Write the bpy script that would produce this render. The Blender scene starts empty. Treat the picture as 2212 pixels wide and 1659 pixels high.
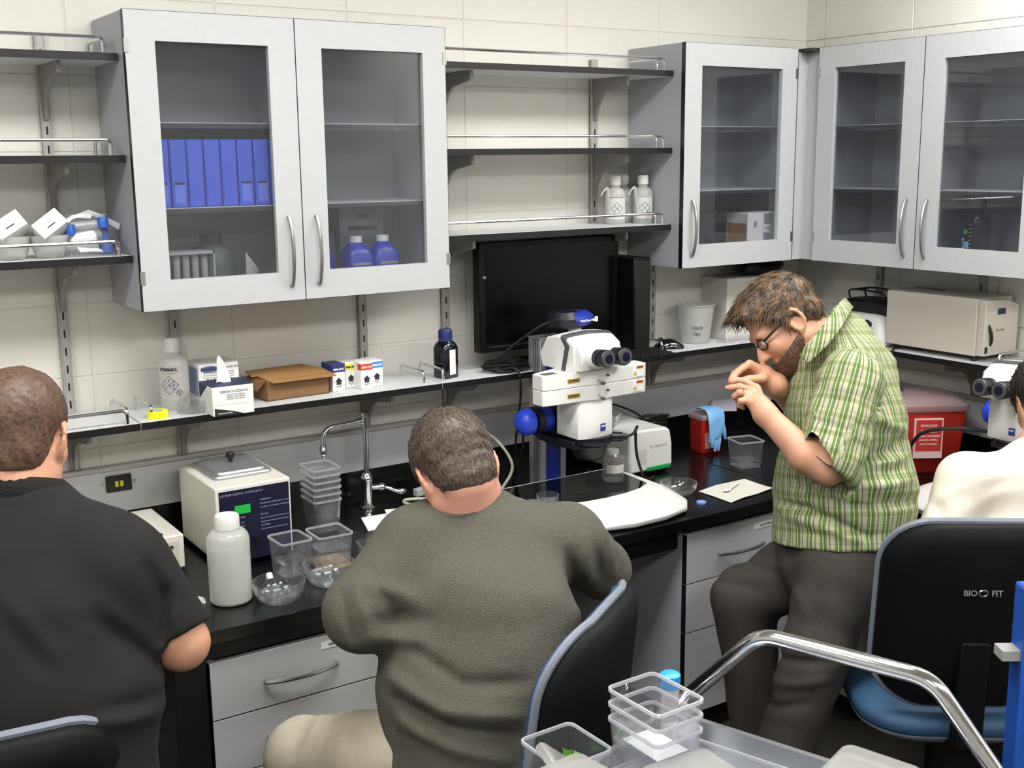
import bpy, bmesh, math, random
import numpy as np
from mathutils import Vector, Matrix
random.seed(7)
SC = bpy.context.scene
COL = SC.collection
PI = math.pi
# ---------------------------------------------------------------- camera
cam_d = bpy.data.cameras.new('camera'); cam = bpy.data.objects.new('camera', cam_d); COL.objects.link(cam)
CF = Vector((0.54065537, 0.81894857, -0.19239288)); CR = Vector((0.83334602, -0.55265007, -0.01059803)); CU = Vector((0.11500518, 0.15459996, 0.98126075))
cam.matrix_world = Matrix(((CR.x, CU.x, -CF.x, -3.6413), (CR.y, CU.y, -CF.y, -3.3549), (CR.z, CU.z, -CF.z, 1.8596), (0, 0, 0, 1)))
cam_d.sensor_width = 36.0; cam_d.lens = 36.0 * 2504.8 / 2212; cam_d.clip_start = 0.05
SC.camera = cam
# ---------------------------------------------------------------- world, exposure
w = bpy.data.worlds.new('world'); SC.world = w; w.use_nodes = True
w.node_tree.nodes['Background'].inputs[0].default_value = (0.8, 0.82, 0.85, 1); w.node_tree.nodes['Background'].inputs[1].default_value = 0.05
SC.view_settings.view_transform = 'Standard'; SC.view_settings.look = 'None'; SC.view_settings.gamma = 1.0
SC.view_settings.exposure = 0.4; SC.view_settings.use_curve_mapping = False
cy = SC.cycles; cy.max_bounces = 6; cy.diffuse_bounces = 4; cy.glossy_bounces = 3; cy.transmission_bounces = 4; cy.transparent_max_bounces = 16; cy.adaptive_threshold = 0.02; cy.caustics_reflective = False; cy.caustics_refractive = False
LAMP_POWER = 15.0          # emission strength of the ceiling troffers
LAMP_COLOUR = (1.0, 0.985, 0.962)
# ---------------------------------------------------------------- helpers
def lin(h):
    def c(x): return x / 12.92 if x <= 0.04045 else ((x + 0.055) / 1.055) ** 2.4
    return tuple(c(int(h[i:i + 2], 16) / 255) for i in (0, 2, 4))
MATS = {}
def mat(name, col, rough=0.5, metal=0.0, noise=0.0, nscale=40.0, bump=0.0, bscale=120.0, coat=0.0, spec=0.5, emit=None, sub=0.0):
    if name in MATS: return MATS[name]
    if isinstance(col, str): col = lin(col)
    m = bpy.data.materials.new(name); m.use_nodes = True; nt = m.node_tree; b = nt.nodes['Principled BSDF']
    b.inputs['Base Color'].default_value = (*col, 1); b.inputs['Roughness'].default_value = rough; b.inputs['Metallic'].default_value = metal
    b.inputs['Specular IOR Level'].default_value = spec
    if coat: b.inputs['Coat Weight'].default_value = coat; b.inputs['Coat Roughness'].default_value = 0.08
    if sub: b.inputs['Subsurface Weight'].default_value = sub; b.inputs['Subsurface Radius'].default_value = (0.012, 0.005, 0.003); b.inputs['Subsurface Scale'].default_value = 1.0
    if emit: b.inputs['Emission Color'].default_value = (*col, 1); b.inputs['Emission Strength'].default_value = emit
    if noise or bump:
        tc = nt.nodes.new('ShaderNodeTexCoord')
        if noise:
            n = nt.nodes.new('ShaderNodeTexNoise'); n.inputs['Scale'].default_value = nscale; n.inputs['Detail'].default_value = 4
            nt.links.new(tc.outputs['Object'], n.inputs['Vector'])
            r = nt.nodes.new('ShaderNodeMapRange'); r.inputs[1].default_value = 0.3; r.inputs[2].default_value = 0.7
            r.inputs[3].default_value = 1 - noise; r.inputs[4].default_value = 1 + noise
            nt.links.new(n.outputs[0], r.inputs[0])
            mx = nt.nodes.new('ShaderNodeVectorMath'); mx.operation = 'SCALE'; mx.inputs[0].default_value = col
            nt.links.new(r.outputs[0], mx.inputs['Scale']); nt.links.new(mx.outputs[0], b.inputs['Base Color'])
        if bump:
            n2 = nt.nodes.new('ShaderNodeTexNoise'); n2.inputs['Scale'].default_value = bscale; n2.inputs['Detail'].default_value = 3
            nt.links.new(tc.outputs['Object'], n2.inputs['Vector'])
            bp = nt.nodes.new('ShaderNodeBump'); bp.inputs['Strength'].default_value = bump; bp.inputs['Distance'].default_value = 0.01
            nt.links.new(n2.outputs[0], bp.inputs['Height']); nt.links.new(bp.outputs[0], b.inputs['Normal'])
    MATS[name] = m; return m
def clear_mat(name, tint=(0.93, 0.93, 0.93), haze=0.06, hazecol=(0.9, 0.9, 0.92), rough=0.04, ior=1.45, edge=0.5):
    # thin clear sheet: see-through, fresnel gloss and a little milky haze that grows at grazing angles
    if name in MATS: return MATS[name]
    m = bpy.data.materials.new(name); m.use_nodes = True; nt = m.node_tree; nt.nodes.clear()
    out = nt.nodes.new('ShaderNodeOutputMaterial'); tr = nt.nodes.new('ShaderNodeBsdfTransparent'); tr.inputs[0].default_value = (*tint, 1)
    gl = nt.nodes.new('ShaderNodeBsdfGlossy'); gl.inputs['Roughness'].default_value = rough; gl.inputs[0].default_value = (1, 1, 1, 1)
    df = nt.nodes.new('ShaderNodeBsdfTranslucent'); df.inputs[0].default_value = (*hazecol, 1)
    d2 = nt.nodes.new('ShaderNodeBsdfDiffuse'); d2.inputs[0].default_value = (*hazecol, 1)
    ms = nt.nodes.new('ShaderNodeMixShader'); nt.links.new(df.outputs[0], ms.inputs[1]); nt.links.new(d2.outputs[0], ms.inputs[2])
    lw = nt.nodes.new('ShaderNodeLayerWeight'); lw.inputs[0].default_value = 0.35
    ma = nt.nodes.new('ShaderNodeMath'); ma.operation = 'MULTIPLY_ADD'; ma.inputs[1].default_value = edge; ma.inputs[2].default_value = haze
    pe = nt.nodes.new('ShaderNodeMath'); pe.operation = 'POWER'; pe.inputs[1].default_value = 3.0; nt.links.new(lw.outputs['Facing'], pe.inputs[0]); nt.links.new(pe.outputs[0], ma.inputs[0]); ma.use_clamp = True
    m1 = nt.nodes.new('ShaderNodeMixShader'); nt.links.new(ma.outputs[0], m1.inputs[0]); nt.links.new(tr.outputs[0], m1.inputs[1]); nt.links.new(ms.outputs[0], m1.inputs[2])
    f0 = ((ior - 1) / (ior + 1)) ** 2; lf = nt.nodes.new('ShaderNodeLayerWeight'); lf.inputs[0].default_value = 0.5
    pw = nt.nodes.new('ShaderNodeMath'); pw.operation = 'POWER'; pw.inputs[1].default_value = 4.0; nt.links.new(lf.outputs['Facing'], pw.inputs[0])
    fr = nt.nodes.new('ShaderNodeMath'); fr.operation = 'MULTIPLY_ADD'; fr.inputs[1].default_value = 0.9; fr.inputs[2].default_value = f0; nt.links.new(pw.outputs[0], fr.inputs[0])
    m2 = nt.nodes.new('ShaderNodeMixShader'); nt.links.new(fr.outputs[0], m2.inputs[0]); nt.links.new(m1.outputs[0], m2.inputs[1]); nt.links.new(gl.outputs[0], m2.inputs[2])
    nt.links.new(m2.outputs[0], out.inputs[0]); MATS[name] = m; return m
def rrect(w, d, r, n=4, cx=0, cy=0):
    pts = []
    for sx, sy, a0 in ((1, 1, 0), (-1, 1, 90), (-1, -1, 180), (1, -1, 270)):
        for i in range(n + 1):
            a = math.radians(a0 + 90 * i / n)
            pts.append((cx + sx * (w / 2 - r) + r * math.cos(a), cy + sy * (d / 2 - r) + r * math.sin(a)))
    return pts
class MB:
    def __init__(s): s.v = []; s.f = []
    def add(s, vs, fs):
        o = len(s.v); s.v += [tuple(p) for p in vs]; s.f += [tuple(i + o for i in q) for q in fs]; return s
    def box(s, x0, x1, y0, y1, z0, z1, M=None):
        vs = [(x, y, z) for z in (z0, z1) for y in (y0, y1) for x in (x0, x1)]
        if M is not None: vs = [M @ Vector(p) for p in vs]
        return s.add(vs, [(0, 2, 3, 1), (4, 5, 7, 6), (0, 1, 5, 4), (1, 3, 7, 5), (3, 2, 6, 7), (2, 0, 4, 6)])
    def cbox(s, cx, cy, cz, sx, sy, sz, M=None): return s.box(cx - sx / 2, cx + sx / 2, cy - sy / 2, cy + sy / 2, cz, cz + sz, M)
    def prism(s, poly, axis, a, b):
        n = len(poly)
        def P(p, t):
            if axis == 'x': return (t, p[0], p[1])
            if axis == 'y': return (p[0], t, p[1])
            return (p[0], p[1], t)
        vs = [P(p, a) for p in poly] + [P(p, b) for p in poly]
        fs = [tuple(range(n - 1, -1, -1)), tuple(range(n, 2 * n))] + [(i, (i + 1) % n, n + (i + 1) % n, n + i) for i in range(n)]
        return s.add(vs, fs)
    def loops(s, rings, closed=True, cap0=True, cap1=True):
        n = len(rings[0]); vs = [p for r in rings for p in r]; fs = []
        for k in range(len(rings) - 1):
            for i in range(n if closed else n - 1):
                j = (i + 1) % n; fs.append((k * n + i, k * n + j, (k + 1) * n + j, (k + 1) * n + i))
        if cap0: fs.append(tuple(range(n - 1, -1, -1)))
        if cap1: fs.append(tuple((len(rings) - 1) * n + i for i in range(n)))
        return s.add(vs, fs)
    def lathe(s, prof, seg=24, c=(0, 0, 0), M=None, sx=1, sy=1):
        rings = []
        for r, z in prof:
            ring = [Vector((c[0] + sx * max(r, 1e-5) * math.cos(2 * PI * i / seg), c[1] + sy * max(r, 1e-5) * math.sin(2 * PI * i / seg), c[2] + z)) for i in range(seg)]
            if M is not None: ring = [M @ p for p in ring]
            rings.append(ring)
        return s.loops(rings)
    def tube(s, pts, r, seg=10, caps=True, closed=False):
        P = [Vector(p) for p in pts]; n = len(P)
        rs = r if isinstance(r, (list, tuple)) else [r] * n
        T = []
        for i in range(n):
            a = P[(i - 1) % n] if (i > 0 or closed) else P[i]; b = P[(i + 1) % n] if (i < n - 1 or closed) else P[i]
            T.append((b - a).normalized())
        up = Vector((0, 0, 1)) if abs(T[0].z) < 0.9 else Vector((1, 0, 0))
        N = (up - T[0] * up.dot(T[0])).normalized(); rings = []
        for i in range(n):
            N = (N - T[i] * N.dot(T[i])).normalized(); Bn = T[i].cross(N)
            rings.append([P[i] + (N * math.cos(2 * PI * k / seg) + Bn * math.sin(2 * PI * k / seg)) * rs[i] for k in range(seg)])
        if closed: rings.append(rings[0]); return s.loops(rings, cap0=False, cap1=False)
        return s.loops(rings, cap0=caps, cap1=caps)
    def cyl(s, a, b, r, r2=None, seg=16): return s.tube([a, b], [r, r if r2 is None else r2], seg)
    def sphere(s, c, r, seg=14, rings=8, sc=(1, 1, 1)):
        return s.loops([[(c[0] + sc[0] * r * math.sin(t) * math.cos(2 * PI * i / seg), c[1] + sc[1] * r * math.sin(t) * math.sin(2 * PI * i / seg), c[2] - sc[2] * r * math.cos(t)) for i in range(seg)] for t in [0.02 + (PI - 0.04) * k / rings for k in range(rings + 1)]])
    def vessel(s, w, d, h, r=0.01, t=0.002, taper=0.9, z0=0.0, lip=0.003, n=4):
        # open thin-walled rounded box
        rings = []
        for ww, dd, z in ((w * taper, d * taper, z0), (w, d, z0 + h - 0.006), (w + 2 * lip, d + 2 * lip, z0 + h - 0.005), (w + 2 * lip, d + 2 * lip, z0 + h), (w - 2 * t, d - 2 * t, z0 + h), (w * taper - 2 * t, d * taper - 2 * t, z0 + t)):
            rings.append([(x, y, z) for x, y in rrect(ww, dd, r, n)])
        return s.loops(rings)
    def mesh(s, name, smooth=40):
        me = bpy.data.meshes.new(name); me.from_pydata(s.v, [], s.f); me.validate(); 
        bm = bmesh.new(); bm.from_mesh(me); bmesh.ops.recalc_face_normals(bm, faces=bm.faces); bm.to_mesh(me); bm.free()
        if smooth:
            me.polygons.foreach_set('use_smooth', [True] * len(me.polygons)); me.set_sharp_from_angle(angle=math.radians(smooth))
        return me
    def build(s, name, m, parent=None, bevel=0, smooth=40, loc=None, rot=None, label=None):
        me = s.mesh(name, smooth); o = bpy.data.objects.new(name, me); COL.objects.link(o)
        me.materials.append(m)
        if parent is not None: o.parent = parent
        if loc is not None: o.location = loc
        if rot is not None: o.rotation_euler = rot
        if bevel:
            b = o.modifiers.new('bevel', 'BEVEL'); b.width = bevel; b.segments = 2; b.limit_method = 'ANGLE'; b.angle_limit = math.radians(40)
        if label: o['label'] = label
        return o
def tag(o, label, cat, group=None, kind=None):
    o['label'] = label; o['category'] = cat
    if group: o['group'] = group
    if kind: o['kind'] = kind
    return o
def thing(name, label, cat, loc=(0, 0, 0), rz=0.0, group=None):
    o = bpy.data.objects.new(name, None); COL.objects.link(o); o.empty_display_size = 0.05
    o.location = loc; o.rotation_euler = (0, 0, rz); return tag(o, label, cat, group)
def struct(o): o['kind'] = 'structure'; return o
def dup(root, loc=None, rz=None, label=None, rot=None):
    r = root.copy(); COL.objects.link(r)
    if loc is not None: r.location = loc
    if rz is not None: r.rotation_euler = (0, 0, rz)
    if rot is not None: r.rotation_euler = rot
    if label: r['label'] = label
    for ch in root.children:
        c = ch.copy(); COL.objects.link(c); c.parent = r
        for g in ch.children:
            d = g.copy(); COL.objects.link(d); d.parent = c
    return r
def text(body, size, m, parent, loc, rot, name='lettering', align='CENTER', sx=1.0, bold=0.0, thick=0.0004):
    cu = bpy.data.curves.new(name, 'FONT'); cu.body = body; cu.size = size; cu.align_x = align; cu.align_y = 'CENTER'; cu.extrude = thick; cu.offset = bold; cu.resolution_u = 2
    t = bpy.data.objects.new(name, cu); COL.objects.link(t)
    me = bpy.data.meshes.new_from_object(t, depsgraph=bpy.context.evaluated_depsgraph_get()); bpy.data.objects.remove(t); bpy.data.curves.remove(cu)
    o = bpy.data.objects.new(name, me); COL.objects.link(o); me.materials.clear(); me.materials.append(m)
    if parent is not None: o.parent = parent
    o.location = loc; o.rotation_euler = rot; o.scale = (sx, 1, 1); return o
FRONT = (PI / 2, 0, 0)                 # text facing -y
def arc(p0, p1, p2, n=5):              # quadratic bend
    p0, p1, p2 = map(Vector, (p0, p1, p2)); return [p0 * (1 - t) ** 2 + p1 * 2 * t * (1 - t) + p2 * t * t for t in [i / n for i in range(n + 1)]]
def spline(pts, n=6):                  # catmull-rom
    P = [Vector(p) for p in pts]; P = [P[0] * 2 - P[1]] + P + [P[-1] * 2 - P[-2]]; out = []
    for i in range(1, len(P) - 2):
        a, b, c, d = P[i - 1:i + 3]
        for k in range(n):
            t = k / n; out.append(0.5 * ((2 * b) + (c - a) * t + (2 * a - 5 * b + 4 * c - d) * t * t + (3 * b - a - 3 * c + d) * t ** 3))
    out.append(P[-2]); return out
# ---------------------------------------------------------------- materials
M_WALL = mat('painted_block', 'd8d6cf', 0.5, noise=0.02, nscale=3, bump=0.18, bscale=90)
M_MORTAR = mat('mortar_joint', 'd4d2cb', 0.8)
M_LAM = mat('grey_laminate', 'bbbdbf', 0.45, noise=0.015, nscale=60)
M_BOARD = mat('white_laminate', 'cfd0d1', 0.45, noise=0.015, nscale=60)
M_LAMD = mat('carcass_laminate', 'a3a6ac', 0.5, noise=0.02, nscale=60)
M_BLACK = mat('black_edge', '0e0e10', 0.4)
M_EPOXY = mat('epoxy_resin_top', '0a0a0c', 0.22, noise=0.2, nscale=8, spec=0.5)
M_CHROME = mat('chrome', 'd9dadc', 0.12, 1.0)
M_STEEL = mat('brushed_steel', 'b8b8b8', 0.3, 1.0)
M_STD = mat('grey_standard', 'aaa6a3', 0.45, 0.3)
M_BRK = mat('grey_bracket', '8d8986', 0.5, 0.2)
M_DARK = mat('slot_dark', '101010', 0.7)
M_WHITE = mat('white_plastic', 'e6e6e4', 0.35)
M_OFFW = mat('off_white_enamel', 'd8d6ca', 0.4)
M_PAPER = mat('white_paper', 'eeeeec', 0.8)
M_INK = mat('black_ink', '1a1a1e', 0.8)
M_RUB = mat('black_rubber', '0b0b0c', 0.55)
M_GLASS = clear_mat('cabinet_glass', (0.86, 0.87, 0.89), 0.035, (0.55, 0.57, 0.62), rough=0.02, ior=1.5, edge=0.0)  # bluish haze in the pane colour stands in for soft reflections
M_CLEAR = clear_mat('clear_plastic', (0.96, 0.96, 0.97), 0.038, (0.85, 0.86, 0.9), edge=0.35)
M_RIM = clear_mat('clear_rim', (0.9, 0.9, 0.92), 0.42, (0.97, 0.97, 1.0), edge=0.5)  # whitish haze paints the bright highlight along the tank rims
M_CLEARG = clear_mat('clear_glass', (0.97, 0.98, 0.98), 0.03, (0.85, 0.87, 0.9), edge=0.3, ior=1.5)
M_MILK = clear_mat('milky_plastic', (0.7, 0.7, 0.7), 0.72, (0.9, 0.9, 0.87), rough=0.25, edge=0.2)
M_BLUE = mat('blue_plastic', '1d3aa0', 0.4)
# ================================================================ the room
RX0, RY0, ZC = -6.2, -6.0, 2.95
M_FLOOR = mat('dark_vinyl_floor', '3a3632', 0.45, noise=0.25, nscale=30)
M_CEIL = mat('ceiling_tile', 'dedcd6', 0.8)
struct(MB().box(RX0, 0, RY0, 0, -0.05, 0).build('floor', M_FLOOR, smooth=0))
struct(MB().box(RX0, 0.1, RY0, 0.1, ZC, ZC + 0.05).build('ceiling', M_CEIL, smooth=0))
wall_b = struct(MB().box(RX0, 0.12, 0.0, 0.12, -0.05, ZC).build('wall_back', M_MORTAR, smooth=0))
wall_r = struct(MB().box(0.0, 0.12, RY0, 0.0, -0.05, ZC).build('wall_right', M_MORTAR, smooth=0))
struct(MB().box(RX0 - 0.1, RX0, RY0, 0.12, -0.05, ZC).build('wall_left', M_WALL, smooth=0))
struct(MB().box(RX0 - 0.1, 0.12, RY0 - 0.1, RY0, -0.05, ZC).build('wall_front', M_WALL, smooth=0))
# concrete blocks, stack bond, joints recessed a few millimetres
BW, BH = 0.4155, 0.207
blk = MB().box(-BW / 2 + 0.0015, BW / 2 - 0.0015, -0.0025, 0.004, -BH / 2 + 0.0015, BH / 2 - 0.0015).mesh('concrete_block', 0)
blk.materials.append(M_WALL)
def block(parent, loc, rz, sx=1.0, sz=1.0):
    o = bpy.data.objects.new('concrete_block', blk); COL.objects.link(o); o.parent = parent; o.location = loc; o.rotation_euler = (0, 0, rz); o.scale = (sx, 1, sz)
    b = o.modifiers.new('bevel', 'BEVEL'); b.width = 0.0022; b.segments = 1
for k in range(14):
    z = 0.0205 + BH * (k + 0.5)
    if z - BH / 2 > ZC: break
    for i in range(15):
        x1 = -0.357 - BW * (i - 1); x0 = x1 - BW
        if i == 0: sx = 0.357 / BW; block(wall_b, (-0.1785, 0, z), 0, sx)
        elif x0 > RX0: block(wall_b, ((x0 + x1) / 2, 0, z), 0)
    for i in range(9):
        if i == 0: block(wall_r, (0, -0.0485, z), PI / 2, 0.097 / BW)
        else: block(wall_r, (0, -0.097 - BW * (i - 0.5), z), PI / 2)
# ceiling lights: recessed fluorescent troffers (out of view, they light the room)
M_TUBE = mat('lit_diffuser', (1, 1, 1), 0.5)
_b = M_TUBE.node_tree.nodes['Principled BSDF']; _b.inputs['Emission Color'].default_value = (*LAMP_COLOUR, 1); _b.inputs['Emission Strength'].default_value = LAMP_POWER
for n, (x, y, lab) in enumerate(((-4.6, -1.55, 'fluorescent ceiling troffer nearest the left wall, above the bench row'), (-2.6, -1.55, 'fluorescent ceiling troffer above the seated people'), (-0.75, -1.55, 'fluorescent ceiling troffer nearest the room corner'), (-4.6, -3.9, 'fluorescent ceiling troffer behind the camera on the left'), (-2.4, -3.9, 'fluorescent ceiling troffer above the cart'), (-0.75, -3.9, 'fluorescent ceiling troffer by the right wall, far from the corner'))):
    t = thing('ceiling_light', lab, 'light', (x, y, ZC - 0.06), 0, 'ceiling troffers')
    m = MB(); m.box(-0.62, -0.6, -0.32, 0.32, 0, 0.06); m.box(0.6, 0.62, -0.32, 0.32, 0, 0.06); m.box(-0.6, 0.6, -0.32, -0.3, 0, 0.06); m.box(-0.6, 0.6, 0.3, 0.32, 0, 0.06)
    m.build('frame', M_WHITE, t, smooth=0)
    MB().box(-0.6, 0.6, -0.3, 0.3, 0.012, 0.02).build('diffuser', M_TUBE, t, smooth=0)
# raceway panel below the shelf: sloping dark top ledge, outlet
pan = tag(MB().box(-5.0, -0.03, -0.030, -0.004, 0.86, 0.985).build('trim_1', M_LAM, bevel=0.002), 'long grey service raceway panel along the wall above the black backsplash', 'raceway'); struct(pan)
MB().box(-5.0, -0.03, -0.034, -0.004, 0.985, 1.0).build('ledge', M_STD, pan, bevel=0.003)
pan2 = tag(MB().box(-0.030, -0.004, -3.6, -0.03, 0.86, 0.985).build('trim_2', M_LAM, bevel=0.002), 'grey service raceway panel along the right wall above the backsplash', 'raceway'); struct(pan2)
MB().box(-0.034, -0.004, -3.6, -0.034, 0.985, 1.0).build('ledge', M_STD, pan2, bevel=0.003)
M_YEL = mat('yellow_socket', 'cfc23a', 0.5)
def outlet(x, z, lab):
    t = thing('wall_outlet', lab, 'outlet', (x, -0.030, z)); MB().box(-0.036, 0.036, -0.008, 0, -0.024, 0.024).build('faceplate', M_BLACK, t, bevel=0.002)
    for dx in (-0.008, 0.006): MB().box(dx - 0.0045, dx + 0.0055, -0.011, -0.006, -0.009, 0.008).build('socket', M_YEL, t, bevel=0.001)
    for dx in (-0.045, 0.045): MB().cyl((dx, 0, 0), (dx, -0.004, 0), 0.004).build('screw', M_STEEL, t)
outlet(-2.811, 0.948, 'black wall outlet with two yellow sockets on the raceway panel')
outlet(-1.66, 0.948, 'black wall outlet behind the tall microscope with a plug in it')
# ================================================================ slotted shelf standards on the walls
def standard(p, z0, z1, rz, lab):
    t = thing('shelf_standard', lab, 'shelf standard', p, rz, 'slotted wall standards')
    h = z1 - z0; m = MB(); m.box(-0.013, 0.013, -0.004, 0, 0, h); m.box(-0.013, -0.009, -0.016, 0, 0, h); m.box(0.009, 0.013, -0.016, 0, 0, h); m.box(-0.009, 0.009, -0.0155, -0.0125, 0, h)
    m.build('channel', M_STD, t, bevel=0.001)
    s = MB(); z = 0.03
    while z < h - 0.03: s.box(-0.0025, 0.0025, -0.0162, -0.0150, z, z + 0.022); z += 0.05
    o = s.build('slots', M_DARK, t, smooth=0); o['kind'] = 'stuff'
    t.location = (p[0], p[1], z0)
Y0 = -0.005
for x, z0, z1, lab in ((-2.922, 1.0, 2.19, 'tall slotted standard holding the three left shelves'), (-2.614, 1.0, 1.47, 'slotted standard below the left hinge side of the two-door cabinet, behind the ethanol bottle'), (-2.007, 1.0, 1.47, 'slotted standard behind the four small reagent cartons'), (-1.70, 1.0, 2.19, 'slotted standard left of the monitor, behind the dark blue-capped bottle'), (-1.078, 1.0, 2.19, 'slotted standard behind the three squeeze bottles'), (-0.800, 1.0, 1.47, 'slotted standard below the single-door cabinet, beside the monitor')):
    standard((x, Y0, 0), z0, z1, 0, lab)
standard((Y0, -0.427, 0), 1.0, 1.47, -PI / 2, 'slotted standard on the right wall behind the shaker')
standard((Y0, -0.873, 0), 1.0, 1.47, -PI / 2, 'slotted standard on the right wall behind the beige oven')
# ================================================================ open shelves
def bracket(parent, x, depth=0.205, z=0.0):
    pr = [(-0.02, 0), (-depth, 0), (-depth, -0.028), (-depth + 0.03, -0.034), (-0.10, -0.045), (-0.065, -0.065), (-0.04, -0.10), (-0.03, -0.14), (-0.02, -0.145)]
    MB().prism([(y, zz + z) for y, zz in pr], 'x', x - 0.006, x + 0.006).build('bracket', M_BRK, parent, bevel=0.001)
def rail(parent, x0, x1, y0, y1, z, h=0.038, r=0.0046, name='guard_rail'):
    # bent wire rail standing on the board edge
    c = 0.018
    pts = [(x0, y0, z)] + arc((x0, y0, z + h - c), (x0, y0, z + h), (x0 + (x1 - x0) * c / max(abs(x1 - x0), abs(y1 - y0)), y0 + (y1 - y0) * c / max(abs(x1 - x0), abs(y1 - y0)), z + h)) \
        + arc((x1 - (x1 - x0) * c / max(abs(x1 - x0), abs(y1 - y0)), y1 - (y1 - y0) * c / max(abs(x1 - x0), abs(y1 - y0)), z + h), (x1, y1, z + h), (x1, y1, z + h - c)) + [(x1, y1, z)]
    MB().tube(pts, r, 8).build(name, M_CHROME, parent)
def shelf(lab, x0, x1, ztop, brk, front=True, sides=(), depth=0.25, rz=0, origin=(0, 0, 0), tz=0.02, group=None):
    t = thing('wall_shelf', lab, 'shelf', (origin[0], origin[1], ztop), rz, group)
    MB().box(x0, x1, -depth + 0.002, -0.018, -tz, 0).build('board', M_BOARD, t, bevel=0.0008)
    MB().box(x0, x1, -depth - 0.001, -depth + 0.002, -tz, -0.0005).build('edge_band', M_BLACK, t)
    for b in brk: bracket(t, b, z=-tz)
    if front: rail(t, x0 + 0.015, x1 - 0.03, -depth + 0.01, -depth + 0.01, 0)
    for sx in sides: rail(t, sx, sx, -depth + 0.035, -0.06, 0)
    return t
for z, nm in ((2.130, 'uppermost'), (1.875, 'middle'), (1.615, 'lowest')):
    extra = {'uppermost': 'empty', 'middle': 'empty', 'lowest': 'holding white cups and a plastic bag'}[nm]
    shelf(f'{nm} of the three left shelves with chrome rail, {extra}', -3.72, -2.785, z, (-2.922, -3.53), sides=(-2.81,), group='railed wall shelves')
for z, nm in ((2.143, 'uppermost empty shelf between the two cabinets with chrome rail'), (1.885, 'middle empty shelf between the two cabinets with chrome rail'), (1.622, 'shelf above the monitor with chrome rail and squeeze bottles')):
    shelf(nm, -1.848, -0.918, z, (-1.70, -1.078), sides=(-0.96,), group='railed wall shelves')
LZ = 1.163
shelf('left length of the long low shelf, empty, chrome rail in front', -3.72, -2.797, LZ, (-2.922, -3.53), sides=(-2.82,), group='low shelf lengths')
shelf('middle length of the long low shelf holding cartons and ethanol bottle', -2.793, -1.855, LZ, (-2.614, -2.007), front=False, sides=(-2.755, -1.90), group='low shelf lengths')
shelf('length of the long low shelf under the monitor', -1.851, -0.955, LZ, (-1.70, -1.078), front=False, sides=(-1.83, -0.985), group='low shelf lengths')
shelf('corner length of the long low shelf holding mouse, pitcher and white box', -0.951, -0.02, LZ, (-0.80,), front=False, sides=(-0.92,), group='low shelf lengths')
shelf('low shelf on the right wall holding the beige oven', 0.255, 1.115, LZ, (0.427, 0.873), front=False, sides=(1.09,), rz=-PI / 2, group='low shelf lengths')
shelf('low shelf on the right wall beyond the beige oven', 1.119, 2.4, LZ, (1.5, 2.2), front=False, rz=-PI / 2, group='low shelf lengths')
# ================================================================ wall cabinets
M_DARKE = mat('dark_grey_edge', '3a3b40', 0.5)
def handle(parent, p0, p1, out, r=0.0055, name='handle'):
    p0, p1, out = Vector(p0), Vector(p1), Vector(out); n = 12
    pts = [p0 + (p1 - p0) * (i / n) + out * (0.25 + 0.75 * math.sin(PI * i / n) ** 0.7) for i in range(n + 1)]
    m = MB(); m.tube([p0] + pts + [p1], [r] * (n + 3), 8); return m.build(name, M_STEEL, parent)
def cabinet(lab, w, doors, origin, rz, H=0.762, D=0.287, handles=(), ctr=True):
    # local frame: x 0..w, back at y=0, front at -D, doors in front
    t = thing('wall_cabinet', lab, 'cabinet', origin, rz, 'glazed wall cabinets'); th = 0.018
    MB().box(0, th, -D, -0.006, 0, H).build('side_panel', M_LAMD, t, bevel=0.001)
    MB().box(w - th, w, -D, -0.006, 0, H).build('side_panel', M_LAMD, t, bevel=0.001)
    MB().box(th, w - th, -D, -0.006, H - th, H).build('top_panel', M_LAMD, t)
    MB().box(th, w - th, -D, -0.006, 0, th).build('bottom_panel', M_LAMD, t)
    MB().box(th, w - th, -0.012, -0.006, th, H - th).build('back_panel', M_LAMD, t)
    for z in (0.265, 0.487): sh_ = MB().box(th, w - th, -D + 0.014, -0.012, z - 0.014, z).build('shelf', M_BOARD, t, bevel=0.001); MB().box(th, w - th, -D + 0.012, -D + 0.014, z - 0.014, z - 0.002).build('edge_band', M_DARKE, sh_)
    if ctr and len(doors) > 1: MB().box(w / 2 - 0.009, w / 2 + 0.009, -D, -0.012, th, H - th).build('divider', M_LAMD, t)
    for (a, b), hs in zip(doors, handles):
        y1, y0 = -D - 0.0005, -D - 0.0195; gx0, gx1 = a + 0.076, b - 0.076; gz0, gz1 = 0.079, H - 0.074
        m = MB()
        for x0, x1, z0, z1 in ((a, gx0, 0, H), (gx1, b, 0, H), (gx0, gx1, 0, gz0), (gx0, gx1, gz1, H)): m.box(x0, x1, y0, y1, z0, z1)
        d = m.build('door', M_LAM, t, smooth=0)
        e = MB(); e.box(a - 0.0012, a, y0, y1, 0, H); e.box(b, b + 0.0012, y0, y1, 0, H); e.box(a, b, y0, y1, H, H + 0.0012); e.box(a, b, y0, y1, -0.0012, 0)
        e.build('edge_band', M_BLACK, d, smooth=0)
        g = MB(); g.box(gx0 - 0.004, gx1 + 0.004, y1 - 0.006, y1 - 0.003, gz0 - 0.004, gz1 + 0.004); g.build('pane', M_GLASS, d, smooth=0)
        hx = b - 0.04 if hs > 0 else a + 0.04
        handle(d, (hx, y0, 0.042), (hx, y0, 0.232), (0, -0.026, 0))
        hg = a + 0.003 if hs > 0 else b - 0.003
        for z in (0.07, H - 0.105): MB().box(hg - 0.006, hg + 0.006, y0 - 0.002, y0, z, z + 0.035).build('hinge', M_STEEL, d)
    return t
CZ = 1.47
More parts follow.
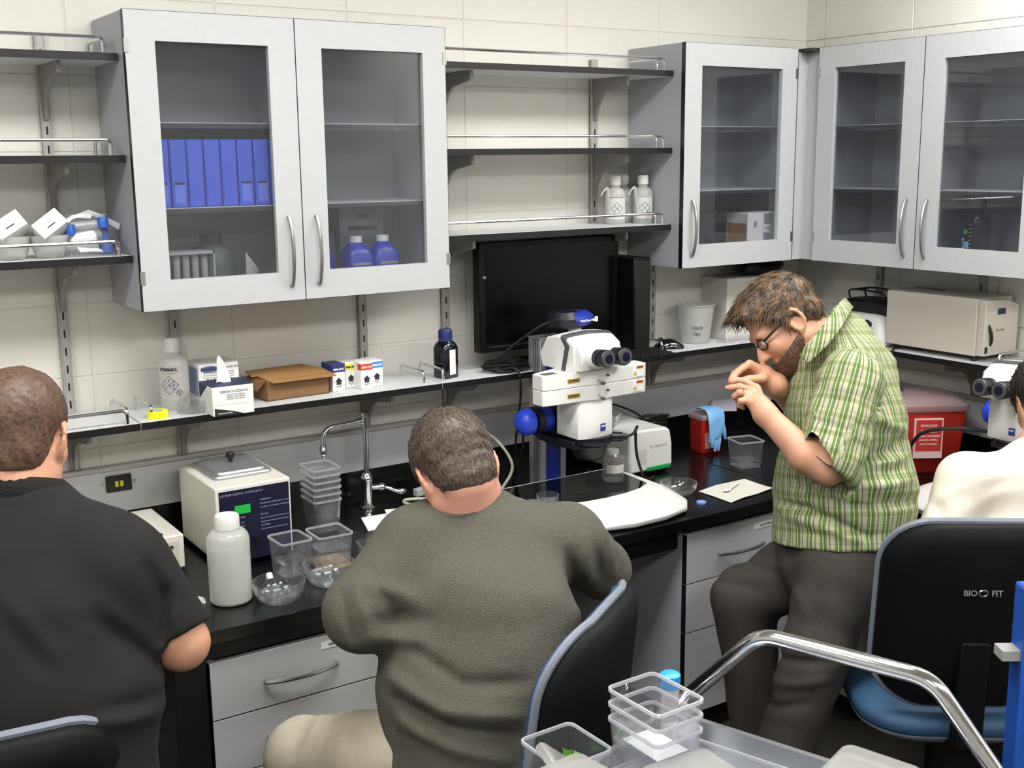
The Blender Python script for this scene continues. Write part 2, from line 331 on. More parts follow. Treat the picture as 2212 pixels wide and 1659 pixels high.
cabinet('wide grey wall cabinet with two glazed doors and blue binders inside', 0.929, ((0.0, 0.4555), (0.4585, 0.929)), (-2.781, 0, CZ), 0, handles=(1, -1))
cabinet('grey wall cabinet with a single glazed door left of the room corner', 0.555, ((0.0, 0.540),), (-0.912, 0, CZ), 0, handles=(-1,))
cabinet('grey two-door glazed wall cabinet hung on the right wall', 0.915, ((0.0, 0.4515), (0.4545, 0.915)), (-0.022, -0.367, CZ), -PI / 2, handles=(1, -1))
fil = thing('corner_filler', 'narrow pale filler strips closing the corner between the wall cabinets', 'filler panel', (0, 0, CZ))
MB().box(-0.36, -0.295, -0.300, -0.285, 0.0, 0.75).build('strip', M_LAM, fil)
MB().box(-0.310, -0.295, -0.366, -0.300, 0.0, 0.75).build('strip', M_LAM, fil)
MB().box(-0.356, -0.03, -0.36, -0.02, 0.75, 0.762).build('cap', mat('dark_cap', '2a2b33', 0.6), fil)
# ================================================================ bench
bt = thing('lab_bench_top', 'black epoxy worktop along the back wall with low backsplash', 'worktop', (0, 0, 0.76))
MB().box(-5.0, -0.806, -0.80, -0.024, -0.035, 0).build('slab', M_EPOXY, bt, bevel=0.003, smooth=0)
MB().box(-5.0, -0.806, -0.024, -0.006, -0.035, 0.10).build('backsplash', M_EPOXY, bt, bevel=0.002)
bt2 = thing('lab_bench_top', 'black epoxy worktop along the right wall and into the room corner', 'worktop', (0, 0, 0.76))
MB().box(-0.804, -0.024, -3.6, -0.024, -0.035, 0).build('slab', M_EPOXY, bt2, bevel=0.003, smooth=0)
MB().box(-0.804, -0.006, -0.024, -0.006, -0.035, 0.10).build('backsplash', M_EPOXY, bt2, bevel=0.002)
MB().box(-0.024, -0.006, -3.6, -0.024, -0.035, 0.10).build('backsplash', M_EPOXY, bt2, bevel=0.002)
tag(MB().box(-2.346, -1.304, -0.745, -0.735, 0.65, 0.722).build('bench_apron', M_BLACK), 'black apron board under the worktop above the knee space', 'apron')
def base_unit(lab, x0, x1, zs, tags=(), ytop=-0.76, hmode=1):
    w = x1 - x0; t = thing('drawer_unit', lab, 'drawer unit', (x0, 0, 0), 0, 'under-bench drawer units')
    top = 0.723
    MB().box(0, 0.018, ytop, -0.03, 0.09, top).build('side_panel', M_LAMD, t, bevel=0.001)
    MB().box(w - 0.018, w, ytop, -0.03, 0.09, top).build('side_panel', M_LAMD, t, bevel=0.001)
    MB().box(0.018, w - 0.018, -0.05, -0.03, 0.09, top).build('back_panel', M_LAMD, t)
    MB().box(0.018, w - 0.018, ytop, -0.05, 0.09, 0.108).build('bottom_panel', M_LAMD, t)
    MB().box(0.0, w, ytop + 0.06, ytop + 0.08, 0.0, 0.09).build('toe_kick', M_BLACK, t)
    MB().box(0.0, w, ytop - 0.002, ytop + 0.02, zs[0] + 0.002, top).build('top_rail', M_BLACK, t)
    for k in range(len(zs) - 1):
        z1, z0 = zs[k] - 0.0015, zs[k + 1] + 0.0015
        d = MB().box(0.002, w - 0.002, ytop - 0.02, ytop - 0.001, z0, z1).build('drawer', M_LAM, t, bevel=0.001)
        e = MB(); e.box(0.0, 0.002, ytop - 0.02, ytop - 0.001, z0, z1); e.box(0.002, w - 0.002, ytop - 0.02, ytop - 0.001, z0 - 0.0012, z0); e.build('edge_band', M_BLACK, d, smooth=0)
        zc = (z0 + z1) / 2
        n = 12; pts = []
        for i in range(n + 1):
            a = i / n; pts.append((w / 2 - 0.095 + 0.19 * a, ytop - 0.02 - 0.027 * (0.3 + 0.7 * math.sin(PI * a) ** 0.7), zc - 0.006 + 0.0 * a))
        MB().tube([(pts[0][0], ytop - 0.019, pts[0][2])] + pts + [(pts[-1][0], ytop - 0.019, pts[-1][2])], 0.0055, 8).build('handle', M_STEEL, d)
        if k == 0 or (len(tags) > k and tags[k]):
            lb = MB().box(w * 0.62, w * 0.62 + 0.115, ytop - 0.0212, ytop - 0.02, z1 - 0.034, z1 - 0.016).build('label_strip', M_PAPER, d)
            if tags and tags[0]: text(tags[0], 0.011, M_INK, d, (w * 0.62 + 0.06, ytop - 0.0216, z1 - 0.025), FRONT)
    return t
base_unit('grey drawer unit left of the knee space, beside the black-shirted person', -2.822, -2.352, (0.672, 0.522, 0.37, 0.09), ('GENERAL WARE',))
base_unit('grey drawer unit right of the knee space, behind the standing person', -1.298, -0.83, (0.70, 0.537, 0.373, 0.09), ('LAB SUPPLIES',))
leg = tag(MB().box(-2.905, -2.826, -0.775, -0.06, 0.0, 0.723).build('bench_support_panel', M_BLACK, bevel=0.002), 'black support panel under the bench left of the drawers', 'support panel')
base = thing('bench_base_cabinet', 'narrow grey base cabinet under the right-wall bench near the corner', 'cabinet', (-0.76, 0, 0))
MB().box(0, 0.72, -1.0, -0.84, 0.09, 0.722).build('body', M_LAMD, base, bevel=0.001)
MB().box(0.05, 0.72, -1.0, -0.84, 0.0, 0.09).build('toe_kick', M_BLACK, base)
# ================================================================ things on the shelves
LZI = LZ + 0.0005
def bottle_prof(r, h, neck, nh, sh=0.03):     # shoulder bottle profile
    return [(0, 0), (r * 0.92, 0), (r, 0.006), (r, h - nh - sh)] + [(neck + (r - neck) * math.cos(a), h - nh - sh + sh * math.sin(a)) for a in (0.4, 0.8, 1.2, PI / 2)] + [(neck, h), (0, h)]
M_CAPW = mat('milky_cap', 'd4d4cf', 0.45)
M_ORANGE = mat('orange_line', 'd0522a', 0.6)
def diamond_sign(parent, r, s, z, ang, m_line, hazard=('3', '1', '0', ''), tint=None):
    # four-diamond hazard mark laid on a cylinder wall of radius r: squares as thin curved outlines
    def P(a, b):           # a right, b up on the unrolled wall
        t = ang + a / r; return (r * math.cos(t), r * math.sin(t), z + b)
    segs = [((-s, 0), (0, s)), ((0, s), (s, 0)), ((s, 0), (0, -s)), ((0, -s), (-s, 0)), ((-s / 2, s / 2), (s / 2, -s / 2)), ((-s / 2, -s / 2), (s / 2, s / 2))]
    m = MB()
    for (a0, b0), (a1, b1) in segs: m.tube([P(a0 + (a1 - a0) * k / 4, b0 + (b1 - b0) * k / 4) for k in range(5)], 0.0006, 4)
    m.build('hazard_diamond', m_line, parent)
    if tint:
        m = MB(); q = [(0, 0), (s / 2, s / 2), (s, 0), (s / 2, -s / 2)]; m.add([P(a, b) for a, b in q], [(0, 1, 2, 3)]); m.build('hazard_field', tint, parent, smooth=0)
# --- ethanol bottle
t = thing('ethanol_bottle', 'translucent plastic ethanol bottle with hazard diamond on the low shelf', 'bottle', (-2.655, -0.115, LZI))
MB().lathe(bottle_prof(0.041, 0.172, 0.017, 0.018, 0.03), 28).build('body', M_MILK, t)
MB().lathe([(0.0205, 0.165), (0.0205, 0.2), (0.018, 0.204), (0, 0.204)], 20).build('cap', M_CAPW, t)
aim = -PI / 2 - 0.62; rr = 0.0414
def wrap_text(body, size, m, parent, r, ang, z):
    # letters set one by one around a cylinder wall
    n = len(body)
    for i, ch in enumerate(body):
        if ch == ' ': continue
        a = ang + (i - (n - 1) / 2) * size * 0.66 / r
        text(ch, size, m, parent, (r * math.cos(a), r * math.sin(a), z), (PI / 2, 0, a + PI / 2), name='letter', bold=0.0004)
wrap_text('ETHANOL', 0.0125, M_INK, t, rr, aim - 0.1, 0.118)
m = MB(); m.tube([(rr * math.cos(aim - 0.62 + 0.11 * k), rr * math.sin(aim - 0.62 + 0.11 * k), 0.108) for k in range(11)], 0.0008, 4); m.build('red_line', M_ORANGE, t)
diamond_sign(t, rr, 0.027, 0.074, aim - 0.05, M_INK, tint=mat('hazard_blue', '6f74b0', 0.7))
diamond_sign(t, rr, 0.010, 0.052, aim + 0.62, M_INK)
for ch, da, dz in (('3', -0.05, 0.0135), ('1', -0.37, 0.0), ('0', 0.27, 0.0)): text(ch, 0.011, M_INK, t, (rr * math.cos(aim + da), rr * math.sin(aim + da), 0.074 + dz), (PI / 2, 0, aim + da + PI / 2), name='letter')
# --- stacked petri dishes
def dish(parent, r, h, z, m=None, name='dish', seg=32):
    MB().lathe([(0, z), (r, z), (r, z + h), (r - 0.0015, z + h), (r - 0.0015, z + 0.002), (0, z + 0.002)], seg).build(name, m or M_CLEARG, parent)
for k in range(3):
    t = thing('petri_dish', ('bottom', 'middle', 'top')[k] + ' of the three stacked petri dishes beside the ethanol bottle', 'petri dish', (-2.633 + 0.003 * k, -0.190, LZI + 0.0125 * k), 0, 'petri dishes by the ethanol')
    dish(t, 0.044 - 0.001 * k, 0.0115, 0.0)
# --- tape roll
M_TAPE = mat('fluorescent_yellow_tape', 'eef01a', 0.5)
t = thing('tape_roll', 'fluorescent yellow tape roll lying flat on the low shelf', 'tape', (-2.735, -0.205, LZI))
MB().lathe([(0.0155, 0), (0.0285, 0), (0.0285, 0.019), (0.0155, 0.019), (0.0155, 0)], 32).build('tape', M_TAPE, t, smooth=50)
MB().lathe([(0.0135, 0.0005), (0.0153, 0.0005), (0.0153, 0.0195), (0.0135, 0.0195), (0.0135, 0.0005)], 32).build('core', mat('tape_core', 'b9c7b0', 0.7), t, smooth=50)
# --- cartons
def carton(name, lab, loc, rz, w, d, h, m, group=None, cat='box'):
    t = thing(name, lab, cat, loc, rz, group); MB().box(-w / 2, w / 2, -d / 2, d / 2, 0, h).build('carton', m, t, bevel=0.0012); return t
M_NAVY = mat('navy_print', '232a4d', 0.55); M_CARD = mat('white_card', 'e9e9e6', 0.6); M_BLK = mat('soft_black_print', '26262a', 0.6)
t = carton('tissue_box', 'white and navy lab wipe box with a tissue sticking out, on the low shelf', (-2.548, -0.236, LZI), -0.03, 0.118, 0.118, 0.081, M_CARD)
MB().box(-0.0585, 0.0585, -0.0575, 0.0585, 0.081, 0.0816).build('top_print', M_NAVY, t)
MB().prism([(-0.054, 0.0), (0.030, 0.0), (-0.0, 0.010), (-0.054, 0.022)], 'y', -0.0596, -0.0590).build('front_print', M_BLK, t)
MB().prism([(0.056, 0.081), (-0.02, 0.081), (0.056, 0.035)][::-1], 'x', -0.0596, -0.0590).build('side_print', M_NAVY, t)
text('KIMTECH SCIENCE', 0.0095, mat('grey_ink', '8e9096', 0.8), t, (0.004, -0.0594, 0.066), FRONT, bold=0.0002)
for k in range(3): text('Delicate Task Wipers', 0.006, MATS['grey_ink'], t, (0.008, -0.0594, 0.057 - 0.006 * k), FRONT)
text('Kimberly-Clark', 0.0065, M_CARD, t, (-0.024, -0.0599, 0.0065), FRONT)
MB().box(-0.058, 0.058, -0.0594, -0.0590, 0.0295, 0.0300).build('fold_line', MATS['grey_ink'], t)
m = MB(); rows = []
for i in range(9):
    a = i / 8; zc = 0.081 + 0.075 * a
    wdt = 0.024 * (1 - a) ** 0.6 + 0.003; rows.append([(-0.004 - 0.012 * a * a + wdt * math.cos(q) * 0.8, 0.004 + 0.006 * math.sin(q) * (1 - a) + 0.002 * math.sin(3 * q), zc + 0.004 * math.sin(2 * q)) for q in [2 * PI * k / 14 for k in range(14)]])
m.loops(rows); m.build('tissue', M_PAPER, t)
t = carton('film_box', 'white laboratory film box standing behind the wipe box', (-2.535, -0.092, LZI), -0.02, 0.118, 0.115, 0.122, M_CARD)
text('PARAFILM', 0.0165, M_INK, t, (0.0, -0.0578, 0.072), FRONT, bold=0.0005)
text('PARAFILM', 0.0145, M_INK, t, (-0.026, -0.0578, 0.107), FRONT, bold=0.0003, sx=0.8)
text('LABORATORY FILM', 0.008, M_INK, t, (0.03, -0.0578, 0.109), FRONT, sx=0.8)
for k in range(3): text('Store at room temperature away from solvents', 0.0055, MATS['grey_ink'], t, (0, -0.0578, 0.097 - 0.007 * k), FRONT, sx=0.85)
MB().lathe([(0, 0), (0.026, 0), (0.026, 0.0003), (0, 0.0003)], 24, M=Matrix.Translation((-0.027, -0.0574, 0.107)) @ Matrix.Rotation(PI / 2, 4, 'X') @ Matrix.Diagonal((1, 0.38, 1, 1))).build('oval_print', mat('film_blue', '6d76a8', 0.7), t)
MB().box(-0.0596, -0.0592, -0.05, 0.05, 0.03, 0.11).build('side_print', mat('pale_blue_print', '8d9ab5', 0.7), t)
M_KRAFT = mat('brown_cardboard', '7c5c3c', 0.8, noise=0.06, nscale=20); M_KRAFT2 = mat('brown_cardboard_flap', '9c7445', 0.8, noise=0.06, nscale=20)
t = thing('cardboard_box', 'low brown cardboard box with open overhanging flaps on the low shelf', 'box', (-2.312, -0.122, LZI), 0.05)
w, d, h, th = 0.205, 0.125, 0.062, 0.003; m = MB()
m.box(-w / 2, w / 2, -d / 2, d / 2, 0, th); m.box(-w / 2, -w / 2 + th, -d / 2, d / 2, 0, h); m.box(w / 2 - th, w / 2, -d / 2, d / 2, 0, h); m.box(-w / 2, w / 2, -d / 2, -d / 2 + th, 0, h); m.box(-w / 2, w / 2, d / 2 - th, d / 2, 0, h); m.build('tray', M_KRAFT, t, smooth=0)
# lid panels sagging over the rim, front one proud of the tray
MB().add([(-w / 2 + 0.012, -d / 2 - 0.022, 0.056), (w / 2 + 0.014, -d / 2 - 0.022, 0.054), (w / 2 + 0.01, -0.0, h + 0.004), (-w / 2, -0.0, h + 0.004), (-w / 2 + 0.012, -d / 2 - 0.022, 0.059), (w / 2 + 0.014, -d / 2 - 0.022, 0.057), (w / 2 + 0.01, -0.0, h + 0.0075), (-w / 2, -0.0, h + 0.0075)], [(0, 3, 2, 1), (4, 5, 6, 7), (0, 1, 5, 4), (1, 2, 6, 5), (2, 3, 7, 6), (3, 0, 4, 7)]).build('front_flap', M_KRAFT2, t, smooth=0)
MB().add([(-w / 2 - 0.015, 0.001, h + 0.004), (w / 2 + 0.006, 0.001, h + 0.004), (w / 2 - 0.03, d / 2, h + 0.012), (-w / 2 - 0.01, d / 2, h + 0.010), (-w / 2 - 0.015, 0.001, h + 0.007), (w / 2 + 0.006, 0.001, h + 0.007), (w / 2 - 0.03, d / 2, h + 0.015), (-w / 2 - 0.01, d / 2, h + 0.013)], [(0, 3, 2, 1), (4, 5, 6, 7), (0, 1, 5, 4), (1, 2, 6, 5), (2, 3, 7, 6), (3, 0, 4, 7)]).build('rear_flap', M_KRAFT2, t, smooth=0)
MB().add([(-w / 2 - 0.0005, -d / 2, h), (-w / 2 - 0.0005, d / 2, h), (-w / 2 - 0.024, d / 2 - 0.01, h - 0.028), (-w / 2 - 0.024, -d / 2 + 0.01, h - 0.03)], [(0, 1, 2, 3)]).build('side_flap', M_KRAFT, t, smooth=0)
# --- four reagent cartons
for x, y, h, colh, cl, inkc in ((-2.172, -0.135, 0.082, '2c2f6e', 'navy-topped', 'e8e8ea'), (-2.118, -0.108, 0.080, 'e3dd33', 'yellow-banded', '2a2a2a'), (-2.086, -0.152, 0.082, 'd8402f', 'red-banded', 'f0e8e6'), (-2.040, -0.130, 0.081, '4d8fd0', 'light-blue-banded', 'f0f0f0')):
    w, d = 0.042, 0.074
    if cl[0] == 'y': w = 0.038
    if cl[0] == 'r': w = 0.040
    t = carton('reagent_carton', f'small white {cl} carton with a black arrow, in the row of four', (x, y, LZI), 0.02, w, d, h, M_CARD, 'reagent cartons in a row')
    mc = mat('band_' + colh, colh, 0.55); top = 0.0232
    MB().box(-w / 2 - 0.0004, w / 2 + 0.0004, -d / 2 - 0.0005, d / 2 if cl[0] == 'n' else -d / 2 + 0.02, h - top, h - (0.0 if cl[0] == 'n' else 0.004)).build('colour_band', mc, t)
    if cl[0] == 'n': MB().box(-w / 2, w / 2, -d / 2, d / 2, h, h + 0.0006).build('top_print', mc, t)
    text('IMMA SPOT', 0.0088, mat('ink_' + inkc, inkc, 0.7), t, (0.0012, -d / 2 - 0.0009, h - top + 0.0085), FRONT, bold=0.0003, sx=0.80)
    MB().prism([(-0.008, 0.020), (0.008, 0.020), (0.008, 0.030), (0.0125, 0.030), (0, 0.042), (-0.0125, 0.030), (-0.008, 0.030)], 'y', -d / 2 - 0.0008, -d / 2 - 0.0003).build('arrow', M_BLK, t, smooth=0)
    text('THIS END\nUP', 0.005, MATS['grey_ink'], t, (0, -d / 2 - 0.0008, 0.0125), FRONT)
# --- dark bottle with blue cap
M_AMB = mat('dark_amber_glass', '0a0a14', 0.08, coat=0.5); M_BCAP = mat('blue_screw_cap', '27356f', 0.5)
t = thing('media_bottle', 'dark square media bottle with blue cap and white label left of the monitor', 'bottle', (-1.790, -0.165, LZI), 0.25)
rings = [[(x, y, z) for x, y in rrect(a, a, r, 4)] for a, r, z in ((0.060, 0.012, 0), (0.064, 0.014, 0.004), (0.064, 0.014, 0.098), (0.056, 0.02, 0.112), (0.036, 0.0178, 0.122), (0.034, 0.0168, 0.13))]
MB().loops(rings).build('body', M_AMB, t)
m = MB(); m.lathe([(0.0215, 0.124), (0.0215, 0.152), (0.019, 0.156), (0, 0.156)], 24)
for k in range(24): a = 2 * PI * k / 24; m.box(-0.001, 0.001, 0.021, 0.0228, 0.127, 0.15, Matrix.Rotation(a, 4, 'Z'))
m.build('cap', M_BCAP, t); MB().lathe([(0.0235, 0.119), (0.0235, 0.1235), (0, 0.1235)], 20).build('pour_ring', M_BCAP, t)
MB().box(-0.014, 0.012, -0.0326, -0.0321, 0.012, 0.092).build('label', M_PAPER, t)
# --- monitor
M_SCR = mat('dark_screen', '040405', 0.25, noise=0.1, nscale=5, spec=0.2); M_BEZ = mat('black_bezel', '070708', 0.4, spec=0.25)
t = thing('monitor', 'large black flat-screen monitor standing on the low shelf', 'monitor', (-1.357, -0.135, LZI), 0.0)
MB().box(-0.290, 0.290, -0.012, 0.03, 0.058, 0.424).build('housing', M_BEZ, t, bevel=0.004)
MB().box(-0.265, 0.265, -0.0135, -0.0118, 0.088, 0.404).build('screen', M_SCR, t)
MB().box(-0.255, 0.10, -0.0135, -0.0118, 0.075, 0.0775).build('trim_line', M_STEEL, t)
MB().box(-0.276, -0.262, -0.0135, -0.012, 0.305, 0.313).build('badge', M_STEEL, t)
MB().box(-0.05, 0.05, 0.0, 0.04, 0.012, 0.10).build('neck', M_BEZ, t, bevel=0.004)
MB().prism(rrect(0.30, 0.17, 0.05, 6), 'z', 0, 0.014).build('foot', M_BEZ, t, bevel=0.003)
t = thing('computer_tower', 'slim black computer tower right of the monitor on the low shelf', 'computer', (-1.024, -0.14, LZI))
MB().box(-0.038, 0.038, -0.085, 0.105, 0.004, 0.345).build('case', M_BEZ, t, bevel=0.004)
MB().box(-0.034, 0.034, -0.089, -0.085, 0.01, 0.335).build('front_panel', M_BLACK, t, bevel=0.002)
for k in range(4): MB().box(-0.035 + (k % 2) * 0.06, -0.025 + (k % 2) * 0.06, -0.07 + 0.14 * (k // 2), -0.06 + 0.14 * (k // 2), 0, 0.004).build('foot', M_RUB, t)
# --- keyboard, mouse, coil
M_KEY = mat('key_black', '161618', 0.5)
t = thing('keyboard', 'black computer keyboard overhanging the low shelf in front of the monitor', 'keyboard', (-1.175, -0.268, LZI), 0.0)
MB().prism([(-0.085, 0.006), (0.07, 0.006), (0.07, 0.022), (-0.085, 0.012)], 'x', -0.22, 0.22).build('case', M_BEZ, t, bevel=0.003)
key = MB().box(-0.008, 0.008, -0.008, 0.008, 0, 0.005).mesh('key'); key.materials.append(M_KEY)
for r in range(5):
    for c in range(21):
        o = bpy.data.objects.new('key', key); COL.objects.link(o); o.parent = t; y = -0.066 + r * 0.026; o.location = (-0.205 + c * 0.0205, y, 0.0125 + (y + 0.085) * 0.0645)
MB().box(0.10, 0.13, 0.052, 0.062, 0.021, 0.0225).build('badge', M_STEEL, t)
for x in (-0.2, 0.2): MB().box(x - 0.01, x + 0.01, 0.045, 0.065, 0, 0.007).build('foot', M_RUB, t)
t = thing('computer_mouse', 'glossy black computer mouse on the low shelf beside the keyboard', 'mouse', (-0.842, -0.163, LZI), 0.9)
rows = []
for i in range(11):
    a = i / 10; y = -0.055 + 0.11 * a; hh = 0.036 * math.sin(PI * min(max(a, 0.03), 0.97)) ** 0.55; ww = 0.031 * math.sin(PI * min(max(a, 0.03), 0.97)) ** 0.4
    rows.append([(ww * math.cos(q), y, max(0.001, hh * math.sin(q))) for q in [PI * k / 10 for k in range(11)]] + [(-ww * 0.5, y, 0.001), (ww * 0.5, y, 0.001)])
MB().loops(rows).build('body', mat('gloss_black', '08080a', 0.12, coat=1.0), t); MB().cyl((-0.004, 0.030, 0.031), (0.004, 0.030, 0.031), 0.008).build('wheel', M_RUB, t)
MB().box(-0.001, 0.001, 0.0, 0.05, 0.030, 0.0335).build('button_seam', M_DARK, t)
m = MB(); pts = []
for k in range(150):
    a = k * 2 * PI / 24; r = 0.066 + 0.010 * math.sin(k * 0.37) + 0.006 * math.sin(k * 0.113)
    pts.append((r * 1.15 * math.cos(a), r * 0.78 * math.sin(a), 0.006 + 0.0036 * k / 24 * 1.0 + 0.003 * math.sin(k * 0.7)))
m.tube(pts, 0.0034, 6); coil = tag(m.build('coiled_cable', M_RUB, loc=(-1.575, -0.185, LZI)), 'coil of black cable lying on the low shelf beside the dark bottle', 'cable')
cab = MB(); cab.tube(spline([(-1.60, -0.22, 1.185), (-1.575, -0.262, 1.172), (-1.567, -0.264, 1.10), (-1.548, -0.22, 1.00), (-1.52, -0.16, 0.90), (-1.50, -0.13, 0.775)]), 0.004, 8); tag(cab.build('power_cable', M_RUB), 'black cable hanging from the cable coil down to the bench', 'cable')
# --- pitcher with handwriting, white box, small clear dishes
t = thing('plastic_pitcher', 'translucent white plastic pitcher with handwriting on the corner of the low shelf', 'pitcher', (-0.672, -0.118, LZI), -0.2)
rings = []
for r, z in ((0.050, 0), (0.053, 0.004), (0.066, 0.138), (0.071, 0.142), (0.071, 0.146), (0.0645, 0.146), (0.0515, 0.006), (0.0, 0.005)):
    ring = []
    for k in range(28):
        a = 2 * PI * k / 28; sp = 1 + (0.18 * max(0, math.cos(a)) ** 8 if z > 0.13 and r > 0.06 else 0); ring.append((r * sp * math.cos(a), r * sp * math.sin(a), z))
    rings.append(ring)
MB().loops(rings).build('body', M_MILK, t)
m = MB(); m.tube(spline([(0.0, 0.064, 0.135), (0.0, 0.094, 0.128), (0.0, 0.10, 0.09), (0.0, 0.088, 0.05), (0.0, 0.058, 0.04)]), 0.006, 8); m.build('handle', M_MILK, t)
M_PEN = mat('marker_ink', '3b3b46', 0.8)
text('Used', 0.019, M_PEN, t, (-0.026, -0.0555, 0.063), (PI / 2 - 0.09, 0, -0.42)); text('tips', 0.019, M_PEN, t, (-0.025, -0.0535, 0.040), (PI / 2 - 0.09, 0, -0.42))
t = thing('supply_box', 'tall white cardboard supply box with blue label behind the standing person', 'box', (-0.385, -0.098, LZI), -0.10)
MB().box(-0.165, 0.165, -0.083, 0.083, 0, 0.235).build('carton', mat('white_corrugated', 'd4d2cc', 0.7), t, bevel=0.002)
MB().box(-0.100, 0.02, -0.0836, -0.0832, 0.060, 0.165).build('label', M_PAPER, t); MB().box(-0.102, 0.022, -0.0840, -0.0836, 0.135, 0.168).build('label_band', mat('label_blue', '2b3a84', 0.6), t)
text('Fisherbrand', 0.021, M_PAPER, t, (-0.04, -0.0845, 0.151), FRONT, bold=0.0005, sx=0.95)
for k in range(4): text('Cat. No. 12-545 Qty', 0.009, MATS['grey_ink'], t, (-0.045, -0.084, 0.124 - 0.0125 * k), FRONT)
m = MB()
for k in range(22): m.box(-0.092 + k * 0.0045, -0.0905 + k * 0.0045 + (k % 3) * 0.0007, -0.0842, -0.0837, 0.066, 0.079)
m.build('barcode', M_INK, t, smooth=0)
t = thing('equipment_bag', 'black soft equipment bag lying on the white supply box under the corner cabinets', 'bag', (-0.33, -0.105, LZI + 0.236), 0.2)
m = MB(); rows = []
for i in range(9):
    a = i / 8; s_ = math.sin(PI * (0.06 + 0.88 * a)) ** 0.5; rows.append([(-0.13 + 0.26 * a, 0.065 * s_ * math.cos(q), 0.03 + 0.03 * s_ * math.sin(q) + 0.004 * math.sin(5 * q + i)) for q in [2 * PI * k / 14 for k in range(14)]])
m.loops(rows); m.build('bag', M_RUB, t); MB().tube(spline([(-0.10, 0, 0.05), (-0.05, 0.01, 0.072), (0.05, -0.01, 0.072), (0.10, 0, 0.05)]), 0.006, 6).build('strap', M_RUB, t)
for k, (x, y) in enumerate(((-0.575, -0.185), (-0.510, -0.205))):
    t = thing('clear_dish', ('larger', 'smaller')[k] + ' clear plastic dish in front of the white supply box', 'dish', (x, y, LZI), 0, 'clear dishes before the supply box'); dish(t, 0.034 - 0.008 * k, 0.022, 0, M_CLEAR)
tag(MB().add([(-0.475, -0.235, LZI + 0.001), (-0.41, -0.245, LZI + 0.002), (-0.385, -0.215, LZI + 0.018), (-0.44, -0.205, LZI + 0.022), (-0.47, -0.222, LZI + 0.014)], [(0, 1, 2, 4), (2, 3, 4), (0, 4, 1)]).build('crumpled_wipe', M_PAPER), 'small crumpled white wipe at the shelf edge in front of the supply box', 'wipe')
# --- shaker in the corner of the right wall
t = thing('vortex_shaker', 'white and black bench shaker with two dark knobs on the right-wall shelf', 'shaker', (-0.125, -0.50, LZI), -PI / 2)
MB().loops([[(x, y, z) for x, y in rrect(a, b, 0.03, 5)] for a, b, z in ((0.24, 0.20, 0.0), (0.26, 0.22, 0.01), (0.25, 0.21, 0.05), (0.20, 0.17, 0.105), (0.17, 0.15, 0.112))]).build('body', M_WHITE, t)
MB().prism([(-0.11, 0.05), (-0.075, 0.107), (-0.068, 0.11), (-0.10, 0.05)], 'x', -0.02, 0.085).build('control_face', M_OFFW, t)
for x in (0.012, 0.056): MB().cyl((x, -0.090, 0.072), (x, -0.112, 0.083), 0.015).build('knob', M_BCAP if x < 0 else M_BLACK, t)
MB().loops([[(x - 0.01, y + 0.02, z) for x, y in rrect(a, b, 0.02, 4)] for a, b, z in ((0.20, 0.15, 0.113), (0.21, 0.16, 0.118), (0.20, 0.15, 0.15), (0.16, 0.11, 0.158))]).build('platform', M_RUB, t)
m = MB()
for y in (-0.03, 0.06): m.tube(spline([(-0.09, y, 0.155), (-0.085, y, 0.19), (0.06, y, 0.185), (0.07, y, 0.155)]), 0.004, 6)
m.tube([(-0.08, -0.03, 0.19), (-0.08, 0.06, 0.19)], 0.004, 6); m.build('wire_rack', M_RUB, t)
MB().box(0.055, 0.125, -0.06, 0.06, 0.108, 0.150).build('black_cover', M_RUB, t, bevel=0.01)
# --- beige oven
M_BEIGE = mat('beige_enamel', 'c9c3b8', 0.45)
t = thing('incubator_oven', 'beige bench incubator with slanted front on the right-wall shelf', 'incubator', (-0.118, -0.815, LZI), -PI / 2)
MB().prism([(-0.10, 0.018), (-0.10, 0.212), (0.095, 0.212), (0.095, 0.018)], 'x', -0.185, 0.185).build('case', M_BEIGE, t, bevel=0.004)
MB().prism([(-0.095, 0.02), (0.09, 0.02), (0.09, 0.185), (0.03, 0.205), (-0.095, 0.21)], 'x', 0.185, 0.215).build('door', M_BEIGE, t, bevel=0.004)
MB().box(0.2155, 0.2165, -0.03, 0.012, 0.158, 0.178).build('display', mat('dark_blue_display', '232749', 0.3), t)
text('IncuTop', 0.014, MATS['grey_ink'], t, (0.216, -0.01, 0.105), (PI / 2, 0, PI / 2))
MB().tube(spline([(0.212, -0.072, 0.125), (0.222, -0.07, 0.10), (0.222, -0.064, 0.075), (0.212, -0.058, 0.055)]), 0.0055, 8).build('handle', M_BLACK, t)
MB().box(0.2155, 0.2165, -0.09, -0.076, 0.03, 0.052).build('switch', M_BLACK, t)
for x in (-0.15, 0.17):
    for y in (-0.08, 0.07): MB().cyl((x, y, 0), (x, y, 0.018), 0.012).build('foot', M_RUB, t)
for k in range(6): MB().box(-0.16 + k * 0.02, -0.15 + k * 0.02, 0.02, 0.05, 0.2121, 0.2126).build('vent', M_DARK, t)
tag(MB().tube(spline([(-0.21, -0.665, 1.175), (-0.245, -0.69, 1.168), (-0.262, -0.70, 1.13), (-0.265, -0.76, 1.02), (-0.262, -0.80, 0.93), (-0.275, -0.81, 0.85), (-0.31, -0.80, 0.775)]), 0.0045, 8).build('power_cable', M_RUB), 'dark power cable hanging from the beige incubator past the red sharps bin', 'cable')
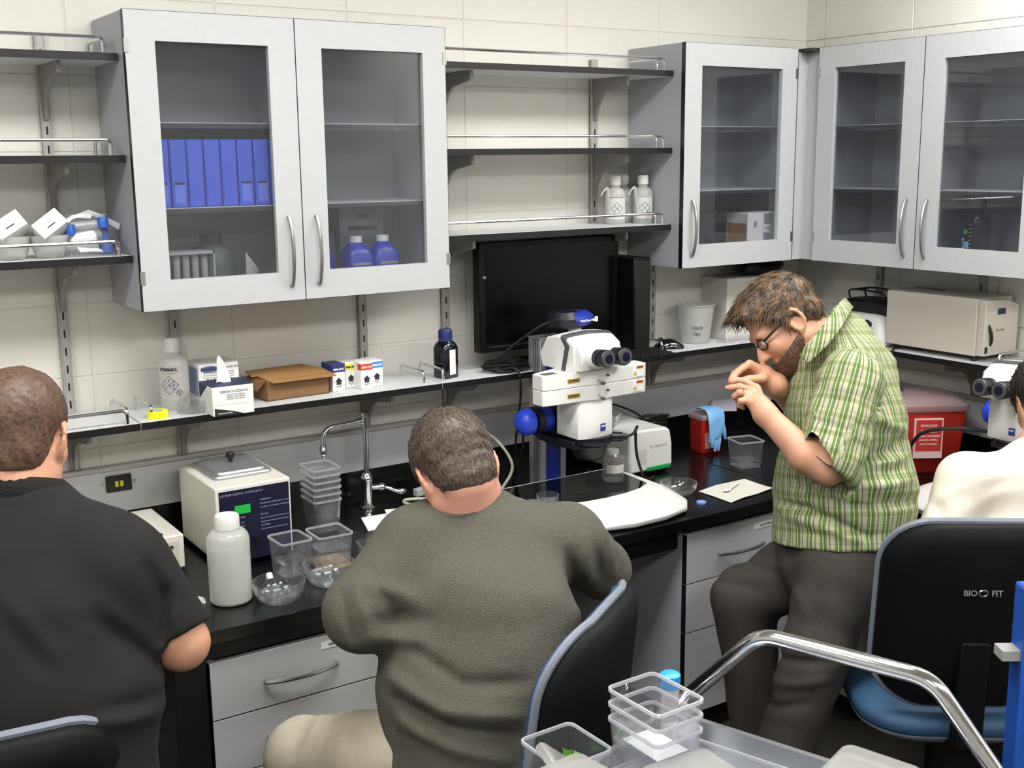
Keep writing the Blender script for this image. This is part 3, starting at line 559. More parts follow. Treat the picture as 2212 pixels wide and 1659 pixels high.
# --- squeeze bottles on the shelf above the monitor
def squeeze(loc, rz, lab):
    t = thing('squeeze_bottle', lab, 'bottle', loc, rz, 'squeeze bottles above the monitor')
    MB().lathe(bottle_prof(0.036, 0.142, 0.016, 0.016, 0.028), 26).build('body', M_MILK, t)
    MB().lathe([(0.0195, 0.136), (0.0195, 0.164), (0.017, 0.168), (0, 0.168)], 20).build('cap', M_CAPW, t)
    MB().tube(spline([(-0.030, 0, 0.06), (-0.036, 0, 0.10), (-0.042, 0, 0.125), (-0.062, -0.004, 0.118), (-0.082, -0.008, 0.100)]), [0.006] * 12 + [0.006, 0.0055, 0.005, 0.0045, 0.004, 0.0035, 0.003, 0.003, 0.0028, 0.0026, 0.0024, 0.0022, 0.002], 8).build('spout', M_MILK, t)
    a = -PI / 2 - 0.50 - rz
    m = MB(); R2 = 0.0364
    for k in range(12): 
        b = a - 0.85 + 0.155 * k; m.add([(R2 * math.cos(b), R2 * math.sin(b), 0.018), (R2 * math.cos(b + 0.155), R2 * math.sin(b + 0.155), 0.018), (R2 * math.cos(b + 0.155), R2 * math.sin(b + 0.155), 0.096), (R2 * math.cos(b), R2 * math.sin(b), 0.096)], [(0, 1, 2, 3)])
    m.build('label', mat('label_film', 'c6c8c6', 0.6), t)
    MB().tube([(0.0368 * math.cos(a - 0.8 + 0.16 * k), 0.0368 * math.sin(a - 0.8 + 0.16 * k), 0.093) for k in range(11)], 0.0006, 4).build('label_line', M_INK, t)
    diamond_sign(t, 0.0369, 0.021, 0.055, a, M_INK)
SZ = 1.6225
squeeze((-1.058, -0.115, SZ), 0.15, 'leftmost white squeeze bottle with hazard diamond above the monitor')
squeeze((-0.978, -0.060, SZ), -0.1, 'rear white squeeze bottle half hidden between the two front ones')
squeeze((-0.950, -0.135, SZ), 0.1, 'rightmost white squeeze bottle with hazard diamond above the monitor')
# --- things on the lowest left shelf
M_CUP = mat('white_styrofoam', 'ececea', 0.7); S1 = 1.6155
def cup(loc, tilt, rz, lab):
    t = thing('box_topped_cup', lab, 'cup', loc, rz, 'white cups on the left shelf')
    MB().lathe([(0, 0), (0.032, 0), (0.037, 0.01), (0.049, 0.055), (0.049, 0.058), (0.046, 0.058), (0.034, 0.012), (0, 0.010)], 24).build('cup', M_MILK, t)
    M4 = Matrix.Translation((0.0, -0.01, 0.075)) @ Matrix.Rotation(tilt, 4, 'Y') @ Matrix.Rotation(-0.5, 4, 'X')
    m = MB(); m.box(-0.038, 0.038, -0.038, 0.038, -0.024, 0.024, M4); m.build('carton', M_CUP, t, bevel=0.001)
    m = MB(); m.box(-0.012, 0.012, -0.0386, -0.0381, -0.008, -0.005, M4); m.build('printed_dash', M_INK, t)
cup((-3.065, -0.165, S1), -0.55, 0.0, 'leftmost white cup with a tipped little box on the left shelf')
cup((-2.975, -0.175, S1), -0.60, 0.15, 'white cup with a tipped little box beside the plastic bag')
t = thing('plastic_bag', 'clear plastic bag of blue-capped tubes with a white folded top on the left shelf', 'bag', (-2.873, -0.135, S1), 0.0)
rows = []; rnd = random.Random(3)
for i in range(9):
    a = i / 8; z = 0.002 + 0.105 * a; sx = 0.072 * (1 - 0.18 * a); sy = 0.07 * (1 - 0.75 * a)
    rows.append([(sx * (abs(math.cos(q)) ** 0.5) * (1 if math.cos(q) > 0 else -1) + rnd.uniform(-0.003, 0.003), sy * (abs(math.sin(q)) ** 0.6) * (1 if math.sin(q) > 0 else -1) + rnd.uniform(-0.004, 0.004), z + rnd.uniform(-0.002, 0.002)) for q in [2 * PI * k / 24 for k in range(24)]])
MB().loops(rows).build('film', clear_mat('bag_film', (0.86, 0.87, 0.9), 0.12, (0.9, 0.9, 0.93), edge=0.5), t)
MB().add([(-0.085, -0.012, 0.088), (-0.03, -0.012, 0.104), (0.01, -0.014, 0.118), (0.035, -0.016, 0.108), (0.09, -0.014, 0.078), (0.086, -0.010, 0.062), (0.03, -0.010, 0.098), (0.008, -0.008, 0.106), (-0.03, -0.008, 0.094), (-0.08, -0.008, 0.078)], [(0, 1, 8, 9), (1, 2, 7, 8), (2, 3, 6, 7), (3, 4, 5, 6)]).build('folded_top', M_PAPER, t)
M_BC = mat('bright_blue_cap', '2f63c0', 0.4)
for k, (x, y, z) in enumerate(((0.048, -0.03, 0.004), (0.045, -0.01, 0.04), (-0.045, -0.03, 0.055), (0.05, 0.02, 0.004), (0.04, -0.035, 0.072))): MB().lathe([(0, z), (0.014, z), (0.014, z + 0.024), (0.012, z + 0.027), (0, z + 0.027)], 16, c=(x, y, 0)).build('tube_cap', M_BC, t)
for k, (x, z) in enumerate(((-0.02, 0.02), (-0.01, 0.05), (0.0, 0.075))): MB().cyl((x - 0.04, -0.02, z), (x + 0.045, -0.018, z + 0.004), 0.013).build('tube', M_MILK, t)
# ================================================================ things inside the wall cabinets
CI = CZ + 0.018
M_BIND = mat('blue_binder', '4464dd', 0.5)
n = 9
for k in range(n):
    x = -2.742 + k * 0.0465
    t = thing('ring_binder', ('leftmost', 'second', 'third', 'fourth', 'fifth', 'sixth', 'seventh', 'eighth', 'rightmost')[k] + ' blue ring binder from the left behind the left cabinet door', 'binder', (x, -0.14, CZ + 0.2655), 0, 'blue binders in the wall cabinet')
    MB().box(-0.0215, 0.0215, -0.118, 0.11, 0, 0.178).build('cover', M_BIND, t, bevel=0.004)
    if k in (0, 1, 2, 6, 7): MB().box(-0.013, 0.013, -0.1186, -0.1180, 0.012, 0.062).build('spine_label', mat('binder_label', '6a86ee', 0.6), t); MB().box(-0.014, 0.014, -0.1188, -0.1180, 0.060, 0.066).build('label_holder', M_NAVY, t)
M_GREYP = mat('grey_tub', '8f949a', 0.5)
t = thing('tube_rack', 'pale tube rack full of tubes at the bottom of the left cabinet', 'rack', (-2.655, -0.19, CI + 0.001))
m = MB(); m.box(-0.10, 0.10, -0.04, 0.04, 0.0, 0.006); m.box(-0.10, 0.10, -0.04, 0.04, 0.118, 0.126); m.box(-0.10, -0.096, -0.04, 0.04, 0, 0.126); m.box(0.096, 0.10, -0.04, 0.04, 0, 0.126); m.build('frame', mat('grey_rack', 'a9adb2', 0.5), t, smooth=0)
for k in range(7): MB().lathe([(0, 0.008), (0.008, 0.012), (0.009, 0.06), (0.009, 0.116), (0, 0.116)], 12, c=(-0.08 + k * 0.026, -0.02, 0)).build('tube', M_MILK, t)
t = thing('storage_jug', 'grey-green storage jug at the back of the left cabinet floor', 'jug', (-2.53, -0.13, CI + 0.001))
MB().lathe([(0, 0), (0.055, 0), (0.06, 0.01), (0.06, 0.10), (0.05, 0.125), (0.03, 0.14), (0, 0.14)], 24).build('body', mat('grey_green_jug', '5a6a66', 0.4), t); MB().lathe([(0.032, 0.14), (0.032, 0.165), (0, 0.168)], 20).build('lid', mat('dark_green_lid', '33453f', 0.5), t)
tag(MB().add([(-2.468, -0.235, CI + 0.055), (-2.468, -0.235, CI + 0.118), (-2.418, -0.20, CI + 0.064), (-2.466, -0.215, CI + 0.001), (-2.44, -0.17, CI + 0.001)], [(0, 2, 1), (0, 3, 2), (3, 4, 2), (3, 0, 1), (1, 2, 4), (1, 4, 3)]).build('folded_card', M_CARD), 'white folded card triangle at the lower right of the left cabinet door', 'card')
t = thing('bottle_carton', 'grey boxed kit standing behind the blue jugs in the wall cabinet', 'box', (-2.055, -0.09, CI + 0.001)); MB().box(-0.075, 0.075, -0.04, 0.05, 0, 0.225).build('carton', M_GREYP, t, bevel=0.002); MB().box(-0.02, 0.02, -0.0406, -0.04, 0.195, 0.203).build('dark_mark', M_BLK, t); MB().box(-0.045, 0.05, -0.0406, -0.04, 0.155, 0.168).build('dark_band', M_BLK, t)
M_BJ = mat('deep_blue_liquid', '1a2cae', 0.3)
for x, nm in ((-2.105, 'left blue detergent jug behind the right door of the wide cabinet'), (-2.015, 'right blue detergent jug behind the right door of the wide cabinet')):
    t = thing('detergent_jug', nm, 'jug', (x, -0.185, CI + 0.001), 0, 'blue detergent jugs')
    MB().loops([[(xx, yy, z) for xx, yy in rrect(a, b, 0.018, 5)] for a, b, z in ((0.078, 0.078, 0), (0.084, 0.084, 0.006), (0.084, 0.084, 0.09), (0.05, 0.05, 0.118), (0.036, 0.036, 0.125))]).build('body', M_BJ, t)
    MB().lathe([(0.019, 0.124), (0.019, 0.142), (0, 0.144)], 16).build('cap', M_WHITE, t); MB().box(-0.03, 0.03, -0.0428, -0.0422, 0.058, 0.066).build('label', M_GREYP, t)
t = thing('blue_sponge_pack', 'dark blue pack standing left of the detergent jugs in the cabinet', 'pack', (-2.185, -0.12, CI + 0.001)); MB().box(-0.03, 0.03, -0.04, 0.06, 0, 0.165).build('pack', mat('slate_blue', '30385e', 0.5), t, bevel=0.008); MB().box(-0.02, 0.02, -0.0406, -0.04, 0.03, 0.09).build('label', MATS['deep_blue_liquid'], t)
t = thing('kit_carton', 'white and tan kit carton inside the single-door cabinet', 'box', (-0.50, -0.20, CI + 0.001), 0.0)
MB().box(-0.05, 0.03, -0.055, 0.055, 0, 0.158).build('carton', M_CARD, t, bevel=0.001); MB().box(-0.0508, -0.0502, -0.05, 0.05, 0.02, 0.12).build('tan_side', mat('tan_print', 'a5805c', 0.7), t); MB().box(-0.018, -0.004, -0.0556, -0.055, 0.105, 0.127).build('symbol', M_GREYP, t)
t = thing('kit_carton', 'narrow white carton with grey print right of the white and tan one', 'box', (-0.432, -0.20, CI + 0.001), 0.0)
MB().box(-0.032, 0.032, -0.05, 0.05, 0, 0.160).build('carton', M_CARD, t, bevel=0.001); MB().box(-0.03, 0.01, -0.0506, -0.05, 0.115, 0.155).build('grey_panel', M_GREYP, t); MB().prism([(-0.03, 0.005), (0.012, 0.005), (0.004, 0.080), (-0.03, 0.085)], 'y', -0.0506, -0.05).build('grey_shape', mat('blue_grey_print', '888ea0', 0.6), t)
text('sample', 0.011, MATS['grey_ink'], t, (-0.01, -0.0508, 0.100), FRONT)
t = thing('round_tin', 'dark round tin at the left of the single-door cabinet floor', 'tin', (-0.715, -0.15, CI + 0.001)); MB().lathe([(0, 0), (0.075, 0), (0.075, 0.16), (0, 0.16)], 28).build('body', mat('dark_grey_tin', '3c3f45', 0.4), t); MB().lathe([(0.077, 0.135), (0.077, 0.165), (0, 0.167)], 28).build('lid', mat('dark_grey_tin_lid', '2e3136', 0.4), t)
t = thing('reagent_bottle', 'tall graduated reagent bottle with black cap and blue tape in the right-wall cabinet', 'bottle', (-0.225, -0.985, CI + 0.001), -PI / 2)
MB().lathe(bottle_prof(0.044, 0.205, 0.018, 0.03, 0.04), 28).build('body', clear_mat('dim_glass', (0.6, 0.62, 0.65), 0.05, (0.5, 0.55, 0.6)), t)
MB().lathe([(0.024, 0.19), (0.024, 0.222), (0, 0.225)], 20).build('cap', M_BLACK, t)
def patch(parent, r, a0, a1, z0, z1, m, name):
    mm = MB(); N = 8
    for k in range(N): b = a0 + (a1 - a0) * k / N; c = a0 + (a1 - a0) * (k + 1) / N; mm.add([(r * math.cos(b), r * math.sin(b), z0), (r * math.cos(c), r * math.sin(c), z0), (r * math.cos(c), r * math.sin(c), z1), (r * math.cos(b), r * math.sin(b), z1)], [(0, 1, 2, 3)])
    return mm.build(name, m, parent)
A = -PI / 2 - 0.55 + 0.0
patch(t, 0.0446, A - 0.9, A + 0.55, 0.058, 0.080, mat('light_blue_tape', '8fc3e6', 0.6), 'blue_tape'); patch(t, 0.0446, A - 0.9, A + 0.15, 0.03, 0.058, M_PAPER, 'paper_label'); patch(t, 0.0446, A - 0.1, A + 0.42, 0.105, 0.118, mat('green_print', '62a84a', 0.6), 'green_mark')
patch(t, 0.0444, A - 0.85, A + 0.1, 0.080, 0.091, M_NAVY, 'name_band'); wrap_text('TRITON', 0.010, M_PAPER, t, 0.0450, A - 0.38, 0.0855)
m = MB()
for k in range(9): m.tube([(0.0447 * math.cos(A + 0.55 + 0.05 * j), 0.0447 * math.sin(A + 0.55 + 0.05 * j), 0.035 + 0.0125 * k) for j in range(5)], 0.0008, 4)
m.build('graduations', M_PAPER, t)
# ================================================================ things on the bench
BZ = 0.7605
# --- water bath
t = thing('water_bath', 'off-white water bath with dark blue control panel and green display', 'water bath', (-2.545, -0.245, BZ), 0.0)
MB().box(-0.108, 0.108, -0.155, 0.155, 0.012, 0.228).build('case', M_OFFW, t, bevel=0.004)
MB().box(-0.099, 0.102, -0.1562, -0.1548, 0.014, 0.217).build('control_panel', mat('navy_panel', '15172e', 0.35), t)
MB().box(-0.057, -0.012, -0.1572, -0.1560, 0.148, 0.172).build('display', mat('green_display', '1f9a3c', 0.3, emit=0.25), t)
M_PRINT = mat('pale_print', '8f93b0', 0.7)
text('ISOTEMP DIGITAL WATER BATH', 0.0085, M_PRINT, t, (-0.035, -0.1568, 0.205), FRONT)
for k, s_ in enumerate(('OPERATION', 'Fill bath with distilled water to cover', 'the diffuser tray before switching on.', '', 'SETTING', 'Press SET and turn the knob to the', 'temperature required then release.', 'CAUTION', 'Do not leave the bath to run dry.')): 
    if s_: text(s_, 0.0058, M_PRINT, t, (0.016, -0.1568, 0.178 - 0.0105 * k), FRONT, align='LEFT')
for z, s_ in ((0.137, 'TEMP'), (0.122, 'SET'), (0.112, 'RUN')): text(s_, 0.006, M_PRINT, t, (-0.035, -0.1568, z), FRONT)
for z in (0.085, 0.065): MB().cyl((-0.036, -0.1562, z), (-0.036, -0.166, z), 0.0045).build('button', M_YEL, t)
MB().cyl((0.0, -0.1562, 0.07), (0.0, -0.172, 0.07), 0.010).build('knob', M_BLACK, t)
MB().loops([[(x + 0.005, y + 0.025, z) for x, y in rrect(a, b, 0.022, 5)] for a, b, z in ((0.168, 0.205, 0.2285), (0.172, 0.209, 0.234), (0.168, 0.205, 0.238), (0.150, 0.186, 0.240), (0.146, 0.182, 0.246), (0.10, 0.12, 0.2485))]).build('lid', mat('satin_steel', 'b4b6ba', 0.35, 0.7), t)
MB().lathe([(0.006, 0.248), (0.006, 0.258), (0.0115, 0.262), (0.0125, 0.27), (0.009, 0.276), (0, 0.277)], 18, c=(0.005, 0.03, 0)).build('lid_knob', M_BLACK, t)
for x in (-0.09, 0.09):
    for y in (-0.13, 0.13): MB().cyl((x, y, 0), (x, y, 0.012), 0.012).build('foot', M_RUB, t)
# --- white instrument half hidden behind the black shirt
t = thing('bench_instrument', 'low off-white instrument box between the black shirt and the water bath', 'instrument', (-2.885, -0.205, BZ))
MB().box(-0.155, 0.155, -0.145, 0.145, 0.01, 0.105).build('case', M_OFFW, t, bevel=0.004)
MB().box(0.02, 0.14, -0.1462, -0.145, 0.03, 0.09).build('front_panel', mat('cream_panel', 'c9c6b4', 0.5), t); MB().cyl((0.12, -0.146, 0.075), (0.12, -0.152, 0.075), 0.004).build('button', M_BLK, t)
MB().box(0.09, 0.105, -0.125, -0.11, 0.105, 0.108).build('latch', M_BLK, t)
for x in (-0.13, 0.13):
    for y in (-0.12, 0.12): MB().cyl((x, y, 0), (x, y, 0.01), 0.012).build('foot', M_RUB, t)
# --- big translucent bottle
t = thing('wide_mouth_bottle', 'large translucent wide-mouth plastic bottle of liquid at the bench edge', 'bottle', (-2.705, -0.632, BZ))
MB().lathe([(0, 0), (0.046, 0), (0.053, 0.008), (0.0535, 0.16)] + [(0.030 + 0.0235 * math.cos(a), 0.16 + 0.03 * math.sin(a)) for a in (0.3, 0.6, 0.9, 1.2, 1.5)] + [(0.0295, 0.2), (0, 0.2)], 36).build('body', clear_mat('bottle_plastic', (0.75, 0.76, 0.75), 0.6, (0.93, 0.94, 0.91), rough=0.25, edge=0.3), t); MB().lathe([(0, 0.003), (0.050, 0.003), (0.051, 0.01), (0.051, 0.145), (0, 0.145)], 32).build('liquid', mat('cloudy_liquid', 'd2d5cf', 0.3), t)
MB().lathe([(0.0285, 0.192), (0.031, 0.194), (0.031, 0.222), (0.028, 0.227), (0, 0.228)], 32).build('cap', mat('milk_white_cap', 'dededb', 0.4, sub=0.2), t)
tag(MB().add([(-2.80, -0.60, BZ), (-2.765, -0.615, BZ), (-2.755, -0.58, BZ), (-2.79, -0.565, BZ), (-2.795, -0.598, BZ + 0.012), (-2.77, -0.61, BZ + 0.016), (-2.765, -0.585, BZ + 0.008), (-2.788, -0.575, BZ + 0.013)], [(0, 1, 5, 4), (1, 2, 6, 5), (2, 3, 7, 6), (3, 0, 4, 7), (4, 5, 6), (4, 6, 7)]).build('crumpled_label', M_PAPER), 'small crumpled white paper left of the large translucent bottle', 'paper')
# --- glass culture bowls
M_WATER = clear_mat('still_water', (0.93, 0.95, 0.96), 0.03, (0.8, 0.82, 0.85), rough=0.01, ior=1.33, edge=0.25)
def bowl(loc, r, h, lab, group):
    t = thing('glass_bowl', lab, 'bowl', loc, 0, group); N = 9
    out = [(r * (0.42 + 0.58 * math.sin(PI / 2 * k / N)), 0.002 + (h - 0.002) * (1 - math.cos(PI / 2 * k / N))) for k in range(N + 1)]
    inn = [(a - 0.003, b + 0.003) for a, b in out[::-1]]; inn[0] = (out[-1][0] - 0.003, h)
    MB().lathe([(0, 0.0)] + [(r * 0.40, 0.0)] + out + inn + [(0, 0.006)], 40).build('glass', M_CLEARG, t); return t
g = 'glass culture bowls at the bench edge'
t = bowl((-2.608, -0.712, BZ), 0.067, 0.058, 'glass bowl nearest the bench edge with a white-capped vial in it', g)
MB().lathe([(0, 0.026), (0.054, 0.026)], 32).build('water', M_WATER, t)
m = MB(); rnd = random.Random(5)
for k in range(14):
    a = rnd.uniform(0, 6.28); r = rnd.uniform(0.0, 0.028); b = rnd.uniform(0, 6.28); m.tube([(r * math.cos(a), r * math.sin(a), 0.009 + 0.001 * (k % 4)), (r * math.cos(a) + 0.010 * math.cos(b), r * math.sin(a) + 0.010 * math.sin(b), 0.010 + 0.001 * (k % 3))], 0.0009, 5)
o = m.build('root_bits', mat('tan_roots', '9a7a5a', 0.7), t); o['kind'] = 'stuff'
t = thing('sample_vial', 'small clear vial with white cap leaning in the front glass bowl', 'vial', (-2.612, -0.695, BZ + 0.010)); t.rotation_euler = (-0.35, -0.12, 0)
MB().lathe([(0, 0), (0.012, 0), (0.0125, 0.004), (0.0125, 0.048), (0, 0.048)], 18).build('glass', M_CLEARG, t); MB().lathe([(0.0085, 0.047), (0.0085, 0.058), (0.006, 0.062), (0, 0.063)], 16).build('cap', M_WHITE, t)
t = bowl((-2.452, -0.672, BZ), 0.068, 0.060, 'glass bowl of water just behind the one with the vial', g)
MB().lathe([(0, 0.030), (0.058, 0.030)], 32).build('water', M_WATER, t)
# --- clear square plant tanks
def tank(loc, rz, w, d, h, lab, group, m=None, name='plant_tank', water=None, notch=True, taper=0.88, parent=None):
    t = thing(name, lab, 'container', loc, rz, group)
    MB().vessel(w, d, h, 0.012, 0.0018, taper, 0.0, 0.0025).build('box', m or M_CLEAR, t)
    if notch:
        o_ = rrect(w + 0.005, d + 0.005, 0.0135, 4); i_ = rrect(w - 0.002, d - 0.002, 0.011, 4)
        MB().loops([[(x, y, h - 0.0045) for x, y in i_], [(x, y, h - 0.0045) for x, y in o_], [(x, y, h + 0.0008) for x, y in o_], [(x, y, h + 0.0008) for x, y in i_], [(x, y, h - 0.0045) for x, y in i_]], cap0=False, cap1=False).build('rim', M_RIM, t, smooth=0)
    if water: 
        wv = w * (taper + (1 - taper) * water) - 0.006; dv = d * (taper + (1 - taper) * water) - 0.006
        MB().prism(rrect(wv, dv, 0.011, 4), 'z', 0.004, h * water).build('water', M_WATER, t)
    return t
g = 'clear plant tanks on the bench'
tank((-2.497, -0.525, BZ), 0.03, 0.088, 0.100, 0.098, 'clear square tank of water in front of the water bath panel', g, water=0.35)
t = tank((-2.386, -0.535, BZ), -0.02, 0.098, 0.104, 0.098, 'clear square tank with brown water beside the front tank stack', g, water=0.55)
MB().prism(rrect(0.088, 0.094, 0.01, 4), 'z', 0.003, 0.012).build('sediment', mat('tan_sediment', '9b8468', 0.8, noise=0.3, nscale=60), t)
for k in range(6):
    tank((-2.268, -0.222, BZ + 0.0195 * k), 0.0, 0.088, 0.108, 0.098, ('lowest', 'second-lowest', 'third from bottom', 'third from top', 'second from top', 'topmost')[k] + ' of the nested clear tanks stacked beside the faucet', 'nested tanks by the faucet')
t = thing('clear_tray', 'shallow clear plastic tray beside the seated person in grey', 'tray', (-2.222, -0.545, BZ), -0.15); MB().vessel(0.135, 0.11, 0.034, 0.014, 0.0018, 0.94, 0.0, 0.003).build('tray', M_CLEAR, t)
# --- faucet
t = thing('lab_faucet', 'chrome gooseneck lab faucet with serrated nozzle at the back of the bench', 'faucet', (-2.06, -0.112, BZ))
MB().lathe([(0, 0), (0.027, 0), (0.027, 0.004), (0.019, 0.007), (0.0175, 0.012), (0.0175, 0.088), (0.020, 0.092), (0.020, 0.100), (0.0135, 0.108), (0.0115, 0.115), (0, 0.115)], 28).build('base', M_CHROME, t)
MB().cyl((0, 0, 0.11), (0, 0, 0.30), 0.0095).build('pillar', M_CHROME, t)
MB().lathe([(0.0095, 0.262), (0.014, 0.266), (0.014, 0.30), (0.0165, 0.302), (0.0165, 0.311), (0.008, 0.316), (0, 0.316)], 20).build('swivel_head', M_CHROME, t)
MB().tube([(0, 0, 0.285), (-0.03, -0.002, 0.285)], 0.011, 14).build('collar', M_CHROME, t)
MB().tube([(-0.02, -0.002, 0.285), (-0.10, -0.010, 0.283)] + arc((-0.115, -0.0115, 0.283), (-0.150, -0.015, 0.282), (-0.152, -0.0155, 0.245)) + [(-0.153, -0.0155, 0.232)], 0.008, 14).build('spout', M_CHROME, t)
MB().lathe([(0, 0.176), (0.0035, 0.176), (0.005, 0.182), (0.004, 0.184), (0.006, 0.190), (0.005, 0.192), (0.007, 0.198), (0.006, 0.20), (0.008, 0.206), (0.012, 0.210), (0.012, 0.218), (0.009, 0.222), (0.009, 0.234), (0, 0.234)], 16, c=(-0.153, -0.0155, 0)).build('nozzle', M_STEEL, t)
MB().cyl((0.012, 0, 0.062), (0.045, -0.004, 0.060), 0.010).build('valve', M_CHROME, t); MB().sphere((0.05, -0.004, 0.06), 0.014).build('valve_cap', M_CHROME, t)
MB().tube(spline([(0.05, -0.006, 0.062), (0.075, -0.012, 0.052), (0.10, -0.018, 0.040), (0.13, -0.022, 0.040)]), [0.006] * 6 + [0.0075] * 6 + [0.009, 0.010, 0.010, 0.010, 0.009, 0.007, 0.004], 12).build('lever', M_CHROME, t)
# --- hose, plug, papers, sprig
M_HOSE = mat('cream_tubing', 'b9b8a4', 0.4)
tag(MB().tube(spline([(-1.655, -0.05, 0.945), (-1.60, -0.08, 0.94), (-1.555, -0.12, 0.895), (-1.56, -0.20, 0.835), (-1.65, -0.27, 0.79), (-1.71, -0.29, 0.768), (-1.80, -0.25, 0.7665), (-1.87, -0.16, 0.7665), (-1.93, -0.13, 0.7665), (-1.95, -0.17, 0.7665), (-1.90, -0.23, 0.7665), (-1.84, -0.24, 0.7665)]), 0.0052, 8).build('cream_hose', M_HOSE), 'cream rubber hose looping from the raceway down onto the bench', 'hose')
t = thing('plug_adapter', 'grey plug adapter lying on the bench behind the seated person', 'plug', (-1.86, -0.095, BZ), 0.2); MB().box(-0.02, 0.02, -0.012, 0.012, 0.0, 0.026).build('body', mat('plug_grey', 'aab0b0', 0.5), t, bevel=0.003); MB().box(0.02, 0.03, -0.008, 0.008, 0.005, 0.02).build('prongs', M_STEEL, t)
t = thing('wall_plug', 'black plug with cord in the outlet behind the seated person', 'plug', (-1.655, -0.062, 0.945)); MB().box(-0.014, 0.014, -0.02, 0.0175, -0.012, 0.012).build('plug_body', M_RUB, t, bevel=0.004); MB().tube(spline([(0, -0.015, -0.005), (0.012, -0.04, -0.03), (0.02, -0.05, -0.10), (0.02, -0.04, -0.18)]), 0.0035, 6).build('cord', M_RUB, t)
def sheet(lab, pts, z, zs=None, name='paper_sheet', m=None, group=None):
    zs = zs or [0] * len(pts); o = MB().add([(x, y, z + h) for (x, y), h in zip(pts, zs)] + [(x, y, z + h + 0.0012) for (x, y), h in zip(pts, zs)], [tuple(range(len(pts)))[::-1], tuple(range(len(pts), 2 * len(pts)))] + [(i, (i + 1) % len(pts), len(pts) + (i + 1) % len(pts), len(pts) + i) for i in range(len(pts))]).build(name, m or M_PAPER, smooth=0); return tag(o, lab, 'paper', group)
sheet('white paper sheet lying on the bench left of the grey sweater, lower one', [(-2.17, -0.335), (-1.97, -0.345), (-1.96, -0.215), (-2.13, -0.205)], BZ + 0.0005, group='white sheets by the faucet')
sheet('white folded sheet lying across the other sheet near the faucet', [(-2.08, -0.31), (-1.90, -0.34), (-1.885, -0.245), (-2.04, -0.190)], BZ + 0.003, [0, 0, 0.006, 0.004], group='white sheets by the faucet')
M_LEAF = mat('leaf_green', '4f8a2c', 0.5, noise=0.2, nscale=80)
def sprig(lab, loc, n, r, seed, up=0.03, name='plant_sprig'):
    rnd = random.Random(seed); t = thing(name, lab, 'plant', loc)
    for k in range(n):
        a = rnd.uniform(0, 6.28); rr_ = r * rnd.uniform(0.4, 1); z = up * rnd.uniform(0.3, 1); w = rnd.uniform(0.004, 0.007) * r / 0.03
        d = Vector((math.cos(a), math.sin(a), 0)); s2 = Vector((-d.y, d.x, 0)); p0 = d * 0.004 + Vector((0, 0, 0.003)); p1 = d * rr_ * 0.6 + Vector((0, 0, z)); p2 = d * rr_ + Vector((0, 0, z * 0.85))
        MB().add([p0, p1 + s2 * w, p2, p1 - s2 * w, p1 + Vector((0, 0, -0.002))], [(0, 1, 4), (0, 4, 3), (1, 2, 4), (4, 2, 3)]).build('leaf', M_LEAF, t)
    MB().cyl((0, 0, 0.0), (0.001, 0.001, up * 0.5), 0.0016, seg=6).build('stem', M_LEAF, t); return t
sprig('green leafy sprig on the bench by the hand of the seated person in grey', (-2.105, -0.425, BZ + 0.0005), 14, 0.042, 4, 0.035)
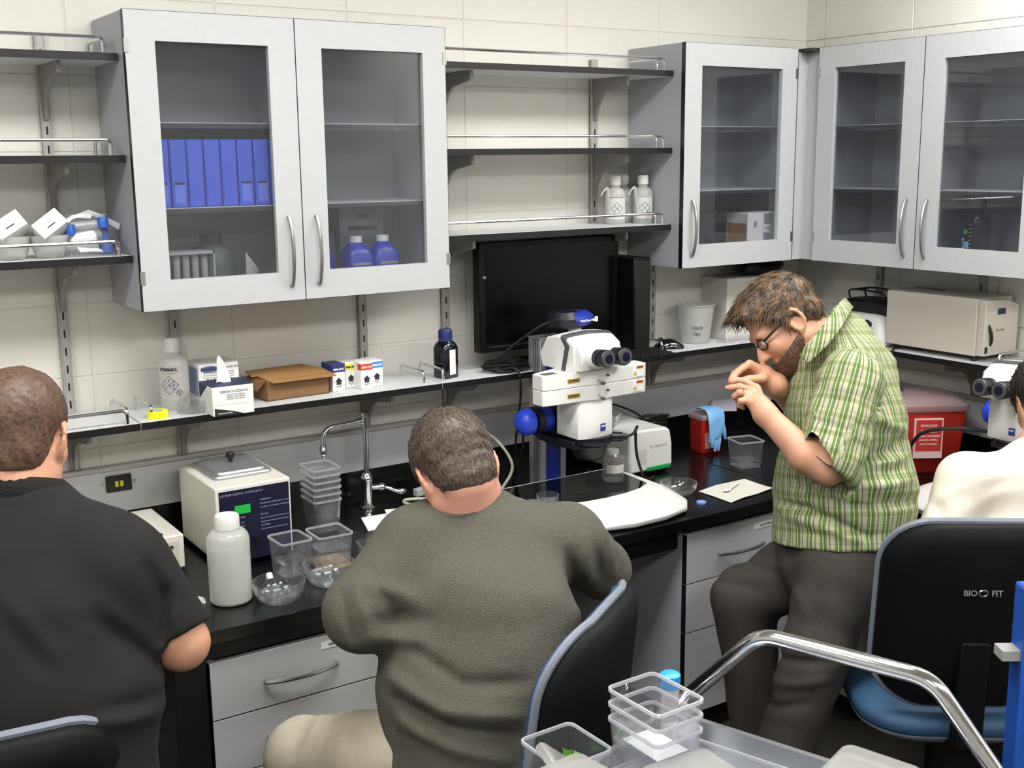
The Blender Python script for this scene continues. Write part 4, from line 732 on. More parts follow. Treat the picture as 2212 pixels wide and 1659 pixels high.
# ================================================================ stereo microscopes
M_SC = mat('scope_white', 'ebebe8', 0.35); M_SCG = mat('scope_grey', '4c4c50', 0.45); M_ALU = mat('aluminium_profile', 'b2b2b6', 0.35, 0.6); M_SBL = mat('scope_blue', '1c2f96', 0.4); M_NB = mat('dark_navy_metal', '0b0c18', 0.4); M_EYE = mat('eyepiece_black', '131315', 0.4)
def microscope(lab, loc, rz, full=True):
    CH = 0.51 if full else 0.355
    t = thing('stereo_microscope', lab, 'microscope', loc, rz)
    # base
    out = [(-0.245, 0.17), (-0.262, 0.05), (-0.255, -0.12), (-0.225, -0.24), (-0.175, -0.295), (-0.06, -0.325), (0.06, -0.325), (0.175, -0.295), (0.225, -0.24), (0.255, -0.12), (0.262, 0.05), (0.245, 0.17)]
    def sc(f, fy, z, dz=0): return [(x * f, (y - 0.17) * fy + 0.17, z + (dz if y < -0.2 else 0)) for x, y in out]
    MB().loops([sc(0.98, 0.99, 0.004), sc(1.0, 1.0, 0.010), sc(1.0, 1.0, 0.022, -0.002), sc(0.985, 0.985, 0.030, -0.004), sc(0.94, 0.80, 0.036)]).build('base', M_SC, t, smooth=50)
    pan_ = [(0.232, 0.160), (0.214, -0.055), (0.16, -0.085), (0.08, -0.103), (0, -0.108), (-0.08, -0.103), (-0.16, -0.085), (-0.214, -0.055), (-0.232, 0.160)]
    MB().prism(pan_[::-1], 'z', 0.0362, 0.0372).build('black_glass_plate', mat('black_glass', '050506', 0.06), t)
    MB().prism([(0.060 * math.cos(2 * PI * k / 36), 0.060 * math.sin(2 * PI * k / 36)) for k in range(36)], 'z', 0.0372, 0.0378).build('stage_disc', mat('stage_glass', '10180f', 0.15), t)
    for x in (-0.2, 0.2):
        for y in (-0.2, 0.14): MB().cyl((x, y, 0), (x, y, 0.006), 0.014).build('foot', M_RUB, t)
    # column
    m = MB(); m.box(-0.052, -0.030, 0.175, 0.245, 0.0, CH); m.box(0.030, 0.052, 0.175, 0.245, 0.0, CH); m.box(-0.030, 0.030, 0.187, 0.245, 0.0, CH); m.build('column', M_ALU, t, bevel=0.002)
    m = MB()
    for x in (-0.0525, 0.0505): 
        for y in (0.19, 0.20, 0.21): m.box(x, x + 0.002, y, y + 0.004, 0.004, CH - 0.002)
    m.build('column_groove', M_SCG, t, smooth=0)
    MB().box(-0.0295, 0.0295, 0.178, 0.187, 0.002, CH - 0.002).build('blue_inlay', M_SBL, t)
    MB().box(-0.054, 0.054, 0.173, 0.247, CH, CH + 0.006).build('column_cap', M_ALU, t, bevel=0.002)
    # focus carrier with knobs to the left
    MB().box(-0.06, 0.06, 0.06, 0.176, 0.20, 0.30).build('focus_carrier', M_NB, t, bevel=0.006)
    for s_ in ((-1, 1) if not full else (-1,)):
        MB().lathe([(0, 0), (0.034, 0.0), (0.040, 0.006), (0.040, 0.040), (0.034, 0.046), (0, 0.046)], 28, M=Matrix.Translation((s_ * 0.062, 0.11, 0.262)) @ Matrix.Rotation(s_ * PI / 2, 4, 'Y')).build('coarse_knob', M_SBL, t)
        MB().lathe([(0.030, 0), (0.046, 0.0), (0.046, 0.022), (0.030, 0.024), (0.0, 0.024)], 28, M=Matrix.Translation((s_ * 0.108, 0.11, 0.262)) @ Matrix.Rotation(s_ * PI / 2, 4, 'Y')).build('torque_ring', M_NB, t)
        MB().lathe([(0, 0), (0.036, 0.0), (0.043, 0.008), (0.043, 0.030), (0.038, 0.042), (0.028, 0.052), (0.014, 0.057), (0, 0.058)], 28, M=Matrix.Translation((s_ * 0.132, 0.11, 0.262)) @ Matrix.Rotation(s_ * PI / 2, 4, 'Y')).build('fine_knob', mat('scope_blue_bright', '2a49d0', 0.35), t)
    MB().prism([(-0.075, 0.175), (-0.085, 0.05), (-0.07, -0.03), (0.05, -0.03), (0.075, 0.05), (0.075, 0.175)], 'z', 0.185, 0.212).build('carrier_arm', M_NB, t, bevel=0.004)
    # objective carriage
    MB().lathe([(0, 0.145), (0.044, 0.145), (0.049, 0.150), (0.053, 0.168), (0.060, 0.19), (0.070, 0.196), (0.074, 0.205), (0.074, 0.222), (0, 0.222)], 36, c=(0.012, -0.005, 0)).build('objective', M_NB, t)
    MB().cyl((0.075, -0.03, 0.208), (0.115, -0.045, 0.206), 0.015).build('light_port', M_NB, t); MB().cyl((0.115, -0.045, 0.206), (0.130, -0.05, 0.205), 0.010).build('port_nut', M_BLACK, t)
    # zoom body: tapered white block with soft front
    fr = [(-0.066, 0.06), (-0.066, -0.050), (-0.045, -0.058), (0, -0.062), (0.045, -0.058), (0.066, -0.050), (0.066, 0.06)]
    MB().loops([[(x * a, y * (1.0 if y > 0 else a), z) for x, y in fr[::-1]] for a, z in ((1.0, 0.222), (1.03, 0.226), (1.03, 0.344), (1.0, 0.346))]).build('zoom_body', M_SC, t, smooth=50)
    MB().box(0.012, 0.032, -0.0648, -0.060, 0.243, 0.266).build('logo_plate', mat('logo_blue', '2a3a8c', 0.5), t); text('ZEISS', 0.0068, M_PAPER, t, (0.022, -0.0654, 0.258), FRONT, bold=0.0003)
    z0 = 0.346
    if full:
        for k in range(2):
            z = z0 + 0.048 * k; pl = [(-0.205, 0.0), (-0.205, -0.052), (-0.19, -0.060), (-0.068, -0.062), (0.0, -0.072), (0.068, -0.062), (0.19, -0.060), (0.205, -0.052), (0.205, 0.0), (0.06, 0.055), (-0.06, 0.055)]
            MB().prism(pl[::-1], 'z', z + 0.0005, z + 0.0475).build('filter_slider_housing', M_SC, t, bevel=0.0025)
            MB().box(-0.115, -0.070, -0.0640, -0.0615, z + 0.018, z + 0.029).build('warning_plate', mat('amber_plate', '9a7a1e', 0.5), t)
            text('HOT SURFACE', 0.0055, M_INK, t, (-0.093, -0.0644, z + 0.0235), FRONT)
            MB().box(0.14, 0.185, -0.0628, -0.0602, z + 0.008, z + 0.044).build('caution_label', M_PAPER, t)
            MB().prism([(0.144, z + 0.013), (0.160, z + 0.013), (0.152, z + 0.027)], 'y', -0.0634, -0.0626).build('warning_triangle', mat('warning_yellow', 'b8b43a', 0.6), t, smooth=0)
            MB().box(0.158, 0.184, -0.0634, -0.0626, z + 0.033, z + 0.043).build('caution_band', mat('caution_orange', 'd07a28', 0.6), t); text('CAUTION', 0.006, M_INK, t, (0.171, -0.0637, z + 0.038), FRONT)
            MB().cyl((-0.002, -0.066, z + 0.018), (-0.006, -0.098, z + 0.012), 0.0025, seg=8).build('shutter_pin', M_STEEL, t); MB().sphere((-0.006, -0.100, z + 0.011), 0.006).build('shutter_knob', M_SCG, t)
            for x, dz in ((0.035, 0.022), (0.008, 0.001)): MB().cyl((x, -0.062, z + dz + 0.006), (x, -0.0755, z + dz + 0.006), 0.004).build('screw', M_SCG, t)
        MB().box(-0.19, -0.14, -0.045, -0.015, z0 + 0.0955, z0 + 0.0962).build('slider_slot', M_SCG, t)
        z0 += 0.096
    # binocular head: side profile swept across the width, dark band, front nose, tubes
    prof = [(0.105, 0.0), (0.118, 0.045), (0.098, 0.075), (0.085, 0.098), (0.03, 0.112), (-0.03, 0.104), (-0.058, 0.088), (-0.058, 0.0)]
    rings = []
    for x, s_ in ((-0.092, 0.90), (-0.085, 0.97), (-0.055, 1.0), (0.0, 1.03), (0.055, 1.0), (0.085, 0.97), (0.092, 0.90)): rings.append([(x, y, z0 + z * s_) for y, z in prof])
    MB().loops(rings).build('head', M_SC, t, smooth=35)
    bp_ = [(-0.040, 0.0), (-0.063, 0.086), (-0.030, 0.108), (-0.006, 0.112), (-0.006, 0.1), (-0.03, 0.09)]
    rings = []
    for x, s_ in ((-0.0955, 0.93), (-0.088, 1.0), (-0.055, 1.035), (0.0, 1.065), (0.055, 1.035), (0.088, 1.0), (0.0955, 0.93)): rings.append([(x, y, z0 + z * s_) for y, z in ((-0.018, 0.0), (-0.040, 0.083), (-0.012, 0.108), (0.004, 0.110), (-0.02, 0.08), (0.0, 0.0))])
    MB().loops(rings).build('grey_band', M_SCG, t, smooth=35)
    rings = []
    for x, s_ in ((-0.082, 0.90), (-0.074, 1.0), (0.0, 1.05), (0.074, 1.0), (0.082, 0.90)): rings.append([(x, y, z0 + z * s_) for y, z in ((0.0, 0.0), (-0.05, 0.092), (-0.068, 0.086), (-0.085, 0.055), (-0.078, 0.004))])
    MB().loops(rings).build('nose', M_SC, t, smooth=35)
    for x in (-0.033, 0.033):
        q0 = Vector((x, -0.060, z0 + 0.045)); dr = Vector((0, -0.92, 0.05)).normalized()
        MB().tube([q0, q0 + dr * 0.035, q0 + dr * 0.048], [0.033, 0.032, 0.027], 22).build('tube_housing', M_SC, t)
        MB().tube([q0 + dr * 0.046, q0 + dr * 0.066, q0 + dr * 0.067, q0 + dr * 0.075, q0 + dr * 0.076, q0 + dr * 0.096, q0 + dr * 0.102], [0.026, 0.027, 0.024, 0.024, 0.0275, 0.0275, 0.022], 24).build('eyepiece', M_EYE, t)
        MB().tube([q0 + dr * (0.099 + 0.005 * math.sin(2 * PI * j / 6)) for j in (0, 1)], [0.0255, 0.0235], 22).build('eyecup_ring', M_SCG, t); MB().tube([q0 + dr * 0.1025, q0 + dr * 0.1045], [0.0145, 0.0145], 20).build('ocular_lens', mat('coated_lens', '1c1c30', 0.05), t)
    return t, z0
scope, hz = microscope('tall white stereo microscope with stacked filter housings on the bench', (-1.45, -0.46, BZ), 0.0)
microscope('second white stereo microscope on the right-wall bench before the cream-shirted person', (-0.395, -1.290, BZ + 0.0), -PI / 2, full=False)
# camera on the phototube behind the head
t = thing('microscope_camera', 'dark blue microscope camera with cable in front of the monitor', 'camera', (-1.40, -0.335, BZ + 0.553), 0.0)
MB().lathe([(0, 0), (0.03, 0.0), (0.055, 0.010), (0.064, 0.024), (0.060, 0.040), (0.045, 0.050), (0, 0.053)], 36).build('housing', M_SBL, t)
MB().lathe([(0.058, 0.0), (0.066, 0.012), (0.067, 0.030), (0.05, 0.052), (0.0, 0.0545)], 18, c=(-0.034, 0.012, 0)).build('dark_cover', M_NB, t)
MB().cyl((0, 0.0, -0.075), (0, 0.0, 0.004), 0.022).build('phototube', M_SC, t)
text('AxioCam MRc', 0.0105, M_PAPER, t, (0.006, -0.0655, 0.026), (PI / 2, 0, 0.0), bold=0.0002); MB().box(0.043, 0.054, -0.054, -0.050, 0.018, 0.034).build('logo_plate', M_PAPER, t)
MB().tube(spline([(-0.075, 0.0, 0.028), (-0.12, 0.03, 0.005), (-0.17, 0.09, -0.05), (-0.21, 0.13, -0.10), (-0.22, 0.145, -0.128)]), 0.0045, 8).build('cable', M_RUB, t)
MB().tube([(-0.055, 0.0, 0.03), (-0.078, 0.0, 0.028), (-0.10, 0.012, 0.017)], [0.008, 0.009, 0.006], 10).build('cable_plug', M_RUB, t)
# dish and bottle on the microscope base
t = thing('petri_dish', 'deep glass dish standing on the black plate of the tall microscope', 'petri dish', (-1.622, -0.492, BZ + 0.0375)); dish(t, 0.036, 0.022, 0)
t = thing('sample_bottle', 'clear sample bottle with label standing on the microscope base plate', 'bottle', (-1.308, -0.425, BZ + 0.0375), 0.0)
MB().lathe([(0, 0), (0.032, 0), (0.036, 0.006), (0.036, 0.074), (0.034, 0.082), (0.024, 0.09), (0.021, 0.094), (0, 0.094)], 28).build('glass', clear_mat('hazy_glass', (0.93, 0.93, 0.93), 0.14, (0.9, 0.9, 0.88), edge=0.4), t)
MB().lathe([(0, 0.003), (0.033, 0.003), (0.033, 0.034), (0, 0.034)], 24).build('liquid', M_WATER, t); patch(t, 0.0364, -2.9, -0.9, 0.032, 0.060, mat('bottle_label', 'c9c9c4', 0.6), 'label')
MB().lathe([(0.0205, 0.090), (0.0205, 0.106), (0, 0.108)], 20).build('cap', M_MILK, t)
# cold light source with tissue on top
t = thing('cold_light_source', 'white cold light source with green strip behind the microscope', 'light source', (-1.072, -0.215, BZ), 0.0)
pr = [(x, z) for x, z in ((-0.095, 0.012), (0.095, 0.012), (0.100, 0.03), (0.098, 0.10), (0.088, 0.150), (0.07, 0.160), (-0.08, 0.165), (-0.094, 0.155), (-0.096, 0.10))]
MB().prism(pr, 'y', -0.125, 0.125).build('case', M_SC, t, bevel=0.008)
MB().box(-0.02, 0.09, -0.129, -0.122, 0.012, 0.028).build('green_strip', mat('green_strip', '1a9c52', 0.4), t, bevel=0.003)
text('CL 1500 ECO', 0.014, MATS['grey_ink'], t, (0.035, -0.1256, 0.098), FRONT); MB().box(-0.06, -0.02, -0.1258, -0.1248, 0.04, 0.095).build('side_outline', mat('pale_grey_panel', 'd5d5d0', 0.5), t)
for x in (-0.07, 0.07):
    for y in (-0.1, 0.1): MB().cyl((x, y, 0), (x, y, 0.013), 0.012).build('foot', M_RUB, t)
def tissue(lab, loc, r, seed, h):
    rnd = random.Random(seed); m = MB(); rows = []
    for i in range(6):
        a = i / 5; rows.append([(r * (0.55 + 0.45 * a) * math.cos(q) * (1 + 0.22 * math.sin(4 * q + seed)) , r * (0.5 + 0.4 * a) * math.sin(q) * (1 + 0.2 * math.cos(3 * q)), 0.002 + h * a * (0.62 + 0.38 * math.sin(3 * q + 1.1 * seed)) + rnd.uniform(-0.002, 0.002)) for q in [2 * PI * k / 20 for k in range(20)]])
    m.loops(rows, cap1=False); return tag(m.build('crumpled_tissue', M_PAPER, loc=loc), lab, 'tissue')
tissue('crumpled white tissue on top of the cold light source', (-1.155, -0.225, BZ + 0.1655), 0.032, 2, 0.042)
tag(MB().tube(spline([(-1.315, -0.51, 0.966), (-1.295, -0.515, 0.975), (-1.268, -0.50, 0.990), (-1.258, -0.48, 0.965), (-1.235, -0.46, 0.88), (-1.19, -0.44, 0.80), (-1.14, -0.41, 0.770), (-1.10, -0.39, 0.767)]), 0.0048, 8).build('light_guide', M_RUB), 'black light guide running from the objective to the cold light source', 'cable')
tag(MB().tube(spline([(-1.15, -0.10, 0.93), (-1.08, -0.06, 0.965), (-1.0, -0.055, 0.95), (-0.90, -0.07, 0.90), (-0.86, -0.12, 0.83), (-0.87, -0.17, 0.775), (-0.95, -0.2, 0.7655)]), 0.004, 8).build('power_cable', M_RUB), 'black cable arching behind the cold light source', 'cable')
tag(MB().tube(spline([(-1.49, -0.10, 0.7655), (-1.53, -0.16, 0.80), (-1.56, -0.24, 0.87), (-1.585, -0.30, 0.93), (-1.60, -0.325, 0.975)]), 0.004, 8).build('power_cable', M_RUB), 'thin black cable rising to the blue focus knobs of the tall microscope', 'cable')
t = thing('power_adapter', 'black power adapter with bundled cords against the backsplash', 'adapter', (-0.845, -0.065, BZ + 0.0)); 
MB().box(-0.07, 0.07, -0.025, 0.03, 0.0, 0.115).build('brick', M_RUB, t, bevel=0.008)
m = MB(); rnd = random.Random(9); pts = [(0.065 * math.cos(k * 0.55) + rnd.uniform(-0.01, 0.01), -0.012 + rnd.uniform(-0.015, 0.02), 0.125 + 0.008 * math.sin(k * 0.55) + rnd.uniform(-0.006, 0.006)) for k in range(34)]; m.tube(spline(pts, 3), 0.005, 6); m.build('cord_bundle', M_RUB, t)
# bowl right of the microscope, napkin with spoon
t = bowl((-1.158, -0.583, BZ), 0.061, 0.042, 'empty glass bowl right of the microscope base', 'glass bowl by the microscope')
nap = [(-1.085, -0.60), (-1.00, -0.592), (-0.94, -0.585), (-0.87, -0.595), (-0.862, -0.66), (-0.87, -0.725), (-0.95, -0.735), (-1.02, -0.745), (-1.088, -0.755), (-1.088, -0.68)]
sheet('crumpled white paper towel on the bench beside the standing person', nap, BZ + 0.0005, [0.001, 0.006, 0.003, 0.007, 0.002, 0.006, 0.002, 0.005, 0.001, 0.003], name='paper_towel', m=mat('paper_towel', 'd5d3c8', 0.9, bump=0.3, bscale=200))
t = thing('plastic_spoon', 'small white plastic spoon lying on the paper towel', 'spoon', (-1.0, -0.66, BZ + 0.011), 0.35); MB().sphere((-0.02, 0, 0.002), 0.02, sc=(1, 0.55, 0.2)).build('bowl', M_WHITE, t); MB().tube([(-0.004, 0, 0.003), (0.03, 0.0, 0.005), (0.075, 0.004, 0.003)], [0.004, 0.003, 0.0035], 8).build('handle', M_WHITE, t)
t = thing('blue_cap_lid', 'small pale blue cap lying at the bench edge before the paper towel', 'cap', (-1.165, -0.700, BZ)); MB().lathe([(0, 0), (0.016, 0), (0.016, 0.006), (0.012, 0.008), (0, 0.008)], 20).build('cap', mat('pale_blue_cap', '7f9fd8', 0.4), t)
# small red sharps box with glove
M_RED = mat('sharps_red', 'b02a20', 0.4, noise=0.03)
t = thing('sharps_box', 'small red sharps box with a blue glove hanging over it', 'sharps box', (-0.688, -0.205, BZ), -0.1)
MB().loops([[(x, y, z) for x, y in rrect(a, b, 0.012, 4)] for a, b, z in ((0.088, 0.075, 0), (0.092, 0.08, 0.004), (0.098, 0.086, 0.128), (0.098, 0.086, 0.130))]).build('body', M_RED, t)
MB().loops([[(x, y, z) for x, y in rrect(a, b, 0.014, 4)] for a, b, z in ((0.106, 0.094, 0.128), (0.110, 0.098, 0.131), (0.110, 0.098, 0.142), (0.10, 0.088, 0.148))]).build('lid', clear_mat('lid_plastic', (0.75, 0.7, 0.72), 0.5, (0.72, 0.66, 0.68), rough=0.2), t)
MB().box(-0.035, 0.015, -0.0445, -0.0415, 0.02, 0.08).build('label', mat('faded_label', 'c99a90', 0.6), t)
M_GLOVE = mat('nitrile_blue', '7db4e6', 0.45, noise=0.06, nscale=40, bump=0.3, bscale=60)
t = thing('nitrile_glove', 'light blue nitrile glove draped over the small red sharps box', 'glove', (-0.690, -0.205, BZ))
def limp(pts, ws, th=0.006, ny=1.0):
    # flattened tube hanging along pts: widths across x, thin in depth
    P = spline(pts, 4); m = []; n = len(P)
    for i, p in enumerate(P):
        f = i / (n - 1) * (len(ws) - 1); k = min(int(f), len(ws) - 2); w_ = ws[k] + (ws[k + 1] - ws[k]) * (f - k)
        m.append([(p.x + w_ * math.cos(q), p.y + th * math.sin(q) * (0.5 + 0.5 * min(1, w_ / 0.012)) + 0.002 * math.sin(3 * q + i * 0.5), p.z + 0.0015 * math.sin(2 * q + i)) for q in [2 * PI * j / 14 for j in range(14)]])
    return m
m = MB(); m.loops(limp([(-0.004, 0.03, 0.158), (0.0, -0.01, 0.172), (0.004, -0.045, 0.160), (0.0, -0.060, 0.125), (-0.004, -0.062, 0.085), (-0.004, -0.062, 0.065)], [0.030, 0.036, 0.040, 0.039, 0.036, 0.028], 0.008))
for x0, z0_, x1, z1, w_ in ((-0.024, 0.080, -0.022, 0.030, 0.0095), (-0.006, 0.075, -0.008, 0.012, 0.0105), (0.008, 0.075, 0.009, 0.014, 0.010), (0.026, 0.110, 0.043, 0.052, 0.010), (-0.030, 0.1, -0.033, 0.05, 0.009)): m.loops(limp([(x0, -0.062, z0_), ((x0 + x1) / 2, -0.064, (z0_ + z1) / 2), (x1, -0.062, z1)], [w_, w_, w_ * 0.55], 0.006))
m.build('glove', M_GLOVE, t)
sheet('pale grey card propped against the raceway behind the red sharps box', [(-0.56, -0.075), (-0.44, -0.115), (-0.40, -0.06), (-0.50, -0.04)], BZ + 0.11, [0.0, -0.005, 0.03, 0.035], name='paper_card', m=mat('lilac_card', 'a9a3b0', 0.7))
tank((-0.722, -0.448, BZ), -0.25, 0.098, 0.098, 0.098, 'clear square tank with leaves standing beside the standing person', 'clear plant tanks on the bench', water=0.25)
# big red sharps bin
t = thing('sharps_bin', 'large red sharps bin with translucent lid behind the standing person', 'sharps bin', (-0.235, -0.80, BZ), -0.55)
MB().loops([[(x, y, z) for x, y in rrect(a, b, 0.02, 4)] for a, b, z in ((0.22, 0.20, 0), (0.23, 0.21, 0.006), (0.265, 0.235, 0.225), (0.265, 0.235, 0.228))]).build('body', M_RED, t)
MB().loops([[(x, y, z) for x, y in rrect(a, b, 0.022, 4)] for a, b, z in ((0.272, 0.245, 0.222), (0.278, 0.25, 0.226), (0.278, 0.25, 0.243), (0.24, 0.21, 0.262), (0.18, 0.14, 0.268))]).build('lid', clear_mat('bin_lid', (0.7, 0.6, 0.62), 0.55, (0.72, 0.6, 0.62), rough=0.25), t)
MB().prism([(-0.055, 0.06), (0.045, 0.06), (0.045, 0.20), (-0.055, 0.20)], 'y', -0.1235, -0.1135).build('label', mat('label_red_white', 'e6c9c6', 0.6), t)
MB().prism([(-0.050, 0.085), (0.040, 0.085), (0.040, 0.195), (-0.050, 0.195)], 'y', -0.1242, -0.123).build('label_field', mat('label_red', 'c3322c', 0.6), t)
for z, s_, k in ((0.175, 'BIOHAZARD', 0.012), (0.155, 'DANGER', 0.016), (0.138, 'SHARPS CONTAINER', 0.010), (0.125, 'DO NOT OVERFILL', 0.009), (0.11, 'DISPOSE OF PROPERLY', 0.007)): text(s_, k, M_PAPER, t, (-0.005, -0.1248, z), FRONT, sx=0.85)
tag(MB().tube(spline([(-0.40, -1.20, 0.985), (-0.46, -1.12, 0.99), (-0.50, -1.03, 0.965), (-0.50, -0.98, 0.91), (-0.49, -0.945, 0.85), (-0.485, -0.93, 0.80), (-0.47, -0.95, 0.7665)]), 0.0062, 8).build('power_cable', M_RUB), 'thick black cable looping from the second microscope past the red bin', 'cable')
# ================================================================ lab chairs
M_UPH = mat('blue_upholstery', '2a4c6c', 0.6, noise=0.1, nscale=150); M_SHELL = mat('black_shell', '060607', 0.6, spec=0.2); M_RIMC = mat('piping_blue_grey', '767c88', 0.45)
def pad(w, h, r, th, bend, n=7, m=10):
    # rounded-rectangle cushion outline swept through its thickness, bent across the width: rings front -> back
    out = rrect(w, h, r, 6)
    def P(x, z, y): return (x, y - bend * (x / (w / 2)) ** 2 * -1, z)
    return out, P
def lab_chair(lab, loc, rz, seat_h=0.47, back_h=0.75):
    t = thing('lab_chair', lab, 'chair', loc, rz, 'lab chairs')
    w, h = 0.44, 0.50; out = rrect(w, h, 0.125, 8)
    def ring(f, y, dz=0): return [(x * f, y + 0.10 * (x * f / 0.22) ** 2 * 0.55 + (z * f) * -0.14, back_h + z * f) for x, z in out]
    MB().loops([ring(0.70, -0.178), ring(0.90, -0.182), ring(0.965, -0.188), ring(0.985, -0.197), ring(0.985, -0.205)], cap0=True, cap1=False).build('back_cushion', M_UPH, t, smooth=60)
    MB().tube([(x * 1.0, -0.208 + 0.055 * (x / 0.22) ** 2 + z * -0.14, back_h + z) for x, z in out], 0.0085, 8, closed=True).build('piping', M_RIMC, t)
    bk = MB().loops([ring(0.985, -0.205), ring(0.985, -0.225), ring(0.95, -0.240), ring(0.80, -0.250), ring(0.4, -0.256), ring(0.05, -0.258)], cap0=False).build('back_shell', M_SHELL, t, smooth=60)
    text('BIO', 0.020, M_STEEL, bk, (-0.030, -0.2745, back_h + 0.085), (PI / 2 - 0.14, 0, 0), thick=0.001, bold=0.0004); text('FIT', 0.020, M_STEEL, bk, (0.032, -0.2745, back_h + 0.085), (PI / 2 - 0.14, 0, 0), thick=0.001, bold=0.0004)
    MB().tube([(0.010 * math.cos(a), -0.2742 - 0.008 * math.sin(a) * 0.14, back_h + 0.085 + 0.008 * math.sin(a)) for a in [2 * PI * k / 16 for k in range(16)]], 0.0022, 6, closed=True).build('emblem', M_STEEL, bk)
    MB().prism([(-0.215, back_h - 0.05), (-0.255, back_h - 0.05), (-0.24, seat_h - 0.06), (-0.10, seat_h - 0.085), (-0.10, seat_h - 0.055), (-0.20, seat_h - 0.04)], 'x', -0.035, 0.035).build('back_support', M_SHELL, t, bevel=0.005)
    so = rrect(0.47, 0.44, 0.14, 8, 0, 0.02)
    def sr(f, z): return [(x * f, (y - 0.02) * f + 0.02, z) for x, y in so]
    MB().loops([sr(0.97, seat_h - 0.045), sr(1.0, seat_h - 0.03), sr(0.98, seat_h - 0.010), sr(0.85, seat_h), sr(0.4, seat_h + 0.002)], cap0=False).build('seat_cushion', M_UPH, t, smooth=60)
    MB().loops([sr(0.5, seat_h - 0.085), sr(0.85, seat_h - 0.075), sr(0.985, seat_h - 0.05), sr(0.985, seat_h - 0.044)], cap1=False).build('seat_shell', M_RIMC, t, smooth=60)
    MB().cyl((0, 0, 0.10), (0, 0, seat_h - 0.085), 0.025).build('gas_column', M_SHELL, t); MB().cyl((0, 0, 0.24), (0, 0, seat_h - 0.085), 0.014).build('piston', M_CHROME, t)
    MB().lathe([(0, 0.075), (0.05, 0.075), (0.05, 0.12), (0.03, 0.135), (0, 0.135)], 20).build('hub', M_SHELL, t)
    for k in range(5):
        a = 2 * PI * k / 5 + 0.3; M4 = Matrix.Rotation(a, 4, 'Z')
        m = MB(); m.loops([[M4 @ Vector(p) for p in ((0.03, -0.028, 0.08), (0.03, 0.028, 0.08), (0.03, 0.022, 0.125), (0.03, -0.022, 0.125))], [M4 @ Vector(p) for p in ((0.30, -0.018, 0.062), (0.30, 0.018, 0.062), (0.30, 0.015, 0.085), (0.30, -0.015, 0.085))]]); lg = m.build('leg', M_SHELL, t)
        c = M4 @ Vector((0.285, 0, 0)); ax = M4.to_3x3() @ Vector((0, 1, 0))
        for s_ in (-1, 1): p = c + ax * 0.014 * s_; MB().cyl((p.x, p.y, 0.0255), (p.x + ax.x * 0.016 * s_, p.y + ax.y * 0.016 * s_, 0.0255), 0.025, seg=16).build('caster', M_RUB, lg)
    return t
lab_chair('lab chair with black back shell under the person in the grey sweater', (-2.44, -1.475, 0), 0.58)
lab_chair('lab chair with black back shell under the person in the cream sweater', (-1.125, -1.585, 0), -0.645)
lab_chair('lab chair at the lower left under the person in the black polo', (-3.37, -1.19, 0), -0.10, 0.45, 0.685)
# ================================================================ steel cart with plant tanks in the foreground
t = thing('lab_cart', 'stainless steel cart with bent tube handle in the foreground', 'cart', (-2.215, -1.80, 0))
# local: +x = outward normal of handle end rotated; build in a frame where X = outward (0.95,0.32), Y = along width
t.rotation_euler = (0, 0, math.atan2(0.32, 0.95)); CW, CL, XE = 0.66, 0.78, -0.085
M_SST = mat('stainless_tray', 'a9acb0', 0.32, 0.85)
for z in (0.25, 0.80):
    tr = MB(); tr.box(-CL, XE, -CW, 0, z, z + 0.006); tr.box(-CL, XE, -0.012, 0, z, z + 0.045); tr.box(-CL, XE, -CW, -CW + 0.012, z, z + 0.045); tr.box(XE - 0.012, XE, -CW, 0, z, z + 0.045); tr.box(-CL, -CL + 0.012, -CW, 0, z, z + 0.045); tr.build('tray', M_SST, t, smooth=0)
for x in (XE - 0.03, -CL + 0.03):
    for y in (-0.03, -CW + 0.03):
        MB().box(x - 0.016, x + 0.016, y - 0.016, y + 0.016, 0.10, 0.80).build('post', M_SST, t); MB().cyl((x, y - 0.014, 0.05), (x, y + 0.014, 0.05), 0.05, seg=20).build('caster', M_RUB, t); MB().box(x - 0.02, x + 0.02, y - 0.02, y + 0.02, 0.085, 0.105).build('caster_fork', M_STEEL, t)
hp = [(-0.13, -0.004, 0.832), (-0.05, -0.006, 0.834)] + [(-0.006, -0.012, 0.845)] + arc((-0.006, -0.125, 0.972), (-0.006, -0.150, 1.0), (-0.006, -0.185, 1.0), 6) + arc((-0.006, -0.425, 1.0), (-0.006, -0.462, 1.0), (-0.006, -0.485, 0.970), 6) + [(-0.006, -0.60, 0.835), (-0.05, -0.61, 0.825), (-0.13, -0.612, 0.825)]
MB().tube(hp, 0.0150, 18).build('handle', M_CHROME, t)
for y in (-0.012, -0.605): MB().box(XE - 0.02, XE + 0.012, y - 0.022, y + 0.022, 0.80, 0.85).build('handle_socket', M_STEEL, t, bevel=0.003)
TZ = 0.8065
# rotated plant tanks; positions in room coordinates
ca = math.atan2(0.32, 0.95)
def ctank(lab, x, y, z, rz, w=0.105, h=0.098, water=None, d=None):
    return tank((x, y, z), rz, w, d or w, h, lab, 'clear tanks on the cart', water=water, name='plant_tank')
for k in range(3): ctank(('lowest', 'middle', 'topmost')[k] + ' of three nested clear tanks stacked on the cart', -2.486, -2.018, TZ + 0.045 + 0.026 * k, 0.02, 0.10, 0.098, d=0.125)
sheet('white printed card inside the clear tanks on the cart', [(-2.52, -2.065), (-2.455, -2.065), (-2.455, -1.975), (-2.52, -1.975)], TZ + 0.105, name='sample_card')
base = ctank('clear tank with soil carrying the nested tank stack on the cart', -2.486, -2.018, TZ, 0.02, 0.11, 0.042, d=0.13)
t1 = ctank('clear open tank with seedlings at the far left corner of the cart', -2.598, -1.925, TZ, 0.02, 0.105, 0.098, d=0.115)
